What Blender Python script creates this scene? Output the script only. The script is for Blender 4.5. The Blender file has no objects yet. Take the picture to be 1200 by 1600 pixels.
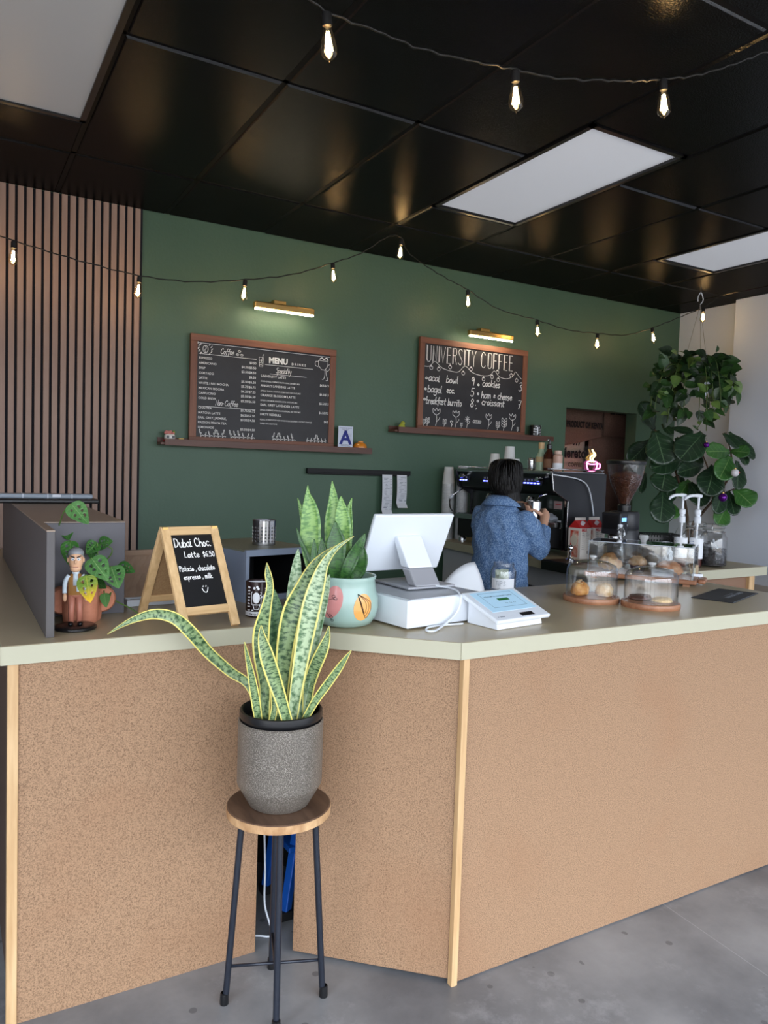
import bpy, bmesh, math, random
from mathutils import Vector, Matrix, noise
random.seed(7)
sc = bpy.context.scene
C = sc.collection
PI = math.pi

# ---------------------------------------------------------------- camera
cam_d = bpy.data.cameras.new('camera'); cam = bpy.data.objects.new('camera', cam_d); C.objects.link(cam)
yaw, pitch, roll = .52236, -.05726, .03311
fw = Vector((math.sin(yaw)*math.cos(pitch), math.cos(yaw)*math.cos(pitch), math.sin(pitch)))
rt = Vector((math.cos(yaw), -math.sin(yaw), 0)); upv = rt.cross(fw)
r2 = rt*math.cos(roll) + upv*math.sin(roll); u2 = upv*math.cos(roll) - rt*math.sin(roll)
m = Matrix((r2, u2, -fw)).transposed().to_4x4(); m.translation = (0, 0, 1.565)
cam.matrix_world = m
cam_d.sensor_fit = 'HORIZONTAL'; cam_d.sensor_width = 36; cam_d.lens = 1184.4/1200*36
cam_d.clip_start = .02
sc.camera = cam
# ---------------------------------------------------------------- world, exposure
w = bpy.data.worlds.new('sky'); sc.world = w; w.use_nodes = True
nt = w.node_tree; nt.nodes.clear()
bg = nt.nodes.new('ShaderNodeBackground'); wo = nt.nodes.new('ShaderNodeOutputWorld')
geo = nt.nodes.new('ShaderNodeTexCoord'); sep = nt.nodes.new('ShaderNodeSeparateXYZ'); rmp = nt.nodes.new('ShaderNodeValToRGB')
mpr = nt.nodes.new('ShaderNodeMapRange'); mpr.inputs[1].default_value = -1; mpr.inputs[2].default_value = 1
nt.links.new(geo.outputs['Generated'], sep.inputs[0]); nt.links.new(sep.outputs['Z'], mpr.inputs[0]); nt.links.new(mpr.outputs[0], rmp.inputs[0])
cr = rmp.color_ramp; cr.elements[0].position = .49; cr.elements[0].color = (.24, .235, .23, 1)      # pavement below the horizon
cr.elements[1].position = .52; cr.elements[1].color = (.42, .46, .52, 1)
e_ = cr.elements.new(1.0); e_.color = (1.25, 1.36, 1.5, 1)
nt.links.new(rmp.outputs[0], bg.inputs[0]); nt.links.new(bg.outputs[0], wo.inputs[0])
bg.inputs[1].default_value = SKY_STRENGTH = 9.6
sc.view_settings.view_transform = 'Standard'; sc.view_settings.look = 'None'
sc.view_settings.exposure = 0.15; sc.view_settings.gamma = 1; sc.view_settings.use_curve_mapping = False
sc.cycles.max_bounces = 10; sc.cycles.diffuse_bounces = 5; sc.cycles.transparent_max_bounces = 24
sc.cycles.sample_clamp_indirect = 6; sc.cycles.caustics_reflective = False; sc.cycles.caustics_refractive = False
try: sc.cycles.use_denoising = True
except Exception: pass
# portal in the shop front so that the sky's light is sampled through the panes
for nm, loc, rot, sx, sy in (('front_portal', (2.0, -1.32, 1.42), (PI/2, 0, 0), 7.4, 2.66), ('side_portal', (-1.82, .0, 1.42), (PI/2, 0, -PI/2), 2.4, 2.66)):
    pl = bpy.data.lights.new(nm, 'AREA'); pl.shape = 'RECTANGLE'; pl.size = sx; pl.size_y = sy
    po = bpy.data.objects.new(nm, pl); C.objects.link(po); po.location = loc; po.rotation_euler = rot; pl.cycles.is_portal = True

# ---------------------------------------------------------------- helpers
def S(r, g, b):
    f = lambda c: (c/255/12.92) if c/255 <= .04045 else ((c/255+.055)/1.055)**2.4
    return (f(r), f(g), f(b), 1)

def tag(o, label=None, cat=None, group=None, kind=None):
    if label: o['label'] = label
    if cat: o['category'] = cat
    if group: o['group'] = group
    if kind: o['kind'] = kind
    return o

def thing(name, label, cat, loc=(0, 0, 0), rotz=0, group=None):
    o = bpy.data.objects.new(name, None); C.objects.link(o); o.empty_display_size = .05
    o.location = loc; o.rotation_euler = (0, 0, rotz)
    return tag(o, label, cat, group)

def root_of(o):
    while o.parent: o = o.parent
    return o

def dup(root, loc, rotz=0, label=None, group=None):
    r = root.copy(); C.objects.link(r); r.location = loc; r.rotation_euler = (0, 0, rotz)
    if label: r['label'] = label
    if group: r['group'] = group
    for ch in list(root.children):
        c = ch.copy(); C.objects.link(c); c.parent = r
        for g in ch.children:
            d = g.copy(); C.objects.link(d); d.parent = c
    return r

def frame_of(d):
    d = Vector(d).normalized(); a = Vector((0, 0, 1)) if abs(d.z) < .9 else Vector((1, 0, 0))
    u = d.cross(a).normalized(); return u, d.cross(u).normalized()

def smooth_pts(pts, k=4, closed=False):
    P = [Vector(p) for p in pts]; n = len(P); out = []
    if n < 3: return P
    rng = n if closed else n-1
    for i in range(rng):
        if closed: a, b, c, d = P[i-1], P[i], P[(i+1) % n], P[(i+2) % n]
        else: a, b, c, d = P[max(i-1, 0)], P[i], P[i+1], P[min(i+2, n-1)]
        for j in range(k):
            t = j/k
            out.append(.5*((2*b)+(c-a)*t+(2*a-5*b+4*c-d)*t*t+(3*b-a-3*c+d)*t**3))
    if not closed: out.append(P[-1])
    return out

BUILT = []
class MB:
    def __init__(s): s.v = []; s.f = []; s.uv = {}; s.M = None
    def at(s, M): s.M = M; return s
    def pt(s, p):
        p = Vector(p)
        if s.M is not None: p = s.M @ p
        s.v.append(p); return len(s.v)-1
    def box(s, x0, x1, y0, y1, z0, z1):
        i = [s.pt(p) for p in ((x0, y0, z0), (x1, y0, z0), (x1, y1, z0), (x0, y1, z0), (x0, y0, z1), (x1, y0, z1), (x1, y1, z1), (x0, y1, z1))]
        for q in ((0, 3, 2, 1), (4, 5, 6, 7), (0, 1, 5, 4), (1, 2, 6, 5), (2, 3, 7, 6), (3, 0, 4, 7)): s.f.append([i[k] for k in q])
        return s
    def bar(s, a, b, w, h, up=(0, 0, 1)):
        a, b = Vector(a), Vector(b); d = (b-a).normalized(); u = d.cross(Vector(up)).normalized(); v = u.cross(d)
        i = [s.pt(p+u*sx*w/2+v*sy*h/2) for p in (a, b) for sx, sy in ((-1, -1), (1, -1), (1, 1), (-1, 1))]
        for q in ((0, 1, 2, 3), (7, 6, 5, 4), (0, 4, 5, 1), (1, 5, 6, 2), (2, 6, 7, 3), (3, 7, 4, 0)): s.f.append([i[k] for k in q])
        return s
    def prism(s, poly, z0, z1):
        n = len(poly); a = [s.pt((x, y, z0)) for x, y in poly]; b = [s.pt((x, y, z1)) for x, y in poly]
        s.f.append(a[::-1]); s.f.append(b)
        for k in range(n): s.f.append([a[k], a[(k+1) % n], b[(k+1) % n], b[k]])
        return s
    def tube(s, pts, r, n=8, closed=False, caps=True):
        P = [Vector(p) for p in pts]; m_ = len(P); R = r if isinstance(r, (list, tuple)) else [r]*m_
        u = None; rings = []
        for k in range(m_):
            if closed: d = P[(k+1) % m_]-P[k-1]
            else: d = P[min(k+1, m_-1)]-P[max(k-1, 0)]
            if d.length < 1e-9: d = Vector((0, 0, 1))
            d.normalize()
            if u is None: u, _ = frame_of(d)
            u = (u-d*u.dot(d)); u = u.normalized() if u.length > 1e-6 else frame_of(d)[0]
            v = d.cross(u)
            rings.append([s.pt(P[k]+(u*math.cos(2*PI*j/n)+v*math.sin(2*PI*j/n))*R[k]) for j in range(n)])
        for k in range(m_ if closed else m_-1):
            A, B = rings[k], rings[(k+1) % m_]
            for j in range(n): s.f.append([A[j], A[(j+1) % n], B[(j+1) % n], B[j]])
        if caps and not closed: s.f.append(rings[0][::-1]); s.f.append(rings[-1])
        return s
    def lathe(s, prof, n=24, c=(0, 0, 0), sx=1, sy=1):
        rings = []
        for r, z in prof:
            if r < 1e-6: rings.append([s.pt((c[0], c[1], c[2]+z))])
            else: rings.append([s.pt((c[0]+r*sx*math.cos(2*PI*j/n), c[1]+r*sy*math.sin(2*PI*j/n), c[2]+z)) for j in range(n)])
        for A, B in zip(rings, rings[1:]):
            for j in range(n):
                k = (j+1) % n
                if len(A) == 1 and len(B) == 1: continue
                if len(A) == 1: s.f.append([A[0], B[k], B[j]])
                elif len(B) == 1: s.f.append([A[j], A[k], B[0]])
                else: s.f.append([A[j], A[k], B[k], B[j]])
        return s
    def sphere(s, c, r, nu=16, nv=10):
        if not isinstance(r, (tuple, list)): r = (r, r, r)
        rings = []
        for i in range(nv+1):
            a = -PI/2+PI*i/nv
            if i in (0, nv): rings.append([s.pt((c[0], c[1], c[2]+r[2]*math.sin(a)))])
            else: rings.append([s.pt((c[0]+r[0]*math.cos(a)*math.cos(2*PI*j/nu), c[1]+r[1]*math.cos(a)*math.sin(2*PI*j/nu), c[2]+r[2]*math.sin(a))) for j in range(nu)])
        for A, B in zip(rings, rings[1:]):
            for j in range(nu):
                k = (j+1) % nu
                if len(A) == 1: s.f.append([A[0], B[k], B[j]])
                elif len(B) == 1: s.f.append([A[j], A[k], B[0]])
                else: s.f.append([A[j], A[k], B[k], B[j]])
        return s
    def grid(s, rows, closed=False, uvs=None):
        I = []
        for a, row in enumerate(rows):
            r_ = []
            for b, p in enumerate(row):
                i = s.pt(p); r_.append(i)
                if uvs: s.uv[i] = uvs[a][b]
            I.append(r_)
        for A, B in zip(I, I[1:]):
            n = len(A)
            for j in range(n if closed else n-1): s.f.append([A[j], A[(j+1) % n], B[(j+1) % n], B[j]])
        return s
    def face(s, pts): s.f.append([s.pt(p) for p in pts]); return s
    def ribbon(s, pts, wd, nrm, taper=False):
        """flat painted stroke lying in the plane with normal nrm"""
        P = [Vector(p) for p in pts]; nrm = Vector(nrm); L = []; n = len(P)
        for k in range(n):
            d = (P[min(k+1, n-1)]-P[max(k-1, 0)])
            if d.length < 1e-9: d = Vector((1, 0, 0))
            d.normalize(); q = nrm.cross(d)*wd/2
            e = d*wd*.35*(-1 if k == 0 else (1 if k == n-1 else 0))
            L.append((s.pt(P[k]+q+e), s.pt(P[k]-q+e)))
        for A, B in zip(L, L[1:]): s.f.append([A[0], A[1], B[1], B[0]])
        return s
    def build(s, name, mat, parent=None, smooth=False, bevel=0, loc=None, world=False, solid=0, seg=2, subsurf=0, label=None):
        me = bpy.data.meshes.new(name)
        off = Vector((0, 0, 0))
        if loc is not None: off = Vector(loc)
        elif world and parent is not None: off = Vector(root_of(parent).location)
        me.from_pydata([tuple(p-off) for p in s.v], [], s.f)
        if s.uv:
            ul = me.uv_layers.new(name='UVMap')
            for lp in me.loops:
                ul.data[lp.index].uv = s.uv.get(lp.vertex_index, (.5, .5))
        me.materials.append(mat)
        BUILT.append(None)
        if smooth:
            for p in me.polygons: p.use_smooth = True
        me.validate()
        o = bpy.data.objects.new(name, me); C.objects.link(o); BUILT[-1] = (name, o)
        if parent is not None: o.parent = parent
        elif loc is not None: o.location = loc
        if smooth == 'auto':
            bm = bmesh.new(); bm.from_mesh(me)
            bmesh.ops.remove_doubles(bm, verts=bm.verts, dist=1e-5)
            for e in bm.edges:
                if len(e.link_faces) == 2 and e.calc_face_angle(0) > math.radians(38): e.smooth = False
            bm.to_mesh(me); bm.free()
        if bevel:
            b = o.modifiers.new('bevel', 'BEVEL'); b.width = bevel; b.segments = seg; b.limit_method = 'ANGLE'; b.angle_limit = math.radians(40)
        if solid:
            b = o.modifiers.new('solid', 'SOLIDIFY'); b.thickness = solid; b.offset = 0
        if subsurf:
            b = o.modifiers.new('sub', 'SUBSURF'); b.levels = subsurf; b.render_levels = subsurf
        if label: o['label'] = label
        return o

def text_into(mb, body, size, org, u, v, align='LEFT', xs=1.0, shear=0, bold=0, lift=0):
    cu = bpy.data.curves.new('t', 'FONT'); cu.body = body; cu.size = size; cu.align_x = align; cu.shear = shear; cu.offset = bold*size*1.6
    cu.resolution_u = 2
    o = bpy.data.objects.new('t', cu); C.objects.link(o)
    dg = bpy.context.evaluated_depsgraph_get()
    me = bpy.data.meshes.new_from_object(o.evaluated_get(dg))
    org, u, v = Vector(org), Vector(u), Vector(v)
    base = len(mb.v)
    for p in me.vertices: mb.pt(org+u*p.co.x*xs+v*p.co.y+u.cross(v)*lift)
    for p in me.polygons: mb.f.append([base+i for i in p.vertices])
    bpy.data.objects.remove(o); bpy.data.curves.remove(cu); bpy.data.meshes.remove(me)

# single-line pen letters: baseline 0, x height 4, caps 7; strokes are smoothed unless they start with '|'
G = {
 'a': ['3 3.4 1.5 4 0 2 1.2 0 3 1.6', '3 4 2.9 1.2 3.8 0'], 'b': ['.3 7 .2 0', '.2 2.6 1.8 4 3.2 2 1.8 0 .2 1'], 'c': ['3 3.4 1.4 4 0 2 1.4 0 3.2 .8'],
 'd': ['3 3 1.5 4 0 2 1.2 0 3 1.4', '3.1 7 3 0'], 'e': ['.2 2 3 2.4 1.7 4 0 2 1.5 0 3.4 .8'], 'f': ['3 6.4 1.8 7 1.3 5 1.2 -1.5', '0 3.6 2.8 3.8'],
 'g': ['3 3.2 1.5 4 0 2 1.4 0 3 1.8', '3.1 4 3 -1.6 1.4 -3 0 -1.8'], 'h': ['.3 7 .2 0', '.2 2 1.8 4 3 2.6 3.1 0'], 'i': ['.6 4 .5 .6 1.4 0', '|.6 5.6 .7 5.9'],
 'j': ['1 4 .9 -2 -.6 -2.4', '|1 5.6 1.1 5.9'], 'k': ['.3 7 .2 0', '|3 4 .3 1.9 3.2 0'], 'l': ['.5 7 .4 1 1.4 0'], 'm': ['.1 4 .1 0', '.1 2.4 1.2 4 2 2.6 2 0', '2 2.4 3.2 4 4 2.6 4.1 0'],
 'n': ['.1 4 .1 0', '.1 2.2 1.7 4 2.9 2.6 3 0'], 'o': ['1.6 4 0 2.2 1.4 0 3.1 1.8 1.6 4'], 'p': ['.2 4 .1 -3', '.2 2.8 1.9 4 3.2 2.2 1.8 .2 .2 1'],
 'r': ['.2 4 .2 0', '.2 2.4 1.2 3.8 2.5 3.6'], 's': ['2.6 3.4 1.2 4 .3 3 2.4 1.2 1.4 0 0 .6'], 't': ['1.2 6.2 1.1 1 2.4 0', '|0 4 2.6 4.1'],
 'u': ['.1 4 .2 1 1.4 0 2.9 1.6', '3 4 3.1 0'], 'w': ['0 4 .6 .6 1.2 0 2 2.6 2.8 .1 3.6 1 4 4'], 'y': ['.1 4 .6 1.8 2.8 1.6', '3 4 2.8 -1.6 1.2 -3 0 -2'], 'v': ['|0 4 1.5 0 3 4'],
 'D': ['|.4 7 .3 0', '.4 7 3.2 6.4 4.2 3.4 2.6 .6 .2 0'], 'C': ['3.6 5.8 2 7 .2 4.4 .8 1 2.6 0 3.8 1'], 'L': ['|.3 7 .2 .1 2.8 0'], 'P': ['|.3 7 .2 0', '.3 7 2.6 6.6 2.8 4.2 .3 3.6'], 'N': ['|.2 0 .2 7 3.2 0 3.2 7'],
 'U': ['|.2 7 .2 1 1 0 2.4 0 3.2 1 3.2 7'], 'I': ['|.4 0 .4 7'], 'V': ['|0 7 1.6 0 3.2 7'], 'E': ['|3 7 .2 7 .2 0 3 0', '|.2 3.7 2.6 3.7'], 'R': ['|.2 0 .2 7 2.6 7 3 6 3 4.6 2.4 3.8 .2 3.8', '|1.6 3.8 3.2 0'],
 'S': ['3 6.2 1.6 7 .3 5.4 3 1.8 1.8 0 .1 .8'], 'T': ['|0 7 3.2 7', '|1.6 7 1.6 0'], 'Y': ['|0 7 1.6 3.6 3.2 7', '|1.6 3.6 1.6 0'], 'O': ['|1 0 .2 1 .2 6 1 7 2.4 7 3.2 6 3.2 1 2.4 0 1 0'], 'F': ['|3 7 .2 7 .2 0', '|.2 3.7 2.5 3.7'],
 'K': ['|.2 7 .2 0', '|3 7 .2 3.4 3.2 0'],
 '0': ['1.6 7 .1 3.6 1.5 0 3 3.4 1.6 7'], '3': ['.2 6.2 1.8 7 2.6 5.4 1.2 3.9 2.9 2 1.6 0 0 .8'], '4': ['|2.2 0 2.2 7 0 2.2 3.2 2.2'], '5': ['|3 7 .6 7 .4 4', '.4 4 2.2 4.4 3 2 1.6 0 0 .8'],
 '6': ['2.6 6.8 .8 5 .2 2 1.6 0 2.8 1.6 1.8 3.4 .3 2.2'], '7': ['|.1 7 3 7 1.2 0', '|.8 3.6 2.6 3.6'], '8': ['1.6 3.8 .4 5.4 1.6 7 2.8 5.4 1.6 3.8 .1 1.8 1.6 0 3 1.8 1.6 3.8'], '9': ['2.8 5.4 1.5 7 .2 5.2 1.4 3.6 2.8 5.4 2.6 0'],
 '$': ['2.8 5.6 1.4 6.4 .3 5 2.6 2.4 1.6 .8 .1 1.4', '|1.6 7.4 1.3 -.4'], '.': ['|.3 .1 .5 .3'], ',': ['.5 .4 .1 -1.2'], '&': ['3 3 1.4 4.2 .6 3 2 2.4 .4 1.4 1.6 .2 3.2 .8'], '-': ['|0 2.6 2 2.6'], '*': ['1 2.6 .2 2 .6 1.2 1.4 1.4 1.6 2.2 1 2.6'], "'": ['|.3 7 .1 5.6'],
}
GW = {'i': 1.7, 'l': 1.7, 'I': .9, '.': 1.2, ',': 1.4, 'm': 5, 'w': 4.8, 'D': 5, 'C': 4.6, 'f': 3, 't': 3, 'r': 3, '*': 2.4, "'": 1}
def pen(mb, body, org, u, v, size, wd, gap=.9, xs=1.0, jit=0.0):
    """write body with flat pen strokes; size = height of one capital"""
    org, u, v = Vector(org), Vector(u).normalized(), Vector(v).normalized(); n = u.cross(v); k = size/7; x = 0
    for ch in body:
        if ch == ' ': x += 3.0; continue
        jy = random.uniform(-jit, jit)
        for st in G.get(ch, []):
            raw = st.lstrip('|').split(); pts = [(float(raw[i]), float(raw[i+1])) for i in range(0, len(raw), 2)]
            P = [Vector((a, b, 0)) for a, b in pts]
            if not st.startswith('|'): P = smooth_pts(P, 4)
            mb.ribbon([org+u*(x+p.x)*k*xs+v*(p.y+jy)*k for p in P], wd, n)
        x += GW.get(ch, 3.4)+gap
    return x*k*xs

# ---------------------------------------------------------------- materials
MATS = {}
def mat(name, col, rough=.5, metal=0, spec=.5, col2=None, nscale=8, ndet=3, stretch=(1, 1, 1), namt=1.0, lo=.35, hi=.65,
        bump=0, bscale=60, bstretch=(1, 1, 1), rough2=None, emit=None, estr=0, coat=0, sheen=0, trans=0, sss=0, coords='Object'):
    if name in MATS: return MATS[name]
    m_ = bpy.data.materials.new(name); m_.use_nodes = True; nt = m_.node_tree; b = nt.nodes['Principled BSDF']
    b.inputs['Base Color'].default_value = col; b.inputs['Roughness'].default_value = rough; b.inputs['Metallic'].default_value = metal
    b.inputs['Specular IOR Level'].default_value = spec
    if coat: b.inputs['Coat Weight'].default_value = coat; b.inputs['Coat Roughness'].default_value = .08
    if sheen: b.inputs['Sheen Weight'].default_value = sheen
    if trans: b.inputs['Transmission Weight'].default_value = trans
    if sss: b.inputs['Subsurface Weight'].default_value = sss; b.inputs['Subsurface Radius'].default_value = (.02, .01, .006); b.inputs['Subsurface Scale'].default_value = .5
    if emit: b.inputs['Emission Color'].default_value = emit; b.inputs['Emission Strength'].default_value = estr
    def vec(st):
        tc = nt.nodes.new('ShaderNodeTexCoord'); mp = nt.nodes.new('ShaderNodeMapping'); mp.inputs['Scale'].default_value = st
        nt.links.new(tc.outputs[coords], mp.inputs[0]); return mp.outputs[0]
    if col2:
        n = nt.nodes.new('ShaderNodeTexNoise'); n.inputs['Scale'].default_value = nscale; n.inputs['Detail'].default_value = ndet; n.inputs['Roughness'].default_value = .6
        nt.links.new(vec(stretch), n.inputs['Vector'])
        r = nt.nodes.new('ShaderNodeValToRGB'); r.color_ramp.elements[0].position = lo; r.color_ramp.elements[1].position = hi
        r.color_ramp.elements[0].color = col; r.color_ramp.elements[1].color = tuple(col[i]+(col2[i]-col[i])*namt for i in range(4))
        nt.links.new(n.outputs[0], r.inputs[0]); nt.links.new(r.outputs[0], b.inputs['Base Color'])
        if rough2 is not None:
            rr = nt.nodes.new('ShaderNodeMapRange'); rr.inputs[1].default_value = lo; rr.inputs[2].default_value = hi; rr.inputs[3].default_value = rough; rr.inputs[4].default_value = rough2
            nt.links.new(n.outputs[0], rr.inputs[0]); nt.links.new(rr.outputs[0], b.inputs['Roughness'])
    if bump:
        n2 = nt.nodes.new('ShaderNodeTexNoise'); n2.inputs['Scale'].default_value = bscale; n2.inputs['Detail'].default_value = 3
        nt.links.new(vec(bstretch), n2.inputs['Vector'])
        bp = nt.nodes.new('ShaderNodeBump'); bp.inputs['Strength'].default_value = bump; bp.inputs['Distance'].default_value = .01
        nt.links.new(n2.outputs[0], bp.inputs['Height']); nt.links.new(bp.outputs[0], b.inputs['Normal'])
    MATS[name] = m_; return m_

def wood(name, col, col2, axis='Z', scale=14, rough=.5, bump=.05, bands=6):
    if name in MATS: return MATS[name]
    st = {'X': (.07, 1, 1), 'Y': (1, .07, 1), 'Z': (1, 1, .07)}[axis]
    m_ = mat(name, col, rough, col2=col2, nscale=scale*3, ndet=5, stretch=st, lo=.3, hi=.7, bump=bump, bscale=scale*8, bstretch=st)
    return m_

def glass(name, tint=(1, 1, 1, 1), refl=1.0, rough=.02):
    """thin clear glass: sees through, mirrors at a slant"""
    if name in MATS: return MATS[name]
    m_ = bpy.data.materials.new(name); m_.use_nodes = True; nt = m_.node_tree; nt.nodes.clear()
    o = nt.nodes.new('ShaderNodeOutputMaterial'); mx = nt.nodes.new('ShaderNodeMixShader'); t = nt.nodes.new('ShaderNodeBsdfTransparent'); g = nt.nodes.new('ShaderNodeBsdfGlossy')
    lw = nt.nodes.new('ShaderNodeLayerWeight'); lw.inputs['Blend'].default_value = .5
    pw = nt.nodes.new('ShaderNodeMath'); pw.operation = 'POWER'; pw.inputs[1].default_value = 4.0; mt = nt.nodes.new('ShaderNodeMath'); mt.operation = 'MULTIPLY_ADD'; mt.inputs[1].default_value = .55*refl; mt.inputs[2].default_value = .045*refl
    t.inputs[0].default_value = tint; g.inputs['Roughness'].default_value = rough; g.inputs[0].default_value = (1, 1, 1, 1)
    em = nt.nodes.new('ShaderNodeMix'); em.data_type = 'RGBA'; em.inputs[6].default_value = tint; em.inputs[7].default_value = tuple(c*.66 for c in tint[:3])+(1,)
    p3 = nt.nodes.new('ShaderNodeMath'); p3.operation = 'POWER'; p3.inputs[1].default_value = 3.0; nt.links.new(lw.outputs['Facing'], p3.inputs[0]); nt.links.new(p3.outputs[0], em.inputs[0]); nt.links.new(em.outputs[2], t.inputs[0])
    nt.links.new(lw.outputs['Facing'], pw.inputs[0]); nt.links.new(pw.outputs[0], mt.inputs[0]); nt.links.new(mt.outputs[0], mx.inputs[0]); nt.links.new(t.outputs[0], mx.inputs[1]); nt.links.new(g.outputs[0], mx.inputs[2]); nt.links.new(mx.outputs[0], o.inputs[0])
    MATS[name] = m_; return m_

white_paint = mat('white_wall_paint', S(236, 241, 252), .7, bump=.05, bscale=40)
green_paint = mat('green_wall_paint', S(77, 105, 84), .5, col2=S(83, 110, 89), nscale=1.4, bump=.12, bscale=55)
black_gloss = mat('black_plastic', S(18, 18, 20), .3)
black_matte = mat('black_matte', S(16, 16, 18), .6)
steel = mat('stainless_steel', S(190, 190, 192), .22, 1)
chrome = mat('chrome', S(225, 225, 228), .07, 1)
white_plastic = mat('white_plastic', S(226, 231, 238), .32)
white_paper = mat('white_paper', S(232, 235, 240), .8)
clear = glass('clear_glass')
solid_glass = mat('solid_glass', (.9, .92, .93, 1), .04, trans=.55)
acrylic = glass('clear_acrylic', (.97, .985, .99, 1), 2.4, .03)
# world coordinates of the plants and of the barista's joints
SNAKE = [[((0.7938, 2.061, 0.8425), 0.0092), ((0.7647, 2.0944, 0.9188), 0.0128), ((0.7158, 2.1135, 0.9574), 0.0156), ((0.6516, 2.1199, 1.0189), 0.0174), ((0.5988, 2.1082, 1.0816), 0.0192), ((0.5527, 2.1146, 1.1258), 0.0174), ((0.5035, 2.1322, 1.1386), 0.0147), ((0.4548, 2.1479, 1.1264), 0.0101), ((0.4111, 2.1599, 1.1039), 0.0046), ((0.3801, 2.1649, 1.0839), 0.0007)], [((0.7483, 1.961, 0.8568), 0.011), ((0.7371, 1.9601, 0.92), 0.0128), ((0.7244, 1.9601, 0.9843), 0.0101), ((0.7102, 1.9607, 1.0445), 0.0055), ((0.7008, 1.9569, 1.0799), 0.0007)], [((0.8116, 1.9014, 0.8556), 0.0147), ((0.7925, 1.9051, 0.9197), 0.0165), ((0.769, 1.9118, 0.9918), 0.0201), ((0.7487, 1.9161, 1.0547), 0.0192), ((0.7381, 1.9254, 1.1029), 0.0092), ((0.7366, 1.928, 1.1289), 0.0007)], [((0.771, 1.9704, 0.8471), 0.0128), ((0.771, 1.9771, 0.9475), 0.0165), ((0.7581, 1.9791, 1.0394), 0.022), ((0.7596, 1.9823, 1.102), 0.0229), ((0.7668, 1.9709, 1.1668), 0.0147), ((0.7761, 1.9693, 1.224), 0.0101), ((0.7714, 1.9745, 1.2612), 0.0092), ((0.7683, 1.9784, 1.293), 0.0007)], [((0.8475, 2.029, 0.8259), 0.0147), ((0.848, 2.0465, 0.9201), 0.022), ((0.8447, 2.0559, 1.0327), 0.0275), ((0.8398, 2.0643, 1.1171), 0.0238), ((0.8333, 2.0717, 1.1732), 0.011), ((0.83, 2.0755, 1.2012), 0.0011)], [((0.8537, 1.9916, 0.8384), 0.0147), ((0.8608, 2.0076, 0.9668), 0.0183), ((0.8695, 2.0226, 1.0946), 0.0211), ((0.8783, 2.0351, 1.1861), 0.022), ((0.8832, 2.0373, 1.2611), 0.0147), ((0.8864, 2.0381, 1.3024), 0.0073), ((0.888, 2.0386, 1.323), 0.0007)], [((0.816, 1.9672, 0.8399), 0.0147), ((0.8223, 1.9716, 0.9615), 0.0201), ((0.8263, 1.9645, 1.0638), 0.0256), ((0.842, 1.9615, 1.1545), 0.0275), ((0.8679, 1.9622, 1.2169), 0.0201), ((0.903, 1.9691, 1.2768), 0.0128), ((0.9402, 1.9732, 1.3122), 0.0064), ((0.9734, 1.9671, 1.3362), 0.0007)], [((0.8365, 1.9328, 0.8478), 0.0147), ((0.845, 1.9233, 0.9534), 0.0183), ((0.8595, 1.9119, 1.0814), 0.0238), ((0.8749, 1.9089, 1.1709), 0.0266), ((0.8946, 1.9135, 1.2375), 0.022), ((0.916, 1.9165, 1.294), 0.0128), ((0.9545, 1.9203, 1.3361), 0.0064), ((1.0062, 1.9157, 1.3685), 0.0007)], [((0.8649, 1.9619, 0.8366), 0.0147), ((0.8808, 1.9602, 0.9487), 0.0183), ((0.9056, 1.9652, 1.0661), 0.022), ((0.929, 1.9693, 1.1567), 0.0201), ((0.9477, 1.9737, 1.211), 0.0128), ((0.959, 1.9701, 1.2541), 0.0009)], [((0.8888, 1.9492, 0.8521), 0.011), ((0.8935, 1.9517, 0.9309), 0.0165), ((0.9052, 1.9376, 0.9945), 0.0183), ((0.9199, 1.9211, 1.0468), 0.0165), ((0.9309, 1.9171, 1.0834), 0.0092), ((0.9356, 1.9165, 1.1144), 0.0007)], [((0.8677, 1.9153, 0.8543), 0.0092), ((0.8916, 1.8939, 0.9141), 0.011), ((0.9151, 1.872, 0.9627), 0.0119), ((0.9385, 1.8502, 1.0108), 0.0101), ((0.9508, 1.8336, 1.0423), 0.0055), ((0.9631, 1.8279, 1.0621), 0.0007)], [((0.7755, 1.9335, 0.8524), 0.0092), ((0.7832, 1.9319, 0.8952), 0.0092), ((0.7801, 1.9372, 0.9482), 0.0073), ((0.7755, 1.9434, 1.0011), 0.0009)], [((0.8109, 1.9938, 0.8492), 0.0092), ((0.8363, 1.986, 0.9525), 0.011), ((0.8562, 1.9684, 1.0327), 0.011), ((0.8751, 1.9617, 1.0971), 0.0073), ((0.8925, 1.9559, 1.1614), 0.0018)]]
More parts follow.
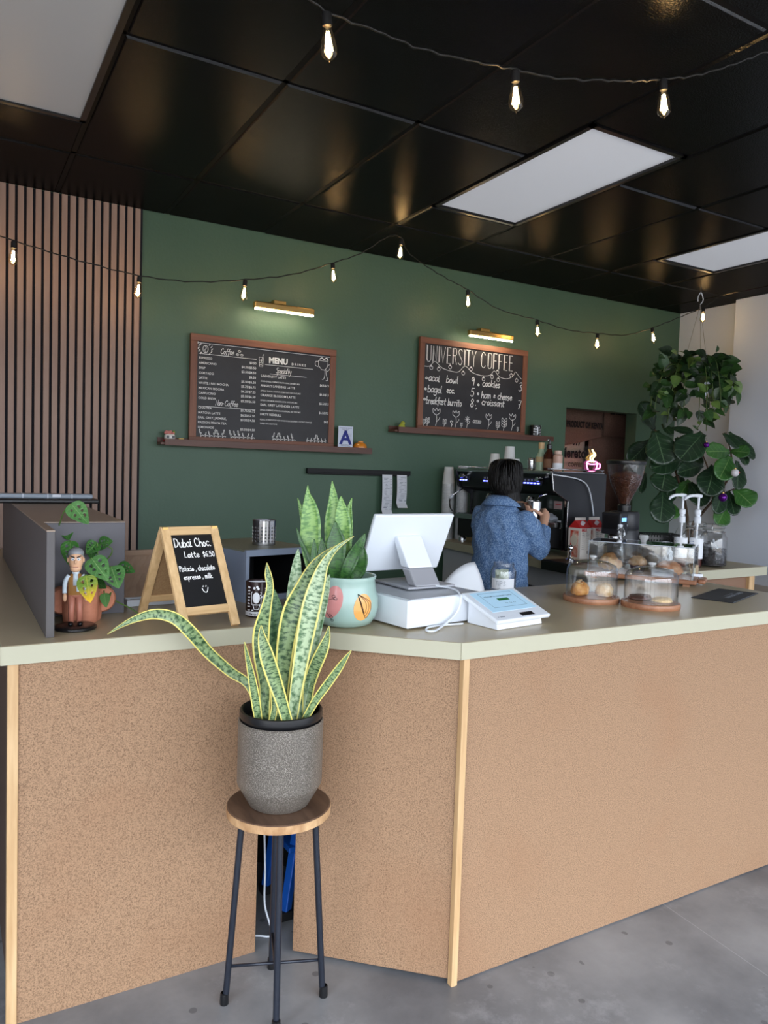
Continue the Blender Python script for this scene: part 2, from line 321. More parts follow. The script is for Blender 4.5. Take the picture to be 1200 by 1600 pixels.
GREENSNAKE = [[((1.0426, 2.2356, 1.1909), 0.0169), ((1.0377, 2.2537, 1.2477), 0.0274), ((1.0387, 2.2809, 1.3187), 0.0338), ((1.0387, 2.2851, 1.382), 0.0327), ((1.035, 2.2907, 1.4346), 0.0232), ((1.0295, 2.2964, 1.4724), 0.0084), ((1.0295, 2.2983, 1.502), 0.0008)], [((1.1092, 2.2443, 1.2037), 0.0169), ((1.108, 2.2621, 1.2872), 0.0211), ((1.1061, 2.2688, 1.3722), 0.0232), ((1.1117, 2.2705, 1.4468), 0.0169), ((1.1098, 2.2744, 1.4893), 0.0084), ((1.108, 2.2774, 1.519), 0.0008)], [((1.125, 2.2002, 1.1987), 0.0169), ((1.1232, 2.2063, 1.2761), 0.0232), ((1.1214, 2.2127, 1.3555), 0.0274), ((1.1195, 2.2172, 1.4078), 0.0232), ((1.1159, 2.222, 1.4495), 0.0105), ((1.1159, 2.2234, 1.4705), 0.0008)], [((1.0774, 2.1698, 1.1989), 0.0211), ((1.0748, 2.1637, 1.2577), 0.0274), ((1.0766, 2.1667, 1.3191), 0.0306), ((1.0748, 2.1702, 1.3558), 0.019), ((1.073, 2.1736, 1.3925), 0.0011)], [((1.0311, 2.1966, 1.2013), 0.0148), ((1.0382, 2.1954, 1.2446), 0.019), ((1.0418, 2.1965, 1.2919), 0.0148), ((1.04, 2.2005, 1.337), 0.0011)], [((1.0127, 2.1959, 1.2043), 0.0105), ((1.0144, 2.1983, 1.2554), 0.0127), ((1.0144, 2.2012, 1.3004), 0.0084), ((1.0144, 2.2034, 1.333), 0.0011)], [((1.0943, 2.1487, 1.2012), 0.0127), ((1.1022, 2.1352, 1.2398), 0.019), ((1.1199, 2.128, 1.2853), 0.019), ((1.1346, 2.1108, 1.3277), 0.0127), ((1.1469, 2.1057, 1.3586), 0.0011)], [((1.132, 2.1501, 1.2014), 0.0148), ((1.1463, 2.1442, 1.237), 0.0232), ((1.1541, 2.1308, 1.2757), 0.0169), ((1.1576, 2.1309, 1.3087), 0.0011)], [((1.1151, 2.1714, 1.2012), 0.0105), ((1.124, 2.1691, 1.2449), 0.0232), ((1.1438, 2.161, 1.2933), 0.019), ((1.16, 2.1533, 1.3187), 0.0013)], [((1.0288, 2.2214, 1.2061), 0.0063), ((1.0108, 2.2358, 1.2675), 0.0074), ((0.9932, 2.2611, 1.3215), 0.0063), ((0.9806, 2.2712, 1.3647), 0.0008)], [((1.0526, 2.2882, 1.2), 0.0105), ((1.0363, 2.3189, 1.3472), 0.0127), ((1.0214, 2.3323, 1.4214), 0.0063), ((1.0122, 2.3401, 1.4574), 0.0008)], [((1.1487, 2.2331, 1.2036), 0.0105), ((1.1606, 2.2476, 1.352), 0.0127), ((1.1625, 2.2515, 1.4268), 0.0084), ((1.1699, 2.2496, 1.4634), 0.0008)]]
FIG = [((4.8771, 4.1983, 1.9454), (4.7057, 4.1945, 2.1442), 0.1495), ((4.5982, 3.9523, 1.9148), (4.5842, 3.8283, 1.6655), 0.2067), ((4.7648, 4.1408, 1.8473), (4.5491, 4.1382, 1.6769), 0.1495), ((4.8683, 3.7385, 1.9064), (4.635, 3.7441, 1.7087), 0.1891), ((4.8138, 3.8721, 1.7056), (4.5354, 3.9122, 1.6355), 0.1495), ((4.6498, 3.8795, 1.6133), (4.5457, 3.8147, 1.4739), 0.1803), ((4.9978, 3.8218, 1.6725), (4.7492, 3.8451, 1.608), 0.1143), ((4.9656, 3.7014, 1.6686), (4.8338, 3.6471, 1.4483), 0.1759), ((4.6511, 3.8921, 1.4653), (4.5546, 3.8169, 1.2361), 0.1671), ((5.0403, 3.6307, 1.7752), (4.8077, 3.6488, 1.7703), 0.1187), ((4.9994, 3.5942, 1.7394), (4.8444, 3.5569, 1.5746), 0.1407), ((5.1335, 3.6932, 1.7835), (5.1675, 3.5576, 1.7758), 0.0967), ((5.2152, 3.7717, 1.934), (5.2972, 3.5959, 1.7371), 0.0835), ((5.1321, 3.7609, 1.9206), (5.1416, 3.6325, 1.8096), 0.0835), ((5.1341, 3.6302, 1.7095), (5.0513, 3.5486, 1.5025), 0.1099), ((5.1152, 3.6269, 1.496), (5.144, 3.4876, 1.3866), 0.1495), ((4.9955, 3.6376, 1.4894), (4.8665, 3.5854, 1.3244), 0.1055), ((5.1183, 3.6819, 1.4807), (5.0741, 3.5804, 1.3074), 0.0967), ((5.0409, 3.6376, 1.36), (4.904, 3.5928, 1.2385), 0.1187), ((4.8925, 3.8503, 1.5366), (4.9018, 3.7185, 1.372), 0.1407), ((4.948, 3.9004, 1.554), (4.7986, 3.8626, 1.429), 0.0967), ((4.8536, 4.0389, 1.9532), (4.9325, 3.8759, 1.9218), 0.0572), ((4.6974, 4.1056, 1.6011), (4.5831, 4.0454, 1.4446), 0.0572), ((4.8628, 3.9457, 1.4972), (4.7339, 3.8973, 1.3915), 0.0572), ((4.7559, 3.9423, 1.3893), (4.738, 3.8291, 1.2689), 0.0835), ((4.8067, 4.0679, 1.9829), (4.7942, 3.9539, 1.8989), 0.0572), ((5.0253, 4.1091, 1.8865), (5.0524, 3.9688, 1.7494), 0.1055), ((5.1154, 3.9327, 1.7518), (4.9674, 3.8961, 1.6572), 0.0967), ((5.0235, 4.0335, 1.602), (4.9005, 3.9808, 1.483), 0.0879), ((5.3223, 3.7605, 1.8227), (5.2858, 3.657, 1.6878), 0.0704)]
FIGBR = [[(5.027, 3.9105, 1.1712), (5.0583, 3.8973, 1.2446), (5.1037, 3.8543, 1.338), (5.1243, 3.8121, 1.4035), (5.1709, 3.7901, 1.4768), (5.1831, 3.7526, 1.541), (5.1884, 3.7295, 1.5863), (5.2501, 3.7006, 1.6862)], [(4.9956, 3.9297, 1.1881), (5.0046, 3.9559, 1.3132), (4.9642, 3.965, 1.4485), (4.925, 3.9964, 1.5823), (4.8858, 4.0296, 1.7431), (4.8639, 4.109, 1.8787), (4.8529, 4.1774, 1.9435)], [(5.1243, 3.8121, 1.4035), (5.0932, 3.8453, 1.6348), (5.0543, 3.8764, 1.7675), (5.015, 3.8509, 1.9122)], [(5.1884, 3.7295, 1.5863), (5.2038, 3.7306, 1.7377), (5.2253, 3.7844, 1.8635), (5.2097, 3.798, 1.9344)], [(4.925, 3.9964, 1.5823), (4.9844, 3.9082, 1.6396), (5.0112, 3.837, 1.67)], [(4.8858, 4.0296, 1.7431), (4.8237, 4.0919, 1.795), (4.7408, 4.1196, 1.8413)], [(5.1243, 3.8121, 1.4035), (5.173, 3.7307, 1.4705), (5.1782, 3.6718, 1.4995)]]
FIGBALLS = [(4.7679, 3.6283, 1.8131), (4.9031, 3.4797, 1.618), (4.8272, 3.5115, 1.4379)]
POTHOS_LONG = [(4.9638, 3.7954, 2.2003), (4.9714, 3.7864, 2.1308), (4.9601, 3.7889, 2.0692), (4.9335, 3.8, 2.0071), (4.8956, 3.8174, 1.9402)]
POTHOS_LONG_LEAVES = [((5.017, 3.758, 2.0976), (5.0459, 3.6915, 2.0443), 0.0484), ((4.9866, 3.7731, 2.0615), (5.012, 3.7093, 2.017), 0.0528), ((4.9411, 3.7963, 2.0161), (4.9668, 3.7363, 2.0326), 0.0396), ((4.9335, 3.7992, 1.994), (4.9555, 3.7385, 1.9672), 0.0264), ((4.9032, 3.8157, 1.9798), (4.8915, 3.7778, 2.0037), 0.0264), ((4.8956, 3.8177, 1.9446), (4.835, 3.8076, 1.9626), 0.0246), ((4.8956, 3.8177, 1.9446), (4.8689, 3.7858, 1.9292), 0.0176), ((4.9638, 3.7873, 2.0781), (4.9819, 3.7317, 2.0939), 0.0264)]
POTHOS_EDGE = [((5.0694, 3.6781, 2.394), (5.0825, 3.6008, 2.3878), 0.0835), ((5.0394, 3.6898, 2.3108), (5.0157, 3.6311, 2.2656), 0.0572), ((4.9755, 3.7367, 2.4639), (4.9785, 3.6663, 2.4736), 0.0748), ((4.9755, 3.7401, 2.5157), (4.9265, 3.7015, 2.5528), 0.0308), ((4.7091, 3.8814, 2.3328), (4.6517, 3.8386, 2.2346), 0.0791), ((4.6528, 3.9046, 2.1924), (4.6035, 3.8558, 2.0747), 0.0791), ((4.5364, 3.9758, 2.2571), (4.4475, 3.956, 2.2311), 0.0528), ((4.5702, 3.9622, 2.3448), (4.492, 3.9355, 2.3097), 0.0528), ((4.7466, 3.8531, 2.2306), (4.7186, 3.7966, 2.1816), 0.0616), ((4.8291, 3.8212, 2.4669), (4.8225, 3.7534, 2.4334), 0.0528), ((4.8592, 3.796, 2.3471), (4.8522, 3.7296, 2.332), 0.0528), ((4.8592, 3.7874, 2.2176), (4.7929, 3.7529, 2.1674), 0.0704), ((5.0093, 3.7013, 2.2233), (4.986, 3.6411, 2.1576), 0.0528), ((5.0094, 3.6962, 2.1455), (4.986, 3.6371, 2.0978), 0.044), ((4.634, 3.9336, 2.4681), (4.5551, 3.909, 2.4574), 0.044), ((4.7165, 3.888, 2.4972), (4.6294, 3.8692, 2.503), 0.044), ((4.8893, 3.7639, 2.1237), (4.8597, 3.7089, 2.0844), 0.0616), ((4.7992, 3.8121, 2.0684), (4.7409, 3.772, 2.003), 0.044), ((4.6415, 3.9133, 2.2265), (4.57, 3.884, 2.2101), 0.0352), ((4.9193, 3.7592, 2.3149), (4.8968, 3.7001, 2.2739), 0.0528)]
MONSTERA = [((0.3228, 2.4749, 1.427), (0.3633, 2.4015, 1.3689), 0.0437), ((0.3222, 2.6091, 1.3547), (0.3287, 2.5559, 1.3058), 0.0368), ((0.3215, 2.4682, 1.3146), (0.3135, 2.4219, 1.2443), 0.0379), ((0.4096, 2.5321, 1.3005), (0.3728, 2.5049, 1.2678), 0.0334), ((0.417, 2.5504, 1.2923), (0.4495, 2.4865, 1.3074), 0.0337), ((0.3741, 2.4116, 1.2668), (0.4108, 2.3402, 1.2054), 0.0491), ((0.4349, 2.4323, 1.2357), (0.4477, 2.3747, 1.1752), 0.0502), ((0.4626, 2.474, 1.2324), (0.5013, 2.4046, 1.2189), 0.0301), ((0.3477, 2.3317, 1.2264), (0.3521, 2.2781, 1.1535), 0.0418), ((0.3989, 2.4842, 1.182), (0.4203, 2.4248, 1.1689), 0.0239), ((0.4241, 2.5143, 1.1579), (0.4379, 2.4587, 1.1355), 0.0304), ((0.4223, 2.4684, 1.1469), (0.4203, 2.4209, 1.11), 0.0224), ((0.401, 2.559, 1.2825), (0.3891, 2.5175, 1.2507), 0.0276), ((0.3924, 2.5353, 1.1993), (0.4015, 2.4825, 1.1791), 0.0182)]
MONSTERA_STEMS = [[(0.2998, 2.5862, 1.3369), (0.3038, 2.5625, 1.3631), (0.309, 2.5157, 1.3994), (0.3201, 2.4648, 1.4261)], [(0.301, 2.6077, 1.3227), (0.3196, 2.5982, 1.3418), (0.3209, 2.5983, 1.3547)], [(0.3774, 2.5893, 1.1863), (0.3512, 2.5511, 1.2539), (0.3201, 2.4574, 1.3151)], [(0.3854, 2.5841, 1.1773), (0.4099, 2.5393, 1.2382), (0.4079, 2.5216, 1.301)], [(0.3854, 2.5841, 1.1773), (0.4401, 2.5452, 1.2396), (0.4543, 2.528, 1.2784), (0.4166, 2.5392, 1.2935)], [(0.3854, 2.5841, 1.1773), (0.3894, 2.4809, 1.225), (0.3725, 2.4011, 1.2675)], [(0.3908, 2.5808, 1.1744), (0.4224, 2.5065, 1.199), (0.4331, 2.4219, 1.2365)], [(0.3908, 2.5808, 1.1744), (0.4312, 2.5249, 1.2054), (0.4607, 2.4636, 1.2332)], [(0.3796, 2.5641, 1.1742), (0.3644, 2.425, 1.2098), (0.3461, 2.3211, 1.228)], [(0.3908, 2.5806, 1.1713), (0.4259, 2.5239, 1.144), (0.4593, 2.4799, 1.1186), (0.49, 2.4266, 1.1046), (0.5033, 2.3377, 1.0989)], [(0.3881, 2.5821, 1.1712), (0.4013, 2.5184, 1.1952), (0.3972, 2.4737, 1.1836)], [(0.3881, 2.5821, 1.1712), (0.4232, 2.5271, 1.1684), (0.4205, 2.458, 1.1487)], [(0.3036, 2.6068, 1.332), (0.3155, 2.6289, 1.2458), (0.375, 2.6126, 1.1674)], [(0.3881, 2.5821, 1.1712), (0.4026, 2.5667, 1.2382), (0.3993, 2.5485, 1.2837)]]
BAR = {'pelvis': (2.4663, 3.0743, 1.0135), 'waist': (2.4721, 3.0797, 1.1458), 'chest': (2.4778, 3.0858, 1.288), 'upchest': (2.487, 3.098, 1.3768), 'neck': (2.5083, 3.1125, 1.4328), 'head': (2.5117, 3.1287, 1.5324), 'rsh': (2.5451, 3.0288, 1.3615), 'rel': (2.6424, 2.9942, 1.1609), 'rwr': (2.7671, 3.1035, 1.277), 'lsh': (2.4277, 3.1652, 1.3524), 'lel': (2.5962, 3.3084, 1.1411), 'lwr': (2.7772, 3.3204, 1.3238)}
PITCHER = (2.8116, 3.2164, 1.2742)
# ================================================================ setting
ZC = 3.049; XL, XR, YB, YF = -1.7, 5.755, 4.73, -1.2

def floor_material():
    m_ = mat('polished_concrete', S(94, 95, 98), .42, col2=S(140, 140, 141), nscale=1.9, ndet=9, lo=.32, hi=.68, rough2=.3, bump=.03, bscale=25)
    nt = m_.node_tree; b = nt.nodes['Principled BSDF']
    base = b.inputs['Base Color'].links[0].from_socket
    tc = nt.nodes.new('ShaderNodeTexCoord')
    v = nt.nodes.new('ShaderNodeTexVoronoi'); v.inputs['Scale'].default_value = 11; nt.links.new(tc.outputs['Object'], v.inputs['Vector'])
    n = nt.nodes.new('ShaderNodeTexNoise'); n.inputs['Scale'].default_value = 2.2; nt.links.new(tc.outputs['Object'], n.inputs['Vector'])
    a = nt.nodes.new('ShaderNodeMath'); a.operation = 'LESS_THAN'; a.inputs[1].default_value = .13; nt.links.new(v.outputs['Distance'], a.inputs[0])
    c = nt.nodes.new('ShaderNodeMath'); c.operation = 'GREATER_THAN'; c.inputs[1].default_value = .5; nt.links.new(n.outputs[0], c.inputs[0])
    d = nt.nodes.new('ShaderNodeMath'); d.operation = 'MULTIPLY'; nt.links.new(a.outputs[0], d.inputs[0]); nt.links.new(c.outputs[0], d.inputs[1])
    d2 = nt.nodes.new('ShaderNodeMath'); d2.operation = 'MULTIPLY'; d2.inputs[1].default_value = .6; nt.links.new(d.outputs[0], d2.inputs[0])
    mx = nt.nodes.new('ShaderNodeMix'); mx.data_type = 'RGBA'; nt.links.new(d2.outputs[0], mx.inputs[0]); nt.links.new(base, mx.inputs[6]); mx.inputs[7].default_value = S(70, 70, 74)
    # pale trowel scuffs and one saw-cut joint
    sc_ = nt.nodes.new('ShaderNodeTexNoise'); sc_.inputs['Scale'].default_value = 3.4; sc_.inputs['Detail'].default_value = 12; sc_.inputs['Roughness'].default_value = .75; nt.links.new(tc.outputs['Object'], sc_.inputs['Vector'])
    sr = nt.nodes.new('ShaderNodeMapRange'); sr.inputs[1].default_value = .56; sr.inputs[2].default_value = .76; sr.inputs[4].default_value = .6; nt.links.new(sc_.outputs[0], sr.inputs[0])
    mx1 = nt.nodes.new('ShaderNodeMix'); mx1.data_type = 'RGBA'; nt.links.new(sr.outputs[0], mx1.inputs[0]); nt.links.new(mx.outputs[2], mx1.inputs[6]); mx1.inputs[7].default_value = S(168, 168, 170)
    dt = nt.nodes.new('ShaderNodeVectorMath'); dt.operation = 'DOT_PRODUCT'; dt.inputs[1].default_value = (0.9979, -0.0649, 0); nt.links.new(tc.outputs['Object'], dt.inputs[0])
    cp = nt.nodes.new('ShaderNodeMath'); cp.operation = 'COMPARE'; cp.inputs[1].default_value = 2.1586; cp.inputs[2].default_value = .0016; nt.links.new(dt.outputs['Value'], cp.inputs[0])
    e2 = nt.nodes.new('ShaderNodeMath'); e2.operation = 'MULTIPLY'; e2.inputs[1].default_value = .6; nt.links.new(cp.outputs[0], e2.inputs[0])
    mx2 = nt.nodes.new('ShaderNodeMix'); mx2.data_type = 'RGBA'; nt.links.new(e2.outputs[0], mx2.inputs[0]); nt.links.new(mx1.outputs[2], mx2.inputs[6]); mx2.inputs[7].default_value = S(160, 160, 162)
    nt.links.new(mx2.outputs[2], b.inputs['Base Color'])
    return m_
tag(MB().box(XL, XR, YF-3, YB+.2, -.1, 0).build('floor', floor_material()), kind='structure')

# back wall with the pass-through opening
OX0, OX1, OZ0, OZ1 = 4.43, 5.26, 1.22, 2.12
wb = MB().box(XL, OX0, YB, YB+.12, 0, ZC+.1).box(OX1, XR+.1, YB, YB+.12, 0, ZC+.1).box(OX0, OX1, YB, YB+.12, OZ1, ZC+.1).box(OX0, OX1, YB, YB+.12, 0, OZ0)
tag(wb.build('wall_back', green_paint), kind='structure')
back_room = mat('back_room_wall', S(70, 48, 44), .8)
br = MB().box(OX0-.4, OX1+.5, YB+.62, YB+.68, .6, 2.7).box(OX0-.46, OX0-.4, YB+.12, YB+.68, .6, 2.7).box(OX1+.5, OX1+.56, YB+.12, YB+.68, .6, 2.7).box(OX0-.4, OX1+.5, YB+.12, YB+.68, 2.64, 2.7).box(OX0-.4, OX1+.5, YB+.12, YB+.68, .6, .66)
tag(br.build('wall_recess', back_room), kind='structure')
wr = MB().box(XR, XR+.1, YF, YB+.1, 0, ZC+.1)
tag(wr.build('wall_right', white_paint), kind='structure')
tag(MB().box(XR-.13, XR, 3.62, 4.08, 0, ZC).build('trim_1', white_paint, bevel=.006), kind='structure')
tag(MB().box(XL-.1, XL, 1.2, YB+.1, 0, ZC+.1).box(XL-.1, XL, YF, 1.2, 2.75, ZC+.1).box(XL-.1, XL, YF, 1.2, 0, .08).build('wall_left', white_paint), kind='structure')
# shop front behind the photographer: header, sill and mullions around open glazing
sf_mat = mat('dark_bronze_frame', S(60, 56, 54), .45)
sf = MB().box(XL, XR, YF-.08, YF, 2.75, ZC+.1).box(XL, XR, YF-.08, YF, 0, .08)
for x in (XL, .15, 2.0, 3.85, XR-.06): sf.box(x, x+.06, YF-.08, YF, 0, 2.75)
fr = tag(sf.build('window_1', sf_mat), kind='structure')
sf = MB()
for y in (YF, 0, 1.14): sf.box(XL-.08, XL, y, y+.06, .08, 2.75)
fr2 = tag(sf.build('window_2', sf_mat), kind='structure')
MB().box(XL-.045, XL-.04, YF, 1.2, .08, 2.75).build('pane', clear, fr2)
MB().box(XL, XR, YF-.045, YF-.04, .08, 2.75).build('pane', clear, fr)

# wood slat cladding on the left of the back wall
slat_m = wood('walnut_slat', S(158, 128, 113), S(180, 150, 133), 'Z', 9, .55)
felt = mat('black_felt', S(30, 30, 37), .95)
sp = thing('slat_panel', 'brown vertical wood slat cladding with black felt gaps, left of green wall', 'wall panel', (XL, YB, 0))
MB().box(0, .997-XL, -.006, 0, 0, ZC).build('felt_backing', felt, sp)
sl_me = None; k = 0; x = .986-.031
while x > XL:
    if sl_me is None:
        o = MB().box(0, .0305, -.021, -.006, 0, ZC).build('slat', slat_m, sp, bevel=.0015, seg=1); sl_me = o.data
    else:
        o = bpy.data.objects.new('slat', sl_me); C.objects.link(o); o.parent = sp
        bv = o.modifiers.new('bevel', 'BEVEL'); bv.width = .0015; bv.segments = 1
    o.location = (x-XL, 0, 0); x -= .0447
# the thin black strip that ends the cladding
MB().box(.986-XL, .997-XL, -.022, 0, 0, ZC).build('end_strip', felt, sp)

# ceiling: black grid with glossy black tiles
def satin_black_tile():
    m_ = bpy.data.materials.new('satin_black_tile'); m_.use_nodes = True; nt = m_.node_tree; nt.nodes.clear()
    o = nt.nodes.new('ShaderNodeOutputMaterial'); mx = nt.nodes.new('ShaderNodeMixShader'); d = nt.nodes.new('ShaderNodeBsdfDiffuse'); g = nt.nodes.new('ShaderNodeBsdfGlossy')
    tc = nt.nodes.new('ShaderNodeTexCoord'); n = nt.nodes.new('ShaderNodeTexNoise'); n.inputs['Scale'].default_value = 150; n.inputs['Detail'].default_value = 2; bp = nt.nodes.new('ShaderNodeBump'); bp.inputs['Strength'].default_value = .35; bp.inputs['Distance'].default_value = .004
    nt.links.new(tc.outputs['Object'], n.inputs['Vector']); nt.links.new(n.outputs[0], bp.inputs['Height']); nt.links.new(bp.outputs[0], g.inputs['Normal']); nt.links.new(bp.outputs[0], d.inputs['Normal'])
    d.inputs[0].default_value = S(18, 17, 17); g.inputs['Roughness'].default_value = .21; mx.inputs[0].default_value = .06
    nt.links.new(d.outputs[0], mx.inputs[1]); nt.links.new(g.outputs[0], mx.inputs[2]); nt.links.new(mx.outputs[0], o.inputs[0]); return m_
tile_m = satin_black_tile()
tee_m = mat('black_tee_bar', S(12, 11, 11), .6, spec=.2)
ceil = tag(MB().box(XL, XR+.1, YF, YB+.1, ZC+.05, ZC+.12).build('ceiling', tee_m), kind='structure')
gx, gy, W = .529, 2.854, .61
cols = [gx+W*k for k in range(-4, 10)]
light_cells = []
tile_meshes = {}
def tile(x0, x1, y0, y1):
    x0, x1 = max(x0, XL), min(x1, XR); y0, y1 = max(y0, YF), min(y1, YB)
    if x1-x0 < .03 or y1-y0 < .03: return
    key = (round(x1-x0, 3), round(y1-y0, 3)); a, b = key[0]/2-.006, key[1]/2-.006
    if key not in tile_meshes:
        mb = MB(); e = .012
        mb.box(-a, a, -b, b, .006, .03)
        mb.v[0:4] = [Vector((-a+e, -b+e, 0)), Vector((a-e, -b+e, 0)), Vector((a-e, b-e, 0)), Vector((-a+e, b-e, 0))]
        mb.v[4:8] = [Vector((-a, -b, .014)), Vector((a, -b, .014)), Vector((a, b, .014)), Vector((-a, b, .014))]
        o = mb.build('ceiling_tile', tile_m, ceil); tile_meshes[key] = o.data
    else:
        o = bpy.data.objects.new('ceiling_tile', tile_meshes[key]); C.objects.link(o); o.parent = ceil
    o.location = ((x0+x1)/2, (y0+y1)/2, ZC+random.uniform(-.001, .002))
    o.rotation_euler = (random.uniform(-.004, .004), random.uniform(-.005, .005), 0)
def tee(x0, x1, y0, y1):
    MB().box(x0, x1, y0, y1, ZC+.007, ZC+.05).build('tee_bar', tee_m, ceil)
for ci, x0 in enumerate(cols[:-1]):
    x1 = cols[ci+1]
    lightcol = ci in (3, 7, 10)
    if lightcol: ys = [4.74, 4.074, 3.68, 2.44, 1.22, 0, -1.22, -2.44]
    else: ys = [4.74, 4.074, 2.854, 1.634, .414, -.806, -2.026]
    ys.append(YF-.5)
    for a, b in zip(ys, ys[1:]):
        if lightcol and a == 3.68: light_cells.append((x0, x1, b, a)); continue
        tile(x0, x1, b, a)
    for yv in ys[1:-1]: tee(max(x0, XL), min(x1, XR), yv-.012, yv+.012)
for x0 in cols[1:-1]: tee(x0-.012, x0+.012, YF, YB)

# recessed troffers, off, ribbed lens; a faint glow is added to lift their brightness
def lens_mat(name, ribs):
    m_ = mat(name, S(214, 214, 216) if ribs else S(190, 187, 182), .4)
    nt = m_.node_tree; b = nt.nodes['Principled BSDF']
    b.inputs['Emission Color'].default_value = (.9, .93, 1, 1); b.inputs['Emission Strength'].default_value = .11 if ribs else .05  # added glow, the tubes behind the lens are off
    return m_
LL = ['white acrylic troffer light at upper left, plain lens, over the slat cladding', 'white ribbed troffer light in the black ceiling between the near string bulbs and the wall', 'white ribbed troffer light cut by right edge, beside the white wall']
for (x0, x1, y0, y1), lab, rb in zip(light_cells, LL, (0, 1, 1)):
    t = thing('ceiling_light', lab, 'ceiling light', (x0, y0, ZC), group='recessed ceiling lights')
    L_, H_ = x1-x0, y1-y0; f = MB(); e = .02
    f.box(.006, L_-.006, .006, e+.01, -.004, .03).box(.006, L_-.006, H_-e-.01, H_-.006, -.004, .03).box(.006, e+.01, .006, H_-.006, -.004, .03).box(L_-e-.01, L_-.006, .006, H_-.006, -.004, .03)
    f.build('frame', black_gloss, t)
    mb = MB()
    if rb:
        n = 110; rows = []
        for j in range(n*2+1):
            yy = .03+(H_-.06)*j/(2*n); rows.append([(.03, yy, .012-(.004 if j % 2 else 0)), (L_-.03, yy, .012-(.004 if j % 2 else 0))])
        mb.grid(rows)
    else: mb.box(.03, L_-.03, .03, H_-.03, .004, .012)
    mb.build('lens', lens_mat('ribbed_lens' if rb else 'plain_lens', rb), t)

# ================================================================ service counter
ZT, ZU = 1.062, 1.012
board_m = mat('particle_board', S(92, 67, 46), .75, col2=S(160, 126, 96), nscale=300, ndet=4, lo=.28, hi=.58, bump=.12, bscale=190)
def stain(m_, c, amt, sc_):
    nt = m_.node_tree; b = nt.nodes['Principled BSDF']; base = b.inputs['Base Color'].links[0].from_socket
    tc = nt.nodes.new('ShaderNodeTexCoord'); n = nt.nodes.new('ShaderNodeTexNoise'); n.inputs['Scale'].default_value = sc_; n.inputs['Detail'].default_value = 4
    nt.links.new(tc.outputs['Object'], n.inputs['Vector'])
    r = nt.nodes.new('ShaderNodeMapRange'); r.inputs[1].default_value = .5; r.inputs[2].default_value = .75; r.inputs[3].default_value = 0; r.inputs[4].default_value = amt
    nt.links.new(n.outputs[0], r.inputs[0]); mx = nt.nodes.new('ShaderNodeMix'); mx.data_type = 'RGBA'
    nt.links.new(r.outputs[0], mx.inputs[0]); nt.links.new(base, mx.inputs[6]); mx.inputs[7].default_value = c; nt.links.new(mx.outputs[2], b.inputs['Base Color'])
stain(board_m, S(140, 100, 70), .5, 2.2)
lam_m = mat('grey_laminate', S(178, 162, 132), .3, col2=S(181, 165, 135), nscale=2, ndet=3)
edge_m = mat('cream_edge', S(176, 172, 149), .45)
pine_z = wood('pine_post', S(180, 142, 98), S(206, 172, 128), 'Z', 16, .5)
dark_panel = mat('dark_brown_panel', S(78, 60, 48), .7)
under_m = mat('shaded_interior', S(24, 22, 21), .9)  # near-black colour stands in for the shade inside the counter
ctr = thing('service_counter', 'angled service counter with particle board fronts and grey laminate top', 'counter', (.12, 2.21, 0))
A, Bc, Cc, D_, E_ = (.12, 2.21), (.84, 2.215), (1.305, 1.787), (3.22, 1.785), (3.22, 2.62)
top_poly = [A, Bc, Cc, D_, E_, (1.80, 2.56), (1.32, 2.98), (.66, 2.98), (.66, 4.6), (.12, 4.6)]
MB().prism(top_poly, ZU, ZT).build('worktop', lam_m, ctr, world=True, bevel=.0015, seg=1)
eb = MB()
def edge(p, q):
    d = (Vector((q[0], q[1], 0))-Vector((p[0], p[1], 0))).normalized(); n = Vector((d.y, -d.x, 0))*.003
    return [(p[0]+n.x, p[1]+n.y), (q[0]+n.x, q[1]+n.y), (q[0]-n.x*.2, q[1]-n.y*.2), (p[0]-n.x*.2, p[1]-n.y*.2)]
for p, q in ((A, Bc), (Bc, Cc), (Cc, D_), (D_, E_), ((.12, 4.6), A)): MB().prism(edge(p, q), ZU-.001, ZT-.001).build('edge_band', edge_m, ctr, world=True)
def panel(p, q, z0, z1, th=.016, name='front_panel', m_=board_m):
    d = (Vector((q[0], q[1], 0))-Vector((p[0], p[1], 0))).normalized(); n = Vector((-d.y, d.x, 0))*th
    return MB().prism([p, q, (q[0]+n.x, q[1]+n.y), (p[0]+n.x, p[1]+n.y)], z0, z1).build(name, m_, ctr, world=True, bevel=.001, seg=1)
panel((.163, 2.222), (.855, 2.222), .0, ZU); panel((.957, 2.157), (1.329, 1.815), .012, ZU); panel((1.343, 1.803), (3.19, 1.803), .004, ZU)
panel((.15, 4.55), (.15, 2.236), 0, ZU, name='end_panel', m_=dark_panel); panel((3.2, 1.81), (3.2, 2.5), 0, ZU, name='end_panel', m_=board_m)
MB().box(.136, .163, 2.216, 2.242, 0, ZU).build('corner_post', pine_z, ctr, world=True, bevel=.002)
MB().box(-.011, .011, -.011, .011, 0, ZU).at(None).build('corner_post', pine_z, ctr, bevel=.002).location = (1.333-.12, 1.803-2.21, 0)
# unseen dark panels added behind the boards to keep the gap black
MB().box(.166, .86, 2.94, 2.955, 0, ZU).build('back_panel', under_m, ctr, world=True); MB().box(1.345, 3.19, 2.44, 2.455, 0, ZU).build('back_panel', under_m, ctr, world=True)
MB().box(.62, .636, 2.25, 2.94, .0, ZU).build('added_side', under_m, ctr, world=True); MB().box(1.36, 1.376, 1.83, 2.44, .0, ZU).build('added_side', under_m, ctr, world=True)
MB().prism([(.86, 2.94), (1.345, 2.5), (1.335, 2.49), (.85, 2.93)], .0, ZU).build('back_panel', under_m, ctr, world=True)

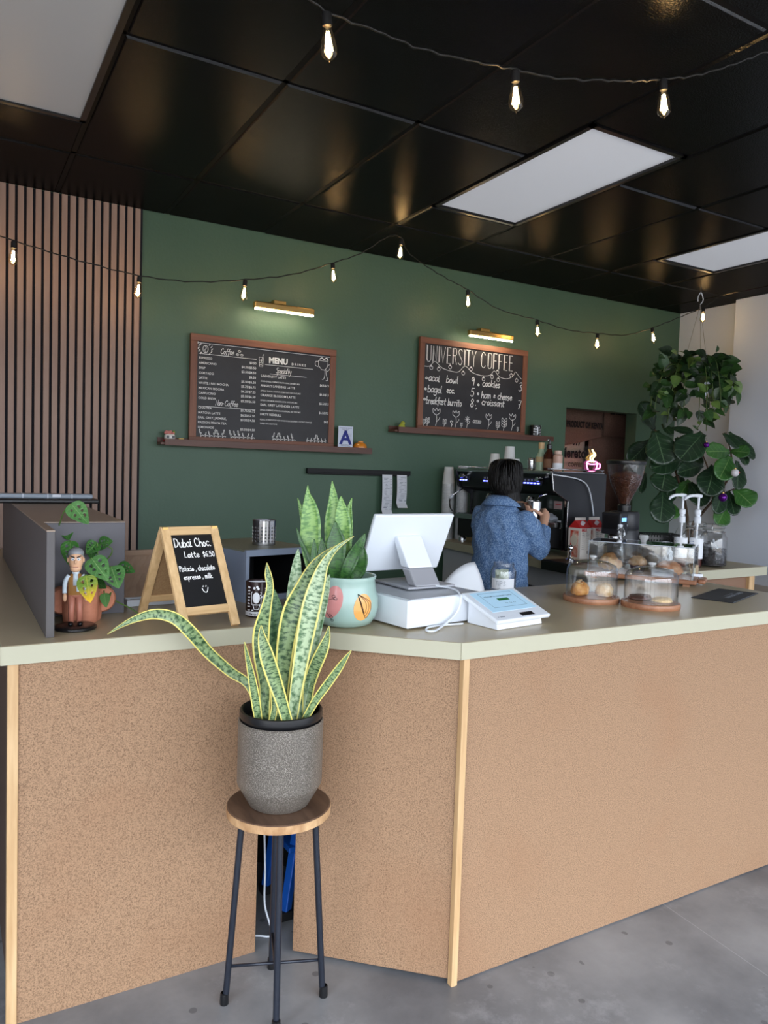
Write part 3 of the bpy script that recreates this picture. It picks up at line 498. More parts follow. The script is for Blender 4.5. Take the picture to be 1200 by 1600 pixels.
# back counter for the espresso machine (a peninsula from the green wall)
pen_t = thing('back_counter', 'laminate back counter with cream edge holding the espresso machine', 'counter', (3.0, 2.68, 0))
pp = [(2.97, 2.69), (4.2, 2.735), (4.2, 4.70), (3.11, 4.70)]
MB().prism(pp, ZU, ZT).build('worktop', lam_m, pen_t, world=True, bevel=.0015, seg=1)
for p, q in ((pp[0], pp[1]), (pp[1], pp[2]), (pp[3], pp[0])): MB().prism(edge(p, q), ZU-.001, ZT-.001).build('edge_band', edge_m, pen_t, world=True)
brown_side = mat('brown_side_panel', S(128, 96, 74), .6)
MB().box(3.25, 4.09, 2.76, 2.776, 0, ZU).build('end_panel', brown_side, pen_t, world=True)
MB().box(4.05, 4.10, 2.74, 2.79, 0, ZU).build('corner_post', pine_z, pen_t, world=True, bevel=.002)
MB().box(3.22, 3.24, 2.8, 4.68, 0, ZU).build('front_panel', mat('white_melamine', S(205, 205, 208), .5), pen_t, world=True)
MB().box(4.08, 4.1, 2.79, 4.68, 0, ZU).build('side_panel', brown_side, pen_t, world=True)
# black mini fridge under the peninsula
fr = thing('mini_fridge', 'black mini fridge under the back counter behind the barista', 'fridge', (3.03, 3.5, 0))
MB().box(0, .18, 0, .52, .02, .86).build('body', black_matte, fr, bevel=.01); MB().box(-.03, -.002, .005, .515, .06, .85).build('door', black_gloss, fr, bevel=.008); MB().box(-.045, -.03, .05, .07, .5, .78).build('handle', steel, fr, bevel=.003)
# low dark wood cabinet by the white wall at far right
lc = thing('side_table', 'low dark wood table with glossy top at the far right edge', 'table', (4.5, 2.5, 0))
dkw = wood('dark_red_wood', S(84, 44, 26), S(110, 62, 38), 'X', 8, .3)
MB().box(0, 1.1, 0, .8, .86, .90).build('tabletop', mat('glossy_taupe_top', S(160, 150, 140), .12), lc, bevel=.004); MB().box(.03, 1.07, .03, .77, .76, .86).build('apron', dkw, lc)
for a, b in ((.04, .04), (1.02, .04), (.04, .72), (1.02, .72)): MB().box(a, a+.05, b, b+.05, 0, .76).build('leg', dkw, lc, bevel=.003)
# ================================================================ things on the green wall
UX, UZ = Vector((1, 0, 0)), Vector((0, 0, 1))
frame_w = wood('red_brown_frame', S(112, 68, 50), S(146, 96, 72), 'X', 12, .5)
frame_wz = wood('red_brown_frame_upright', S(112, 68, 50), S(146, 96, 72), 'Z', 12, .5)
chalk_black = mat('chalkboard_black', S(34, 33, 37), .5, col2=S(44, 43, 47), nscale=6, ndet=5)
chalk = mat('chalk_white', S(250, 249, 247), .9)
shelf_w = wood('dark_walnut_ledge', S(84, 52, 42), S(112, 74, 60), 'X', 12, .45)

def ledge(x0, x1, z, label):
    t = thing('picture_ledge', label, 'shelf', (x0, 4.73, z), group='picture ledges on the green wall')
    L_ = x1-x0
    MB().box(0, L_, -.10, 0, 0, .014).build('plank', shelf_w, t, bevel=.001)
    MB().box(.022, L_, -.112, -.10, -.004, .036).build('front_lip', shelf_w, t, bevel=.001)
    MB().box(0, L_, -.012, 0, .014, .045).build('back_rail', shelf_w, t, bevel=.001)
    return t
ledge(1.105, 2.548, 1.666, 'dark walnut picture ledge under the printed drinks menu board')
ledge(2.735, 4.205, 1.828, 'dark walnut picture ledge under the hand-lettered food chalkboard')

def board(name, label, x0, x1, z0, z1):
    t = thing(name, label, 'menu board', (x0, 4.70, z0)); W_, H_ = x1-x0, z1-z0; e = .043
    MB().box(e-.005, W_-e+.005, -.004, .008, e-.005, H_-e+.005).build('black_panel', chalk_black, t)
    for a in (0, H_-e): MB().box(0, W_, -.014, .012, a, a+e).build('frame_rail', frame_w, t, bevel=.002)
    for a in (0, W_-e): MB().box(a, a+e, -.0135, .0115, e, H_-e).build('frame_stile', frame_wz, t, bevel=.002)
    return t, W_, H_
# --- drinks menu
t, W_, H_ = board('drinks_menu_board', 'printed black coffee and specialty drinks menu board in brown wood frame', 1.29, 2.285, 1.682, 2.357)
mb = MB(); PY = -.0065
def P1(u, v): return Vector((u*W_, PY, (1-v)*H_))
def line(u0, v0, u1, v1, wd=.0028): mb.ribbon([P1(u0, v0), P1(u1, v1)], wd, (0, -1, 0))
def sketch(pts, u, v, s, wd=.0022, closed=False, sm=True):
    q = [P1(u, v)+Vector((a*s, 0, b*s)) for a, b in pts]
    if closed: q.append(q[0])
    mb.ribbon(smooth_pts(q, 4) if sm else q, wd, (0, -1, 0))
def circ(u, v, r, wd=.0022, sx=1.0): sketch([(sx*math.cos(a*PI/6), math.sin(a*PI/6)) for a in range(13)], u, v, r, wd)
items = 'ESPRESSO|AMERICANO|DRIP|CORTADO|LATTE|WHITE / RED MOCHA|MEXICAN MOCHA|CAPPUCINO|COLD BREW'.split('|')
price = '$3.50|$4.50/$5.50|$3.50/$4.50|$4.50|$5.50/$6.50|$5.75/$6.75|$6.25/$7.25|$5.50/$6.50|$5.50/$6.50'.split('|')
for k, (a, b) in enumerate(zip(items, price)):
    v = .222+.0458*k
    text_into(mb, a, .0195, P1(.055, v), UX, UZ, bold=.006); text_into(mb, b, .0205, P1(.43, v+.002), UX, UZ, 'RIGHT', bold=.008)
items = 'CHAI TEA|MATCHA LATTE|EARL GREY, JASMINE,|PASSION PEACH TEA|LEMONADE'.split('|'); price = ['$5.75/$6.75', '$6.50/$7.50', '$3.50/$4.50', '', '$3.50/$4.50']
for k, (a, b) in enumerate(zip(items, price)):
    v = .678+.0445*k
    text_into(mb, a, .0195, P1(.055, v), UX, UZ, bold=.006)
    if b: text_into(mb, b, .0205, P1(.43, v+.002), UX, UZ, 'RIGHT', bold=.008)
pen(mb, 'Coffee', P1(.19, .158), UX, UZ+UX*.25, .036, .0032, gap=.1, xs=.8); pen(mb, 'Non-Coffee', P1(.165, .637), UX, UZ+UX*.25, .036, .0032, gap=.1, xs=.8)
line(.055, .175, .43, .175); line(.055, .655, .43, .655)
line(.045, .078, .962, .078); line(.962, .078, .962, .77); line(.045, .07, .045, .085, .006)
circ(.962, .775, .004, .004)
# bean in a laurel wreath
circ(.095, .13, .022, .0028, .75); sketch([(-.1, .9), (.2, .3), (-.2, -.3), (.1, -.9)], .095, .13, .022, .003)
for sgn in (-1, 1):
    for k in range(5):
        a = -.9+.45*k; c = (sgn*.042*math.cos(a), .036*math.sin(a)); sketch([(c[0]-.004, c[1]-.004), (c[0]+.003*sgn, c[1]+.005), (c[0]+.004, c[1]+.006)], .095, .13, 1, .004)
for a, b in ((0, .012), (-.012, -.01), (.016, -.01)): sketch([(a+.009*math.cos(q*PI/4), b+.006*math.sin(q*PI/4)) for q in range(9)], .315, .135, 1, .002); sketch([(a-.007, b), (a, b+.002), (a+.007, b-.001)], .315, .135, 1, .0018)
# glass with a straw
sketch([(-.014, .03), (-.010, -.03), (.012, -.03), (.016, .03), (-.014, .03)], .462, .195, 1, .0026, sm=False); sketch([(0, 0), (.014, .046), (.018, .05)], .462, .195, 1, .0028, sm=False)
for k in range(3): sketch([(-.008, -.02+.014*k), (0, -.014+.014*k), (.008, -.022+.014*k)], .462, .195, 1, .003)
text_into(mb, 'MENU', .052, P1(.515, .195), UX, UZ, xs=.92, bold=.028); text_into(mb, 'D R I N K S', .021, P1(.675, .195), UX, UZ, bold=.01)
line(.49, .215, .83, .215); pen(mb, 'Specialty', P1(.565, .285), UX, UZ+UX*.25, .036, .003, gap=.1, xs=.75); line(.525, .30, .785, .30)
spec = [('UNIVERSITY LATTE', 'SHAKEN ESPRESSO, HOMEMADE BROWN SUGAR, CINNAMON, MILK', '$6.5/$7.5'), ("ANGEL'S LANDING LATTE", 'ESPRESSO, TROPICAL COCONUT, CREAMY WHITE CHOCOLATE, MILK', '$6.5/$7.5'),
        ('ORANGE BLOSSOM LATTE', 'ESPRESSO, CARDAMOM, ORANGE BLOSSOM, CHOCOLATE, MILK', '$6.5/$7.5'), ('EARL GREY LAVENDER LATTE', 'ESPRESSO, HOMEMADE AROMATIC LAVENDER EARL GREY SYRUP, MILK', '$6.5/$7.5'),
        ('DIRTY REDBULL', 'REDBULL OF ENERGY/ICE BY YOUR CHOICE OF BLACKRASPBERRY, COCONUT OR MANGO', '$6.5')]
for k, (a, b, c) in enumerate(spec):
    v = .335+.0915*k
    text_into(mb, a, .0205, P1(.463, v), UX, UZ, bold=.009); text_into(mb, b, .0135, P1(.463, v+.047), UX, UZ, xs=.66, bold=.004); text_into(mb, c, .0205, P1(.955, v+.04 if k < 4 else v+.035), UX, UZ, 'RIGHT', xs=.9, bold=.008)
text_into(mb, 'TOPPED WITH COLD FOAM', .0135, P1(.463, .335+.0915*4+.085), UX, UZ, xs=.7, bold=.004)
# a coffee cup on legs, line drawing
sketch([(-.03, .03), (-.028, -.005), (-.005, -.03), (.02, -.03), (.038, -.005), (.04, .03), (-.03, .03)], .90, .165, 1, .003, sm=False)
sketch([(-.03, .022), (-.05, .02), (-.052, -.004), (-.03, -.012)], .90, .165, 1, .003); sketch([(-.02, .04), (-.005, .05), (.01, .04), (.03, .052), (.04, .036)], .90, .165, 1, .006)
sketch([(.018, -.03), (.02, -.06), (.012, -.09), (0, -.094)], .90, .165, 1, .003); sketch([(.026, -.028), (.03, -.06), (.042, -.096), (.03, -.1)], .90, .165, 1, .003); sketch([(.04, .0), (.055, .01), (.055, -.02), (.035, -.04)], .90, .165, 1, .003)
# foliage along the foot of the board
def sprig(u, v, s, flip=1):
    sketch([(0, 0), (.1*flip, .6), (.2*flip, 1.2)], u, v, s, .003)
    for a, b, c in ((.1, .4, -1), (.12, .7, 1), (.2, 1.2, 1)):
        sketch([(a*flip, b), (a*flip+.22*c*flip, b+.25), (a*flip+.18*c*flip, b+.6), (a*flip+.02, b+.3), (a*flip, b)], u, v, s, .003)
rng = random.Random(3)
for u0 in (.075, .27, .555, .80):
    for k in range(6):
        uu = u0+.028*k
        if uu < .95: sprig(uu, .932, rng.choice((.019, .025, .015, .027)), rng.choice((-1, 1)))
        if uu < .94: sketch([(0, 0), (.3, .3), (.7, .2)], uu, .934, .03, .004)
o = mb.build('printed_lettering', chalk, t)

# --- food chalkboard
t, W_, H_ = board('food_chalkboard', 'hand-lettered chalkboard headed university coffee in brown wood frame', 2.955, 3.962, 1.845, 2.527)
mb = MB()
x = .052
text_w = .80*W_
# tall thin double-stroke capitals
def tallpen(body, u, v, h, wtot):
    n_ = sum(GW.get(c, 3.4)+.9 if c != ' ' else 2.6 for c in body); k_ = wtot/n_*7/7
    x_ = 0
    for ch in body:
        if ch == ' ': x_ += 2.6; continue
        for st in G[ch]:
            raw = st.lstrip('|').split(); pts = [Vector((float(raw[i]), float(raw[i+1]), 0)) for i in range(0, len(raw), 2)]
            if not st.startswith('|'): pts = smooth_pts(pts, 4)
            mb.ribbon([P1(u, v)+Vector(((x_+p.x)*k_, 0, p.y*h/7)) for p in pts], .0042, (0, -1, 0))
        for sx_ in {'U': (.75,), 'N': (.7,), 'I': (.9,), 'E': (.7,), 'R': (.7,), 'T': (2.05,), 'O': (.7,), 'F': (.7,), 'C': (.85,)}.get(ch, ()): mb.ribbon([P1(u, v)+Vector(((x_+sx_)*k_, 0, y_*h/7)) for y_ in ((.9, 6.2) if ch in 'OC' else (.25, 6.75))], .0036, (0, -1, 0))
        x_ += GW.get(ch, 3.4)+.9
tallpen('UNIVERSITY COFFEE', .06, .25, .116, .81*W_)
gar = [(.045, .305), (.09, .30), (.135, .245), (.20, .305), (.29, .33), (.35, .325), (.405, .255), (.47, .315), (.56, .34), (.64, .325), (.68, .27), (.73, .33), (.80, .345), (.86, .31), (.885, .255), (.92, .30), (.95, .33)]
mb.ribbon(smooth_pts([P1(*q) for q in gar], 3), .0035, (0, -1, 0))
for u, v in ((.105, .315), (.17, .32), (.27, .285), (.39, .335), (.46, .28), (.58, .375), (.66, .34), (.71, .28), (.72, .365), (.845, .30), (.90, .35)): circ(u, v, .0135, .0032); circ(u, v-.018, .004, .005)
ink = .0062
def say(s, u, v, h=.052, **k): pen(mb, s, P1(u, v), UX, UZ+UX*.12, h, k.pop('wd', ink), gap=k.pop('gap', .35), jit=.25, **k)
say('acai', .085, .455, xs=1.0); say('bowl', .24, .455); say('bagel', .08, .575, xs=1.0); say('&cc.', .245, .565, .042); say('breakfast burrito', .07, .70, xs=.73)
say('9', .465, .46, .062); say('5', .465, .58, .062); say('8:', .465, .70, .062); say('cookies', .572, .455, xs=.95); say('3', .925, .465, .068)
say('ham', .565, .585); say('&', .68, .575, .038); say('cheese', .722, .585, xs=.85); say('croissant', .572, .665, xs=.95); say('7', .92, .675, .068)
for u, v in ((.067, .43), (.062, .545), (.057, .655), (.535, .445), (.535, .545), (.535, .625)): circ(u, v, .006, .007, 1.3)
for u, v in ((.515, .675), (.525, .705), (.52, .715)): circ(u, v, .002, .004)
def flower(u, v, h, kind):
    sketch([(0, 0), (.1, .5), (.05, 1)], u, v, h, .0035)
    if kind == 0: [sketch([(.05, 1), (.05+.35*math.cos(a), 1+.35*math.sin(a))], u, v, h, .0035, sm=False) for a in [q*PI/4 for q in range(8)]]
    elif kind == 1: sketch([(.05, .9), (-.3, 1.15), (-.3, 1.5), (-.1, 1.3), (.05, 1.55), (.2, 1.3), (.4, 1.5), (.4, 1.15), (.05, .9)], u, v, h, .0035)
    else: [sketch([(.08, .3+.25*k_), (.3*s_+.08, .45+.25*k_), (.25*s_+.08, .7+.25*k_), (.08, .45+.25*k_)], u, v, h, .0035) for k_ in range(3) for s_ in (-1, 1)]
    sketch([(.08, .35), (.35, .6), (.4, .75)], u, v, h, .0035)
for u, v, h, kd in ((.085, .935, .05, 2), (.16, .93, .085, 1), (.235, .93, .045, 2), (.335, .93, .08, 1), (.44, .93, .065, 0), (.64, .925, .075, 1), (.73, .93, .055, 2), (.79, .93, .08, 2), (.87, .925, .085, 1), (.055, .935, .04, 2), (.30, .93, .03, 1), (.39, .93, .03, 2), (.93, .935, .03, 2)): flower(u, v, h, kd)
sketch([(-.035, -.01), (.035, -.01), (.035, .01), (-.035, .01), (-.035, -.01)], .535, .855, 1, .003, sm=False); text_into(mb, 'CATURN', .02, P1(.535, .865), UX, UZ, 'CENTER', bold=.01)
mb.build('chalk_lettering', chalk, t)

# picture lights
brass = mat('brushed_brass', S(190, 158, 98), .32, .85)
def led(k): return mat('led_strip', S(255, 240, 205), .5, emit=(1, .86, .6, 1), estr=k)
def picture_light(x0, x1, z, label):
    t = thing('picture_light', label, 'wall light', ((x0+x1)/2, 4.73, z), group='brass picture lights'); h = (x1-x0)/2
    MB().box(-.045, .04, -.06, 0, .040, .082).build('wall_plate', brass, t, bevel=.004)
    MB().box(-.014, .014, -.115, -.05, .038, .052).build('arm', brass, t, bevel=.003)
    MB().box(-h, h, -.145, -.105, .002, .042).build('bar', brass, t, bevel=.008)
    MB().box(-h+.006, h-.006, -.141, -.124, -.007, .001).build('led_strip', led(36), t)
picture_light(1.66, 2.07, 2.545, 'brass bar picture light over the drinks menu board')
picture_light(3.32, 3.73, 2.565, 'brass bar picture light over the food chalkboard')

# toys, sign, vase, tin on the ledges
t = thing('toy_camper_van', 'tiny white toy camper with red base on left end of the first ledge', 'toy', (1.165, 4.675, 1.68)); tw = mat('toy_white', S(235, 232, 226), .4); tr = mat('toy_red', S(190, 40, 44), .4)
MB().box(-.028, .034, -.022, .022, .012, .052).build('cabin', tw, t, bevel=.012); MB().box(-.03, .036, -.023, .023, .006, .018).build('chassis', tr, t, bevel=.003)
for a in (-.014, .02): MB().box(a-.007, a+.009, -.0236, -.02, .026, .042).build('window', black_gloss, t)
for a in (-.016, .02):
    mb = MB(); mb.tube([(a, -.026, .009), (a, .026, .009)], .009, 12); mb.build('wheel', mat('toy_wheel', S(70, 40, 44), .5), t)
mb = MB()
for k in range(9): mb.sphere((-.024+.006*k, random.uniform(-.01, .01), .056+random.uniform(0, .012)), .009, 8, 6)
mb.build('roof_flowers', mat('toy_pink', S(214, 140, 132), .6), t, smooth=True)
MB().sphere((.028, 0, .06), (.008, .008, .014), 8, 6).build('cactus', mat('toy_green', S(140, 160, 40), .6), t, smooth=True)
t = thing('toy_car', 'tiny blue and yellow toy car beside the toy camper', 'toy', (1.232, 4.67, 1.68))
MB().box(-.02, .022, -.012, .012, .006, .018).build('body', mat('toy_blue', S(40, 50, 120), .4), t, bevel=.004); MB().box(-.012, .02, -.011, .011, .018, .030).build('roof', mat('toy_yellow', S(224, 190, 110), .4), t, bevel=.004)
for a in (-.011, .012): MB().tube([(a, -.013, .006), (a, .013, .006)], .006, 10).build('wheel', black_matte, t)
o = MB().box(-.022, .022, -.006, .006, 0, .008).build('chalk_stick', chalk, None, loc=(1.305, 4.625, 1.702), bevel=.003); tag(o, 'short white chalk stick lying on the ledge lip by the drinks board', 'chalk')
# health grade card
t = thing('grade_card', 'white letter A grade card leaning on the ledge beside the drinks board', 'sign', (2.30, 4.655, 1.68))
gx0, gw, gh = 0, .112, .165
MB().box(0, gw, -.0015, .0015, 0, gh).build('card', mat('card_paleblue', S(214, 222, 240), .35), t)
mb = MB(); text_into(mb, 'A', .128, (gw*.5, -.003, .045), UX, UZ, 'CENTER', bold=.02); mb.build('letter', mat('navy_ink', S(28, 42, 140), .6), t)
mb = MB()
for s_, y_, z_ in (('COUNTY OF LOS ANGELES', .0075, .150), ('PUBLIC HEALTH', .0075, .140), ('GRADE', .009, .131), ('90 TO 100 PERCENT', .007, .036), ('COUNTY HEALTH OFFICER', .006, .028), ('INSPECTED', .010, .010)): text_into(mb, s_, y_, (gw*.5, -.003, z_), UX, UZ, 'CENTER', bold=.008)
for k in range(6): text_into(mb, 'SCORE REPORT'[:12-k % 3], .0045, (gw*.78, -.003, .112-.009*k), UX, UZ, 'CENTER')
mb.build('fine_print', mat('slate_ink', S(70, 80, 120), .7), t)
o = MB(); o.lathe([(0, 0), (.035, 0), (.046, .012), (.05, .03), (.042, .048), (.026, .058), (.012, .062), (0, .062)], 24)
t = thing('orange_vase', 'round orange glazed pot at the right end of the first ledge', 'pot', (2.478, 4.668, 1.68)); oz = mat('orange_glaze', S(226, 138, 40), .12, coat=.5)
o.build('body', oz, t, smooth=True); MB().lathe([(.012, .0), (.018, 0), (.02, .008), (.016, .012), (.012, .012), (.012, 0)], 20, (.004, 0, .058)).build('collar', mat('orange_rim', S(236, 170, 96), .2), t, smooth=True)
t = thing('glass_frog', 'small yellow-green figurine at left end of the second ledge', 'figurine', (2.815, 4.675, 1.842)); yg = mat('yellow_green_glaze', S(176, 182, 70), .25)
mb = MB(); mb.sphere((0, 0, .024), (.026, .022, .026), 14, 10); mb.sphere((.004, -.006, .05), (.018, .016, .016), 12, 8); mb.build('body', yg, t, smooth=True)
mb = MB()
for a, b in ((-.026, -.012), (.03, -.012), (-.012, -.022), (.018, -.022)): mb.sphere((a, b, .006), (.012, .01, .007), 8, 6)
mb.build('feet', mat('pale_grey_glaze', S(170, 172, 160), .3), t, smooth=True)
t = thing('coffee_tin', 'black and white printed tin at right end of the second ledge', 'tin', (4.055, 4.672, 1.842))
MB().lathe([(0, 0), (.046, 0), (.046, .105), (0, .105)], 24).build('body', black_gloss, t, smooth='auto')
MB().lathe([(.0465, .0), (.048, .0), (.048, .016), (.0465, .016)], 24).build('base_band', white_plastic, t, smooth='auto')
mb = MB()
for k, (a, z_, h_) in enumerate(((-.9, .05, .02), (-.6, .07, .014), (-.3, .05, .04), (.0, .06, .026), (.3, .045, .018), (.55, .075, .02))):
    for q in range(3):
        c = [(math.sin(a+d_)*.0475*1.0, -math.cos(a+d_)*.0475, z_-.02+q*.02+e_) for d_, e_ in ((-.1, 0), (.1, 0), (.1, h_*.5), (-.1, h_*.5))]
        mb.face(c)
mb.build('print', white_plastic, t)

# receipt rail and receipts
o = MB().box(2.10, 2.92, 4.70, 4.73, 1.518, 1.552).box(2.10, 2.90, 4.69, 4.70, 1.512, 1.524).build('ticket_rail', black_matte, None, loc=None, bevel=.003)
tag(o, 'long black order ticket rail on green wall above the register', 'ticket rail')
def receipt(x0, ztop, L_, lines, label, seed):
    t = thing('receipt', label, 'receipt', (x0, 4.686, ztop), group='receipts hanging from the ticket rail'); rg = random.Random(seed)
    rows = []; n_ = 14
    def yy(q): return -.004-.012*math.sin(q*2.8)-(.03*max(0, q-.85)/.15)
    for j in range(n_+1):
        q = j/n_; rows.append([(-.004*q, yy(q), -L_*q), (.082-.004*q, yy(q), -L_*q)])
    MB().grid(rows).build('paper', white_paper, t, solid=.0006)
    mb = MB()
    for k in range(lines):
        q = .09+.8*k/lines; z_ = -L_*q; y_ = yy(q)-.0012; a = rg.uniform(.008, .03); b = a+rg.uniform(.012, .04)
        h_ = .0018 if k < lines-2 else .004
        mb.face([(a, y_, z_), (b, y_, z_), (b, y_, z_+h_), (a, y_, z_+h_)])
        if rg.random() < .5: mb.face([(.062, y_, z_), (.076, y_, z_), (.076, y_, z_+h_), (.062, y_, z_+h_)])
    mb.build('print', mat('receipt_ink', S(110, 115, 130), .8), t)
receipt(2.672, 1.522, .29, 22, 'longer white receipt, left one hanging from the ticket rail', 1)
receipt(2.793, 1.522, .235, 18, 'shorter white receipt, right one hanging from the ticket rail', 2)

# sacks and neon cup in the pass-through
def sack(name, label, x0, x1, z0, z1, y, m_, sag=0, seed=0):
    t = thing(name, label, 'sack', ((x0+x1)/2, y, z0), group='coffee sacks in the pass-through'); rows = []; n_ = 14; rg = random.Random(seed)
    for j in range(n_+1):
        row = []
        for i in range(n_+1):
            a, b = i/n_, j/n_; s_ = sag*math.sin(a*PI*.5+.0) if sag else 0
            zz = z1-(z1-z0)*b+(s_*b*a if sag > 0 else 0)
            row.append((x0+(x1-x0)*a-(x0+x1)/2, -.05*math.sin(PI*a)*math.sin(PI*min(b*1.1, 1))-.008*noise.noise(Vector((a*4+seed, b*4, 0))), zz-z0))
        rows.append(row)
    MB().grid(rows).build('burlap', m_, t, smooth=True, solid=.01)
    return t
bur1 = mat('brown_burlap', S(104, 80, 68), .95, col2=S(126, 98, 84), nscale=120, bump=.3, bscale=260)
bur2 = mat('cream_burlap', S(178, 158, 140), .95, col2=S(196, 178, 160), nscale=120, bump=.3, bscale=260)
ink_m = mat('sack_ink', S(28, 22, 22), .9)
t = sack('coffee_sack', 'dark burlap sack printed product of kenya, upper left in the pass-through', 4.62, 5.20, 1.82, 2.20, 5.06, bur1, sag=.10, seed=1)
mb = MB(); text_into(mb, 'PRODUCT OF KENYA', .075, (-.225, -.07, .165), UX, UZ, xs=.6, bold=.03); mb.build('print', ink_m, t)
t = sack('coffee_sack', 'brown burlap sack, upper right in the pass-through', 5.19, 5.62, 1.93, 2.26, 5.10, bur1, seed=2)
mb = MB(); text_into(mb, '2.5 KENYA', .06, (-.16, -.075, .20), UX, UZ, xs=.8, bold=.03); mb.build('print', ink_m, t)
t = sack('coffee_sack', 'cream burlap sack with red and blue stripes behind the neon cup', 4.62, 5.08, 1.2, 1.96, 5.17, bur2, seed=3)
mb = MB(); text_into(mb, 'Mereto', .125, (-.14, -.085, .52), UX, UZ, xs=.82, bold=.02); text_into(mb, 'COFFEE', .05, (-.04, -.085, .44), UX, UZ, bold=.01)
for k in range(3): mb.tube([(.02+.03*k, -.085, .63), (.03+.03*k, -.085, .66), (.02+.03*k, -.085, .70)], .005, 6)
mb.build('print', ink_m, t)
for xx, c in ((-.22, S(140, 50, 60)), (-.185, S(60, 62, 90)), (-.15, S(140, 50, 60))):
    MB().box(xx, xx+.016, -.062, -.056, .02, .72).build('stripe', mat('stripe_%d' % int(c[0]*1000), c, .9), t)
sack('coffee_sack', 'plain brown burlap sack, lower right in the pass-through', 5.09, 5.75, 1.2, 1.95, 5.12, bur1, seed=4)
t = thing('neon_cup_sign', 'pink neon coffee cup sign with glowing yellow steam in the pass-through', 'neon sign', (4.86, 4.84, 1.60))
pink = mat('neon_pink', S(255, 120, 200), .4, emit=(1, .18, .55, 1), estr=5); yel = mat('neon_yellow', S(255, 220, 120), .4, emit=(1, .62, .18, 1), estr=8)
mb = MB(); mb.tube([(.062*math.cos(a*PI/8), 0, .075+.014*math.sin(a*PI/8)) for a in range(17)], .0055, 6)
mb.tube(smooth_pts([(-.062, 0, .075), (-.055, 0, .03), (-.03, 0, .005), (.03, 0, .005), (.055, 0, .03), (.062, 0, .075)], 3), .0055, 6); mb.tube(smooth_pts([(.058, 0, .065), (.095, 0, .066), (.092, 0, .03), (.05, 0, .025)], 3), .0055, 6); mb.build('cup_tube', pink, t, smooth=True)
mb = MB(); mb.tube(smooth_pts([(-.01, -.005, .08), (-.03, -.005, .12), (.012, -.005, .15), (-.01, -.005, .19)], 4), .006, 6); mb.tube(smooth_pts([(.015, -.005, .08), (.0, -.005, .11), (.03, -.005, .14), (.015, -.005, .165)], 4), .006, 6); mb.build('steam_tube', yel, t, smooth=True)
MB().box(-.09, .11, .012, .018, -.03, .22).build('backing', glass('sign_acrylic', refl=.6), t); MB().box(-.08, .10, -.02, .04, -.378, -.368).box(.0, .02, .012, .018, -.368, -.03).build('stand', MATS['sign_acrylic'], t)

# ================================================================ string lights
wire_m = mat('black_cable', S(20, 20, 18), .5); glow = mat('filament', S(255, 220, 160), .5, emit=(1, .70, .36, 1), estr=95); bulb_g = glass('bulb_glass', (1, .90, .72, 1), 1.5, .12)
glow2 = mat('bulb_core', S(255, 225, 170), .5, emit=(1, .74, .42, 1), estr=14)
def bulb_proto():
    t = thing('string_bulb', 'x', 'bulb', (0, 0, 0), group='x')
    MB().lathe([(0, 0), (.012, 0), (.0135, -.006), (.0135, -.034), (.010, -.036), (0, -.036)], 14).build('socket', black_matte, t, smooth='auto')
    MB().lathe([(.010, -.034), (.013, -.046), (.0205, -.074), (.0235, -.094), (.021, -.108), (.012, -.117), (.004, -.120), (.0, -.126)], 18).build('glass_bulb', bulb_g, t, smooth=True)
    mb = MB(); mb.tube([(0, 0, -.052), (0, 0, -.098)], [.0035, .0055], 8)
    for k in range(4):
        a = PI/2*k+.4; mb.tube([(.004*math.cos(a), .004*math.sin(a), -.048), (.0115*math.cos(a+.3), .0115*math.sin(a+.3), -.098)], .0014, 5)
    mb.build('filament', glow, t, smooth=True)
    return t
BULBS_BACK = [(.29, 4.4, 2.665), (.92, 4.4, 2.585), (1.53, 4.4, 2.655), (2.10, 4.4, 2.845), (2.45, 4.15, 2.995), (3.15, 4.4, 2.83), (3.79, 4.4, 2.70), (4.41, 4.4, 2.675), (5.02, 4.4, 2.79), (5.32, 4.15, 2.955)]
BULBS_FRONT = [(.91, 2.0, 2.80), (1.59, 2.0, 2.855), (2.27, 2.0, 3.02)]
BULBS_FRONT = [(.893, 1.955, 2.80), (1.55, 1.955, 2.832), (2.13, 1.875, 2.93)]
bl = ['first lit bulb from the left, in front of the wood slats', 'lit bulb at the right edge of the wood slats', 'lit bulb above the left end of the drinks menu board light', 'lit bulb above and right of the drinks menu board light', 'lit bulb nearest the ceiling hook, between the two boards', 'lit bulb above the left side of the food chalkboard', 'lit bulb right of the food chalkboard light', 'lit bulb left above the pass-through opening', 'lit bulb right above the pass-through opening', 'lit bulb by the white wall above the hanging pothos']
fl = ['nearest large lit bulb hanging from the ceiling at top centre', 'second large lit bulb on the near string, above the troffer light', 'third large lit bulb on the near string, above the troffer corner at right']
proto = bulb_proto(); first = True
rb = random.Random(5)
for P_, lab, grp in [(p, l, 'bulbs on the string along the green wall') for p, l in zip(BULBS_BACK, bl)]+[(p, l, 'bulbs on the near string') for p, l in zip(BULBS_FRONT, fl)]:
    if first: o = proto; o.location = P_; first = False
    else: o = dup(proto, P_)
    o['label'] = lab; o['group'] = grp; o.rotation_euler = (rb.uniform(-.12, .12), rb.uniform(-.18, .1), 0)
    cap = None
def cable(pts, label, name='light_string', r=.0035):
    q = smooth_pts(pts, 6); q = [p+Vector((0, .003*math.sin(i*1.7), .003*math.cos(i*2.3))) for i, p in enumerate(q)]
    o = MB().tube(q, r, 5).build(name, wire_m, None, smooth=True); tag(o, label, 'cable'); return o
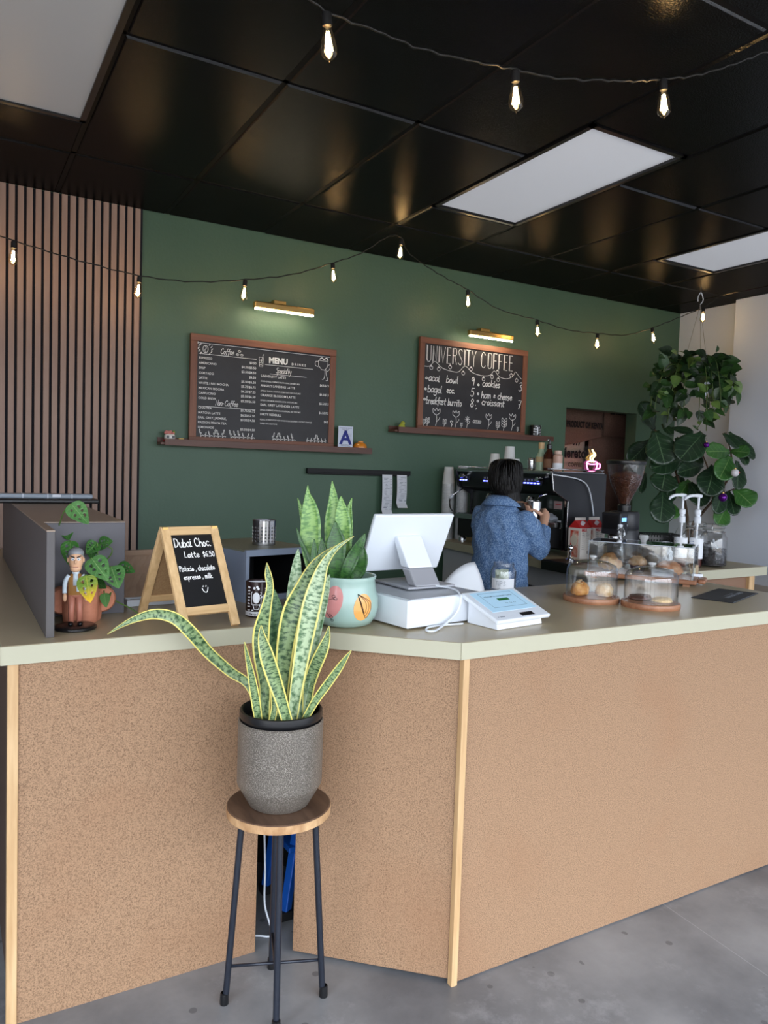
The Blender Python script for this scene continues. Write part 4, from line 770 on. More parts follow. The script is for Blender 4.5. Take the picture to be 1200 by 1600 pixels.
cable([(-.1, 4.4, 2.74), (.29, 4.4, 2.668), (.6, 4.4, 2.62), (.92, 4.4, 2.588), (1.22, 4.4, 2.60), (1.53, 4.4, 2.658), (1.83, 4.4, 2.735), (2.10, 4.4, 2.848), (2.28, 4.36, 2.93), (2.42, 4.28, 3.035), (2.49, 4.22, 3.03), (2.6, 4.32, 2.985), (2.8, 4.4, 2.94), (2.98, 4.4, 2.88), (3.15, 4.4, 2.833), (3.43, 4.4, 2.735), (3.79, 4.4, 2.703), (4.1, 4.4, 2.668), (4.41, 4.4, 2.678), (4.72, 4.4, 2.70), (5.02, 4.4, 2.793), (5.2, 4.3, 2.88), (5.32, 4.15, 2.958), (5.42, 4.1, 3.04)], 'long black light string cable swagging along the green wall')
cable([(.60, 2.02, 2.93), (.78, 1.98, 2.862), (.893, 1.955, 2.803), (1.05, 1.955, 2.80), (1.2, 1.955, 2.795), (1.4, 1.955, 2.815), (1.55, 1.955, 2.835), (1.7, 1.93, 2.84), (1.9, 1.9, 2.875), (2.02, 1.885, 2.90), (2.13, 1.875, 2.933), (2.23, 1.82, 2.95), (2.33, 1.745, 2.985), (2.425, 1.69, 3.03), (2.5, 1.66, 3.046)], 'black light string cable crossing the ceiling above the counter', r=.004)
# ================================================================ things on the front counter, left part
grey_lam = mat('charcoal_laminate', S(94, 92, 98), .5); grey_top = mat('taupe_laminate_top', S(150, 132, 116), .35)
t = thing('counter_cabinet', 'charcoal counter-top cabinet with a long side panel reaching forward at far left', 'cabinet', (.235, 2.272, ZT))
MB().box(0, .022, 0, 1.95, 0, .298).build('side_panel', mat('shaded_charcoal_laminate', S(80, 76, 76), .5), t, bevel=.001, seg=1)  # the cabinet's charcoal laminate, darkened for the shade on this side
MB().box(.022, .268, .30, 1.95, 0, .2975).build('body', grey_lam, t, bevel=.001, seg=1)
MB().prism([(0, 0), (.022, 0), (.022, .30), (.268, .30), (.268, 1.95), (0, 1.95)], .298, .3015).build('top_sheet', grey_top, t)
t = thing('roller_tray', 'long black tray with pale blue-grey roller strip on top of the charcoal cabinet', 'tray', (.10, 3.60, 1.3635))
MB().box(0, .49, 0, .15, 0, .02).build('base', black_gloss, t, bevel=.006); MB().box(.0, .47, .05, .13, .02, .040).build('strip', mat('pale_grey_strip', S(150, 160, 172), .3), t, bevel=.006)
mb = MB()
for k in range(4): mb.box(.08+.1*k, .083+.1*k, .049, .131, .02, .0412)
mb.build('divider', white_plastic, t); MB().box(.30, .335, .049, .0505, .026, .038).build('tag', white_paper, t)
# kraft paper bag
kraft = mat('kraft_paper', S(168, 140, 118), .85, bump=.25, bscale=16)
t = thing('paper_bag', 'folded brown kraft paper bag lying behind the sandwich board', 'bag', (.585, 2.78, ZT+.0015), .08)
mb = MB(); rows = []
for j in range(9):
    a = j/8; rows.append([(-.072+.144*i/8+.004*math.sin(j*2+i), -.055*(1-.35*a)+.004*math.sin(i*3+j), .165*a) for i in range(9)]+[(.072-.144*i/8, .055*(1-.35*a)+.003*math.sin(i*2+j), .165*a) for i in range(9)])
mb.grid(rows, closed=True); mb.face([r for r in rows[-1]]); mb.face([r for r in rows[0]][::-1]); mb.build('body', kraft, t)
MB().box(-.06, .05, -.03, -.02, .158, .184).build('folded_top', kraft, t)
t = thing('white_tray', 'low white tray with papers behind the sandwich board', 'tray', (.53, 2.66, ZT+.0015), .04)
MB().box(0, .30, 0, .06, 0, .008).box(0, .30, 0, .006, .008, .022).box(0, .30, .054, .06, .008, .022).box(0, .006, .006, .054, .008, .022).box(.294, .30, .006, .054, .008, .022).build('tray', white_plastic, t); MB().box(.02, .28, .008, .05, .009, .016).build('papers', white_paper, t)

# sandwich board
t = thing('sandwich_board', 'small pine sandwich chalkboard advertising a pistachio chocolate latte', 'sign', (.597, 2.214, ZT+.0028), .172)
pine_l = wood('pale_pine', S(206, 166, 116), S(232, 196, 146), 'Z', 18, .5); pine_x = wood('pale_pine_rail', S(206, 166, 116), S(232, 196, 146), 'X', 18, .5)
Wb, Hb, dep = .193, .293, .165; L_ = math.hypot(Hb, dep)
fa = math.atan2(dep, Hb)
def sideboard(front):
    R_ = Matrix.Rotation(-fa if front else fa, 4, 'X') if True else None
    M_ = (Matrix.Translation((0, 0, 0)) @ Matrix.Rotation(-fa, 4, 'X')) if front else (Matrix.Translation((0, 2*dep, 0)) @ Matrix.Rotation(fa, 4, 'X'))
    s_ = 1 if front else -1
    for x0 in (0, Wb-.027): MB().at(M_).box(x0, x0+.027, -.007, .007, 0 if True else 0, L_).build('stile', pine_l, t, bevel=.0015)
    MB().at(M_).box(.027, Wb-.027, -.0065, .0065, L_-.027, L_).build('rail', pine_x, t, bevel=.001); MB().at(M_).box(.027, Wb-.027, -.0065, .0065, .045, .07).build('rail', pine_x, t, bevel=.001)
    return M_
M_ = sideboard(True)
pan = MB().at(M_).box(.025, Wb-.025, -.002, .003, .068, L_-.025).build('chalk_panel', mat('slate_black', S(20, 20, 22), .42), t)
mb = MB().at(M_)
def wr_(s, x, z, h, w_=.0026, **k): pen(mb, s, (x, -.0026, z), UX, UZ, h, w_, jit=.3, **k)
wr_('Dubai Choc.', .034, .268, .028, .0032, gap=.5, xs=.76); wr_('Latte', .060, .232, .020, gap=.7, xs=.9); wr_('$6.50', .122, .232, .018, gap=.6, xs=.9)
wr_('Pistacio , chocolate', .034, .187, .017, .0023, gap=.45, xs=.72); wr_('espresso , milk', .042, .160, .016, .0023, gap=.5, xs=.8)
mb.ribbon(smooth_pts([(.094, -.0026, .128), (.099, -.0026, .116), (.108, -.0026, .115), (.114, -.0026, .129)], 4), .0026, (0, -1, 0)); mb.ribbon([(.098, -.0026, .133), (.100, -.0026, .135)], .003, (0, -1, 0)); mb.ribbon([(.107, -.0026, .133), (.109, -.0026, .135)], .003, (0, -1, 0))
mb.build('chalk_lettering', chalk, t)
M_ = sideboard(False)
MB().at(M_).box(.025, Wb-.025, -.002, .002, .068, L_-.025).build('back_panel', mat('hardboard', S(150, 116, 80), .7, col2=S(168, 134, 96), nscale=200), t)
mb = MB()
for x0 in (.004, Wb-.022): mb.box(x0, x0+.018, dep-.011, dep+.011, Hb-.006, Hb+.003)
mb.build('hinge', brass, t)
mb = MB().tube(smooth_pts([(.04, .035, .06), (.09, .16, .045), (.10, .28, .06)], 4), .0012, 5); mb.build('stay_cord', white_paper, t)

# grey drawer unit / bread box with perforated cup on it
blue_grey = mat('blue_grey_metal', S(140, 152, 172), .4); t = thing('open_metal_box', 'blue-grey open fronted metal box with dark inside behind the printed mug', 'box', (.93, 2.60, ZT), .225)
MB().box(0, .30, .012, .40, 0, .006).build('bottom', blue_grey, t); MB().box(0, .006, .012, .40, .006, .185).build('side', blue_grey, t, bevel=.001); MB().box(.294, .30, .012, .40, .006, .185).build('side', blue_grey, t, bevel=.001)
MB().box(.006, .294, .39, .40, .006, .185).build('back', black_matte, t); MB().box(0, .30, .012, .40, .185, .192).build('top', mat('dull_olive_top', S(120, 122, 104), .5), t)
MB().box(0, .30, 0, .012, .168, .192).box(0, .30, 0, .012, 0, .022).box(0, .016, 0, .012, .022, .168).box(.284, .30, 0, .012, .022, .168).build('front_frame', blue_grey, t, bevel=.0015)
MB().box(.008, .292, .016, .388, .007, .012).box(.007, .012, .016, .388, .012, .184).box(.288, .293, .016, .388, .012, .184).build('lining', black_matte, t)
t = thing('perforated_cup', 'perforated stainless steel utensil cup on the blue-grey metal box', 'cup', (1.062, 2.772, ZT+.1935))
R_, n_ = .044, 40
mb = MB(); rows = []
import itertools
hs = [0, .006]+[.012+.0065*k for k in range(11)]+[.088, .094]
vid = [[mb.pt((R_*math.cos(2*PI*i/n_), R_*math.sin(2*PI*i/n_), z)) for i in range(n_)] for z in hs]
for j in range(len(hs)-1):
    for i in range(n_):
        if 2 <= j <= 11 and j % 2 == 0 and i % 2 == 0: continue
        a, b = i, (i+1) % n_; mb.f.append([vid[j][a], vid[j][b], vid[j+1][b], vid[j+1][a]])
mb.f.append([vid[0][i] for i in range(n_)][::-1]); mb.build('body', steel, t, solid=.0012)
MB().tube([(R_*math.cos(2*PI*i/28), R_*math.sin(2*PI*i/28), .095) for i in range(28)], .002, 6, closed=True).build('rim', steel, t, smooth=True)

# printed mug
t = thing('printed_mug', 'dark brown mug printed with white coffee beans, beside the sandwich board', 'mug', (.892, 2.372, ZT), 0)
mug_d = mat('dark_brown_glaze', S(38, 24, 26), .18); mug_w = mat('white_glaze', S(232, 234, 238), .15)
MB().lathe([(0, .002), (.036, .0), (.039, .003), (.0405, .116), (.0385, .118), (.037, .116), (.0355, .01), (0, .008)], 36).build('body', mug_d, t, smooth='auto')
MB().lathe([(.0369, .112), (.0352, .012), (0, .0095)], 36).build('lining', mug_w, t, smooth=True); MB().lathe([(.0394, .006), (.0402, .006), (.0404, .02), (.0396, .02)], 36).build('white_band', mug_w, t, smooth='auto')
MB().tube(smooth_pts([(.038, .018, .098), (.062, .03, .09), (.066, .034, .06), (.056, .03, .03), (.038, .018, .026)], 5), .006, 8).build('handle', mug_d, t, smooth=True)
va = math.atan2(-2.372, -.892)   # the print faces the shop
def onmug(mb, pts, a0, z0, s, wd):
    P = []
    for x, y in pts:
        a = va+a0+x*s/.0408; P.append(Vector((.0412*math.cos(a), .0412*math.sin(a), z0+y*s)))
    L = []
    for k in range(len(P)):
        d = (P[min(k+1, len(P)-1)]-P[max(k-1, 0)]).normalized(); nn = Vector((P[k].x, P[k].y, 0)).normalized(); q = nn.cross(d)*wd/2; L.append((mb.pt(P[k]+q), mb.pt(P[k]-q)))
    for A_, B_ in zip(L, L[1:]): mb.f.append([A_[0], A_[1], B_[1], B_[0]])
def mugpen(mb, body, a0, z0, h, wd, rot=False, gap=.8):
    x = 0
    for ch in body:
        if ch == ' ': x += 3; continue
        for st in G.get(ch, []):
            raw = st.lstrip('|').split(); pts = [(float(raw[i])+x, float(raw[i+1])) for i in range(0, len(raw), 2)]
            if not st.startswith('|'): pts = [(p.x, p.y) for p in smooth_pts([(a, b, 0) for a, b in pts], 3)]
            if rot: pts = [(-b, a) for a, b in pts]
            onmug(mb, pts, a0, z0, h/7, wd)
        x += GW.get(ch, 3.4)+gap
mb = MB()
def ell(cx, cz, rx, rz, wd, n_=14): onmug(mb, [(rx*math.cos(2*PI*k/n_), rz*math.sin(2*PI*k/n_)) for k in range(n_+1)], cx, cz, 1, wd)
for r_ in (.012, .009, .006, .003): ell(-.12, .066, r_*.8, r_*1.35, .0045)
onmug(mb, [(-.0155, -.021), (.0155, -.021), (.0155, .019), (-.0155, .019), (-.0155, -.021)], -.12, .066, 1, .0018)
for cx, cz in ((-.28, .098), (.05, .096), (.45, .048), (.55, .033), (-.05, .102)): ell(cx, cz, .002, .0025, .0035)
onmug(mb, [(-.011, .008), (-.007, -.006), (.007, -.006), (.011, .008), (-.011, .008)], -.1, .035, 1, .0028); onmug(mb, [(-.016, -.010), (.016, -.010)], -.1, .035, 1, .003); onmug(mb, [(.011, .005), (.016, .004), (.012, -.003)], -.1, .035, 1, .002)
mugpen(mb, 'COFFEE', -.82, .026, .0085, .0018, True, 1.0) if False else None
x_ = .024
for ch in 'ESPRESSO':
    mugpen(mb, ch, -.66, x_, .009, .0022, True); x_ += .0105
mugpen(mb, 'Coffee', .12, .066, .010, .0016, False, .2); mugpen(mb, 'Delicious', .75, .062, .0095, .0016, True, .2); mugpen(mb, 'CAFE', 1.1, .05, .009, .002, True, .5)
mb.build('print', mug_w, t)
mb = MB(); mugpen(mb, 'the coffee coffee', -.72, .0092, .0075, .0013, False, 1.2); mb.build('band_lettering', mug_d, t)

# figurine on round base
t = thing('figurine', 'small figurine of a grey-haired man in tan vest on a round black base', 'figurine', (.325, 2.372, ZT), -.15); t.scale = (1.09,)*3
skin_f = mat('figurine_skin', S(226, 178, 142), .45); shirt_f = mat('figurine_shirt', S(214, 228, 238), .5); vest_f = mat('figurine_vest', S(172, 122, 66), .5); trou_f = mat('figurine_trousers', S(176, 112, 92), .5); hair_f = mat('figurine_hair', S(140, 142, 146), .5)
MB().lathe([(0, 0), (.052, 0), (.055, .003), (.055, .008), (.05, .011), (0, .011)], 36).build('base', black_gloss, t, smooth='auto')
mb = MB()
for s_ in (-1, 1): mb.tube([(s_*.0105, 0, .016), (s_*.0105, 0, .05), (s_*.009, 0, .092)], [.0075, .008, .0095], 12)
mb.sphere((0, 0, .094), (.0195, .012, .01), 14, 8); mb.build('trousers', trou_f, t, smooth=True)
for s_ in (-1, 1): MB().sphere((s_*.012, -.006, .0155), (.0075, .0135, .0065), 12, 8).build('shoe', black_gloss, t, smooth=True)
MB().lathe([(.0, .09), (.0195, .094), (.0185, .12), (.0195, .138), (.013, .15), (.0, .154)], 20, sy=.62).build('vest', vest_f, t, smooth=True)
MB().box(-.006, .006, -.0128, -.010, .12, .152).lathe([(.0, .146), (.0095, .148), (.009, .158), (0, .16)], 14).build('shirt', shirt_f, t, smooth=True)
for s_ in (-1, 1):
    MB().tube(smooth_pts([(s_*.016, 0, .146), (s_*.026, .001, .128), (s_*.027, -.003, .098)], 4), [.0065]*4+[.0062]*5, 10).build('sleeve', shirt_f, t, smooth=True)
    MB().sphere((s_*.027, -.004, .087), (.0058, .007, .012), 10, 8).build('hand', skin_f, t, smooth=True)
MB().lathe([(0, .0), (.006, 0), (.0062, .013), (.005, .0135), (0, .012)], 14, (.008, -.018, .105)).build('mug', shirt_f, t, smooth='auto')
Hm = Matrix.Translation((0, 0, .160)) @ Matrix.Scale(1.32, 4) @ Matrix.Translation((0, 0, -.163))
hd = MB().at(Hm); hd.sphere((0, 0, .184), (.0145, .0155, .022), 18, 14); hd.sphere((0, -.004, .168), (.0115, .011, .009), 14, 8); hd.sphere((0, -.0165, .182), (.0028, .005, .005), 8, 6); hd.tube([(0, 0, .15), (0, 0, .17)], .0062, 10)
for s_ in (-1, 1): hd.sphere((s_*.0148, .001, .184), (.0025, .004, .0055), 8, 6)
hd.build('head', skin_f, t, smooth=True)
hr = MB().at(Hm); hr.sphere((0, .003, .198), (.0158, .0155, .0115), 16, 8); hr.sphere((0, .006, .189), (.0162, .0128, .014), 16, 8); hr.build('hair', hair_f, t, smooth=True)
for s_ in (-1, 1):
    MB().at(Hm).sphere((s_*.0055, -.0142, .187), (.004, .0022, .0028), 10, 6).build('eye', white_plastic, t, smooth=True)
    MB().at(Hm).bar((s_*.0105, -.0142, .194), (s_*.002, -.0165, .1905), .002, .002).build('eyebrow', hair_f if False else black_matte, t)
    MB().at(Hm).sphere((s_*.005, -.0163, .1868), (.0012, .0008, .0013), 6, 4).build('pupil', black_matte, t)
MB().at(Hm).bar((-.005, -.0152, .1705), (.005, -.0152, .1705), .0012, .001).build('mouth', mat('figurine_lip', S(150, 90, 76), .5), t)

# terracotta pot with swiss cheese vine
def leaf_mesh(base, tip, width, prof, cup=.12, droop=.0, nr=12, nc=6, holes=None, face=None, uvs=True, ruffle=0, thick=None, mb=None):
    """a leaf blade running from base to tip; face = direction the upper side looks to"""
    base, tip = Vector(base), Vector(tip); ax = tip-base; L_ = ax.length; ax.normalize(); f_ = Vector(face) if face else Vector((0, -1, .4))
    sd = ax.cross(f_).normalized(); up_ = sd.cross(ax).normalized()
    mb = mb or MB(); rows = []; uv = []
    for j in range(nr+1):
        a = j/nr; w_ = width*prof(a); row = []; ur = []
        for i in range(nc+1):
            b = i/nc*2-1
            h = cup*width*(abs(b)**1.3)*prof(a)+ruffle*width*math.sin(a*15+b*3)*abs(b)**2-droop*L_*(a-.3)**2
            row.append(base+ax*L_*a+sd*b*w_/2+up_*h); ur.append(((b+1)/2, a))
        rows.append(row); uv.append(ur)
    if not holes: mb.grid(rows, uvs=uv); return mb
    I = [[mb.pt(p) for p in r] for r in rows]
    for r, u_ in zip(I, uv):
        for i, q in zip(r, u_): mb.uv[i] = q
    for j in range(nr):
        for i in range(nc):
            a, b = (j+.5)/nr, (i+.5)/nc*2-1
            if any(((a-ha)/ra)**2+((b-hb)/rb_)**2+.0*k_ < 1 for ha, hb, ra, rb_, k_ in holes): continue
            mb.f.append([I[j][i], I[j][i+1], I[j+1][i+1], I[j+1][i]])
    return mb
def p_oval(a): return max(.03, math.sin(PI*a**.8)**.75)
def p_heart(a): return max(.02, (math.sin(PI*min(a*1.0, 1)**.62))**.8)
def p_fiddle(a): return max(.03, (.25+.75*math.sin(PI*.5*min(1, a/.62))**1.6)*(1 if a < .62 else math.sqrt(max(0, 1-((a-.62)/.39)**2))))
def leaf_mat(name, c1, c2, vein, rough=.35, edge=None, bands=False, nveins=7, patch=None):
    """leaf colour from the blade's own coordinates: midrib, side veins, edge, cross bands"""
    if name in MATS: return MATS[name]
    m_ = mat(name, c1, rough, spec=.5); nt = m_.node_tree; b = nt.nodes['Principled BSDF']
    tc = nt.nodes.new('ShaderNodeTexCoord'); sp_ = nt.nodes.new('ShaderNodeSeparateXYZ'); nt.links.new(tc.outputs['UV'], sp_.inputs[0])
    def mth(op, a, b_=None, c_=None):
        n = nt.nodes.new('ShaderNodeMath'); n.operation = op
        for k, q in enumerate((a, b_, c_)):
            if q is None: continue
            if isinstance(q, (int, float)): n.inputs[k].default_value = q
            else: nt.links.new(q, n.inputs[k])
        return n.outputs[0]
    def mix(f_, a, b_):
        n = nt.nodes.new('ShaderNodeMix'); n.data_type = 'RGBA'; nt.links.new(f_, n.inputs[0])
        for k, q in ((6, a), (7, b_)):
            if isinstance(q, tuple): n.inputs[k].default_value = q
            else: nt.links.new(q, n.inputs[k])
        return n.outputs[2]
    u = sp_.outputs[0]; v = sp_.outputs[1]; au = mth('ABSOLUTE', mth('SUBTRACT', u, .5))
    no = nt.nodes.new('ShaderNodeTexNoise'); no.inputs['Detail'].default_value = 4
    if bands:
        mp = nt.nodes.new('ShaderNodeMapping'); mp.inputs['Scale'].default_value = (1.5, 30 if edge else 17, 1); nt.links.new(tc.outputs['UV'], mp.inputs[0]); nt.links.new(mp.outputs[0], no.inputs['Vector']); no.inputs['Scale'].default_value = 1.7
        ramp = nt.nodes.new('ShaderNodeMapRange'); ramp.inputs[1].default_value = .44; ramp.inputs[2].default_value = .60; nt.links.new(no.outputs[0], ramp.inputs[0])
        col = mix(ramp.outputs[0], c1, c2)
    else:
        no.inputs['Scale'].default_value = 9; nt.links.new(tc.outputs['Object'], no.inputs['Vector']); ramp = nt.nodes.new('ShaderNodeMapRange'); ramp.inputs[1].default_value = .35; ramp.inputs[2].default_value = .65; nt.links.new(no.outputs[0], ramp.inputs[0])
        col = mix(ramp.outputs[0], c1, c2)
        s_ = mth('FRACT', mth('MULTIPLY', mth('SUBTRACT', v, mth('MULTIPLY', au, .5)), float(nveins)))
        side = mth('MULTIPLY', mth('LESS_THAN', s_, .07), .5); col = mix(side, col, vein)
        col = mix(mth('MULTIPLY', mth('LESS_THAN', au, .016), .85), col, vein)
        bp = nt.nodes.new('ShaderNodeBump'); bp.inputs['Strength'].default_value = .25; bp.inputs['Distance'].default_value = .004
        nt.links.new(mth('ABSOLUTE', mth('SUBTRACT', s_, .5)), bp.inputs['Height']); nt.links.new(bp.outputs[0], b.inputs['Normal'])
    if patch:
        pn = nt.nodes.new('ShaderNodeMapRange'); pn.inputs[1].default_value = .45; pn.inputs[2].default_value = .85; nt.links.new(mth('ADD', mth('MULTIPLY', v, .75), mth('MULTIPLY', no.outputs[0], .3)), pn.inputs[0]); col = mix(pn.outputs[0], col, patch)
    if edge: col = mix(mth('GREATER_THAN', au, .41), col, edge)
    nt.links.new(col, b.inputs['Base Color']); MATS[name] = m_; return m_

terra = mat('terracotta', S(190, 120, 92), .75, col2=S(204, 134, 104), nscale=30, bump=.05, bscale=80)
t = thing('vine_plant', 'swiss cheese vine with holed leaves in rounded terracotta pot beside the charcoal cabinet', 'plant', (.36, 2.48, ZT))
mb = MB(); n_ = 48; prof = [(0, 0), (.054, 0), (.058, .006), (.060, .03), (.060, .105), (.059, .112), (.056, .114), (.054, .108), (.053, .09), (0, .09)]
rows = []
for r_, z in prof:
    ring = []
    for k in range(n_):
        a = 2*PI*k/n_; lob = 1-.16*(0 if r_ < .05 else 1)*abs(math.cos(2*a+.9))**3
        ring.append((r_*lob*math.cos(a)*1.0, r_*lob*math.sin(a)*.9, z))
    rows.append(ring)
mb.grid(rows, closed=True); mb.build('pot', terra, t, smooth='auto')
for sx in (-1, 1): MB().lathe([(0, -.022), (.036, -.022), (.042, -.014), (.042, .014), (.036, .022), (0, .022)], 28).at(None).build('pot_ear', terra, t, smooth='auto', bevel=0).matrix_local = Matrix.Translation((sx*.058, .016, .066)) @ Matrix.Rotation(PI/2, 4, 'X')
MB().lathe([(0, .095), (.05, .097), (.052, .093)], 20, sy=.85).build('soil', mat('dark_soil', S(40, 30, 24), .95, bump=.4, bscale=120), t)
ml = [leaf_mat('vine_leaf', S(48, 96, 40), S(72, 128, 56), S(120, 160, 92), .38), leaf_mat('vine_leaf_pale', S(76, 124, 66), S(98, 146, 84), S(138, 172, 110), .4), leaf_mat('vine_leaf_yellowing', S(84, 120, 44), S(120, 140, 50), S(170, 170, 70), .45, patch=S(226, 178, 40))]
for k, (b_, t_, w_) in enumerate(MONSTERA):
    rg = random.Random(k); hl = []
    if w_ > .03:
        for q in range(3):
            for s_ in (-1, 1):
                hl.append((.25+.2*q+rg.uniform(-.03, .03), s_*rg.uniform(.38, .46), .055, .15, 0))
    m_ = ml[2] if k == 8 else ml[1 if k in (0, 5, 6, 11) else 0]
    o = leaf_mesh(b_, t_, w_*1.38, p_heart, cup=.10, nr=24, nc=20, holes=hl, face=(-.3+.2*rg.random(), -1, .35)).build('leaf', m_, t, smooth=True, world=True, solid=.0008)
    if k == 8: o['label'] = 'yellowing holed leaf in front of the figurine'
stem_m = mat('vine_stem', S(92, 124, 60), .5)
for s_ in MONSTERA_STEMS: MB().tube(smooth_pts(s_, 5), .0022, 6).build('stem', stem_m, t, smooth=True, world=True)

# mint pot with green snake plant
t = thing('mint_planter', 'mint green ceramic planter with pink and orange shapes holding broad snake plant', 'plant', (1.105, 2.15, ZT))
mint = mat('mint_glaze', S(160, 187, 177), .22, coat=.3)
pprof = [(0, 0), (.064, 0), (.085, .008), (.100, .03), (.107, .06), (.105, .09), (.096, .125), (.094, .146), (.098, .157), (.096, .161), (.090, .158), (.086, .14), (.088, .12), (0, .12)]
MB().lathe(pprof, 48).build('pot', mint, t, smooth=True)
MB().lathe([(0, .128), (.086, .128)], 24).build('soil', MATS['dark_soil'], t)
def rad_at(z):
    for (r0, z0), (r1, z1) in zip(pprof[1:9], pprof[2:10]):
        if z0 <= z <= z1: return r0+(r1-r0)*(z-z0)/(z1-z0+1e-9)
    return .1
va2 = math.atan2(-2.15, -1.105)
def blob(a0, z0, ra, rz, tilt, m_, nm):
    mb = MB(); rows = []
    for j in range(8):
        q = j/7; row = []
        for i in range(28):
            th = 2*PI*i/28; egg = 1+.18*math.sin(th+.6)
            x_, y_ = ra*q*egg*math.cos(th), rz*q*egg*math.sin(th); x_, y_ = x_*math.cos(tilt)-y_*math.sin(tilt), x_*math.sin(tilt)+y_*math.cos(tilt)
            z = min(max(z0+y_, .004), .150); r_ = rad_at(z)+.0007; a = va2+a0+x_/.105; row.append((r_*math.cos(a), r_*math.sin(a), z))
        rows.append(row)
    mb.grid(rows, closed=True); mb.build(nm, m_, t, smooth=True)
def potline(mb, pts, a0, z0, s=1):
    P = []
    for x_, y_ in pts:
        z = min(max(z0+y_*s, .004), .15); r_ = rad_at(z)+.0014; a = va2+a0+x_*s/.105; P.append(Vector((r_*math.cos(a), r_*math.sin(a), z)))
    mb.tube(P, .0007, 4)
blob(-.47, .08, .034, .052, -.35, mat('pink_glaze', S(214, 142, 138), .2), 'pink_shape'); blob(.52, .066, .032, .042, -.25, mat('peach_glaze', S(242, 170, 92), .2), 'orange_shape')
mb = MB()
for s_ in (.9, 1.35, 1.8):
    potline(mb, [(q.x, q.y) for q in smooth_pts([(-.008, .045, 0), (.004*s_-.006, .02, 0), (.012*s_, -.018*s_, 0), (.022*s_, .0, 0), (.018*s_, .022, 0), (-.008, .045, 0)], 5)], .47, .068)
for c in ((-.36, .105), (-.30, .098), (-.45, .045), (-.42, .04), (-.40, .03)): potline(mb, [(.006*math.cos(q*PI/5), .0035*math.sin(q*PI/5)) for q in range(11)], c[0], c[1])
potline(mb, [(-.02, -.006), (.0, .0), (.012, -.004)], -.36, .098); potline(mb, [(-.012, .012), (0, -.004), (.006, -.014)], -.45, .042)
mb.build('line_drawing', black_matte, t)
gs = [leaf_mat('snake_green', S(142, 182, 98), S(84, 132, 62), S(1, 1, 1), .35, bands=True), leaf_mat('snake_dark_green', S(62, 106, 46), S(36, 72, 34), S(1, 1, 1), .35, bands=True)]
def blade(pts, face=None, fold=.25, ncol=6):
    """strap leaf along centre points with half widths"""
    P = [Vector(p) for p, w_ in pts]; Wd = [w_ for p, w_ in pts]
    k = 4; Q = smooth_pts(P, k); Wq = [p.x for p in smooth_pts([(w_, 0, 0) for w_ in Wd], k)]
    mb = MB(); rows = []; uv = []; n_ = len(Q); f0 = Vector(face or (-.5, -.87, .1))
    for j, (p, w_) in enumerate(zip(Q, Wq)):
        d = (Q[min(j+1, n_-1)]-Q[max(j-1, 0)]).normalized(); sd = d.cross(f0).normalized(); up_ = sd.cross(d).normalized(); row = []; ur = []
        for i in range(ncol+1):
            b = i/ncol*2-1; row.append(p+sd*b*max(w_, .0003)+up_*fold*max(w_, 0)*b*b); ur.append(((b+1)/2, j/(n_-1)))
        rows.append(row); uv.append(ur)
    return mb.grid(rows, uvs=uv)
for k, lf in enumerate(GREENSNAKE):
    blade(lf, fold=.35).build('leaf', gs[0 if k in (0, 1, 2, 10, 11) else 1], t, smooth=True, world=True, solid=.0022)

# ---- cash drawer, register screen, card terminal
t = thing('cash_drawer', 'white cash drawer on the counter corner under the register screen', 'cash drawer', (1.239, 1.984, ZT), .16)
MB().box(0, .34, 0, .36, .006, .094).build('case', white_plastic, t, bevel=.003); MB().box(.01, .33, .0, .35, .094, .097).build('top_cover', mat('pale_grey_cover', S(190, 194, 200), .25), t)
MB().box(.006, .334, .355, .366, .012, .086).build('drawer_front', white_plastic, t, bevel=.002)
for a in (.03, .30):
    for b in (.02, .33): MB().box(a, a+.02, b, b+.012, 0, .006).build('foot', black_matte, t)
t = thing('register_screen', 'white register screen seen from behind on its slanted stand', 'screen', (1.33, 2.13, ZT+.097+.001), .07)
MB().box(0, .20, 0, .21, .003, .011).build('base_plate', mat('satin_grey_metal', S(176, 176, 182), .35, .3), t, bevel=.002)
mb = MB()
for a in (.02, .16):
    for b in (.01, .18): mb.box(a, a+.02, b, b+.02, 0, .003)
mb.build('feet', black_matte, t)
def slab(p0, p1, w0, w1, th0, th1, name, m_, bev=.006):
    """upright slab from foot p0 to head p1"""
    a = [(p0[0]-w0/2, p0[1], p0[2]), (p0[0]+w0/2, p0[1], p0[2]), (p0[0]+w0/2, p0[1]+th0, p0[2]), (p0[0]-w0/2, p0[1]+th0, p0[2])]
    b = [(p1[0]-w1/2, p1[1], p1[2]), (p1[0]+w1/2, p1[1], p1[2]), (p1[0]+w1/2, p1[1]+th1, p1[2]), (p1[0]-w1/2, p1[1]+th1, p1[2])]
    mb = MB(); i = [mb.pt(p) for p in a+b]
    for q in ((0, 3, 2, 1), (4, 5, 6, 7), (0, 1, 5, 4), (1, 2, 6, 5), (2, 3, 7, 6), (3, 0, 4, 7)): mb.f.append([i[k] for k in q])
    return mb.build(name, m_, t, bevel=bev)
slab((.085, .0, .011), (.085, .045, .068), .105, .105, .05, .05, 'stand_foot', MATS['satin_grey_metal']); slab((.085, .045, .068), (.068, .098, .175), .105, .105, .05, .03, 'stand_neck', white_plastic)
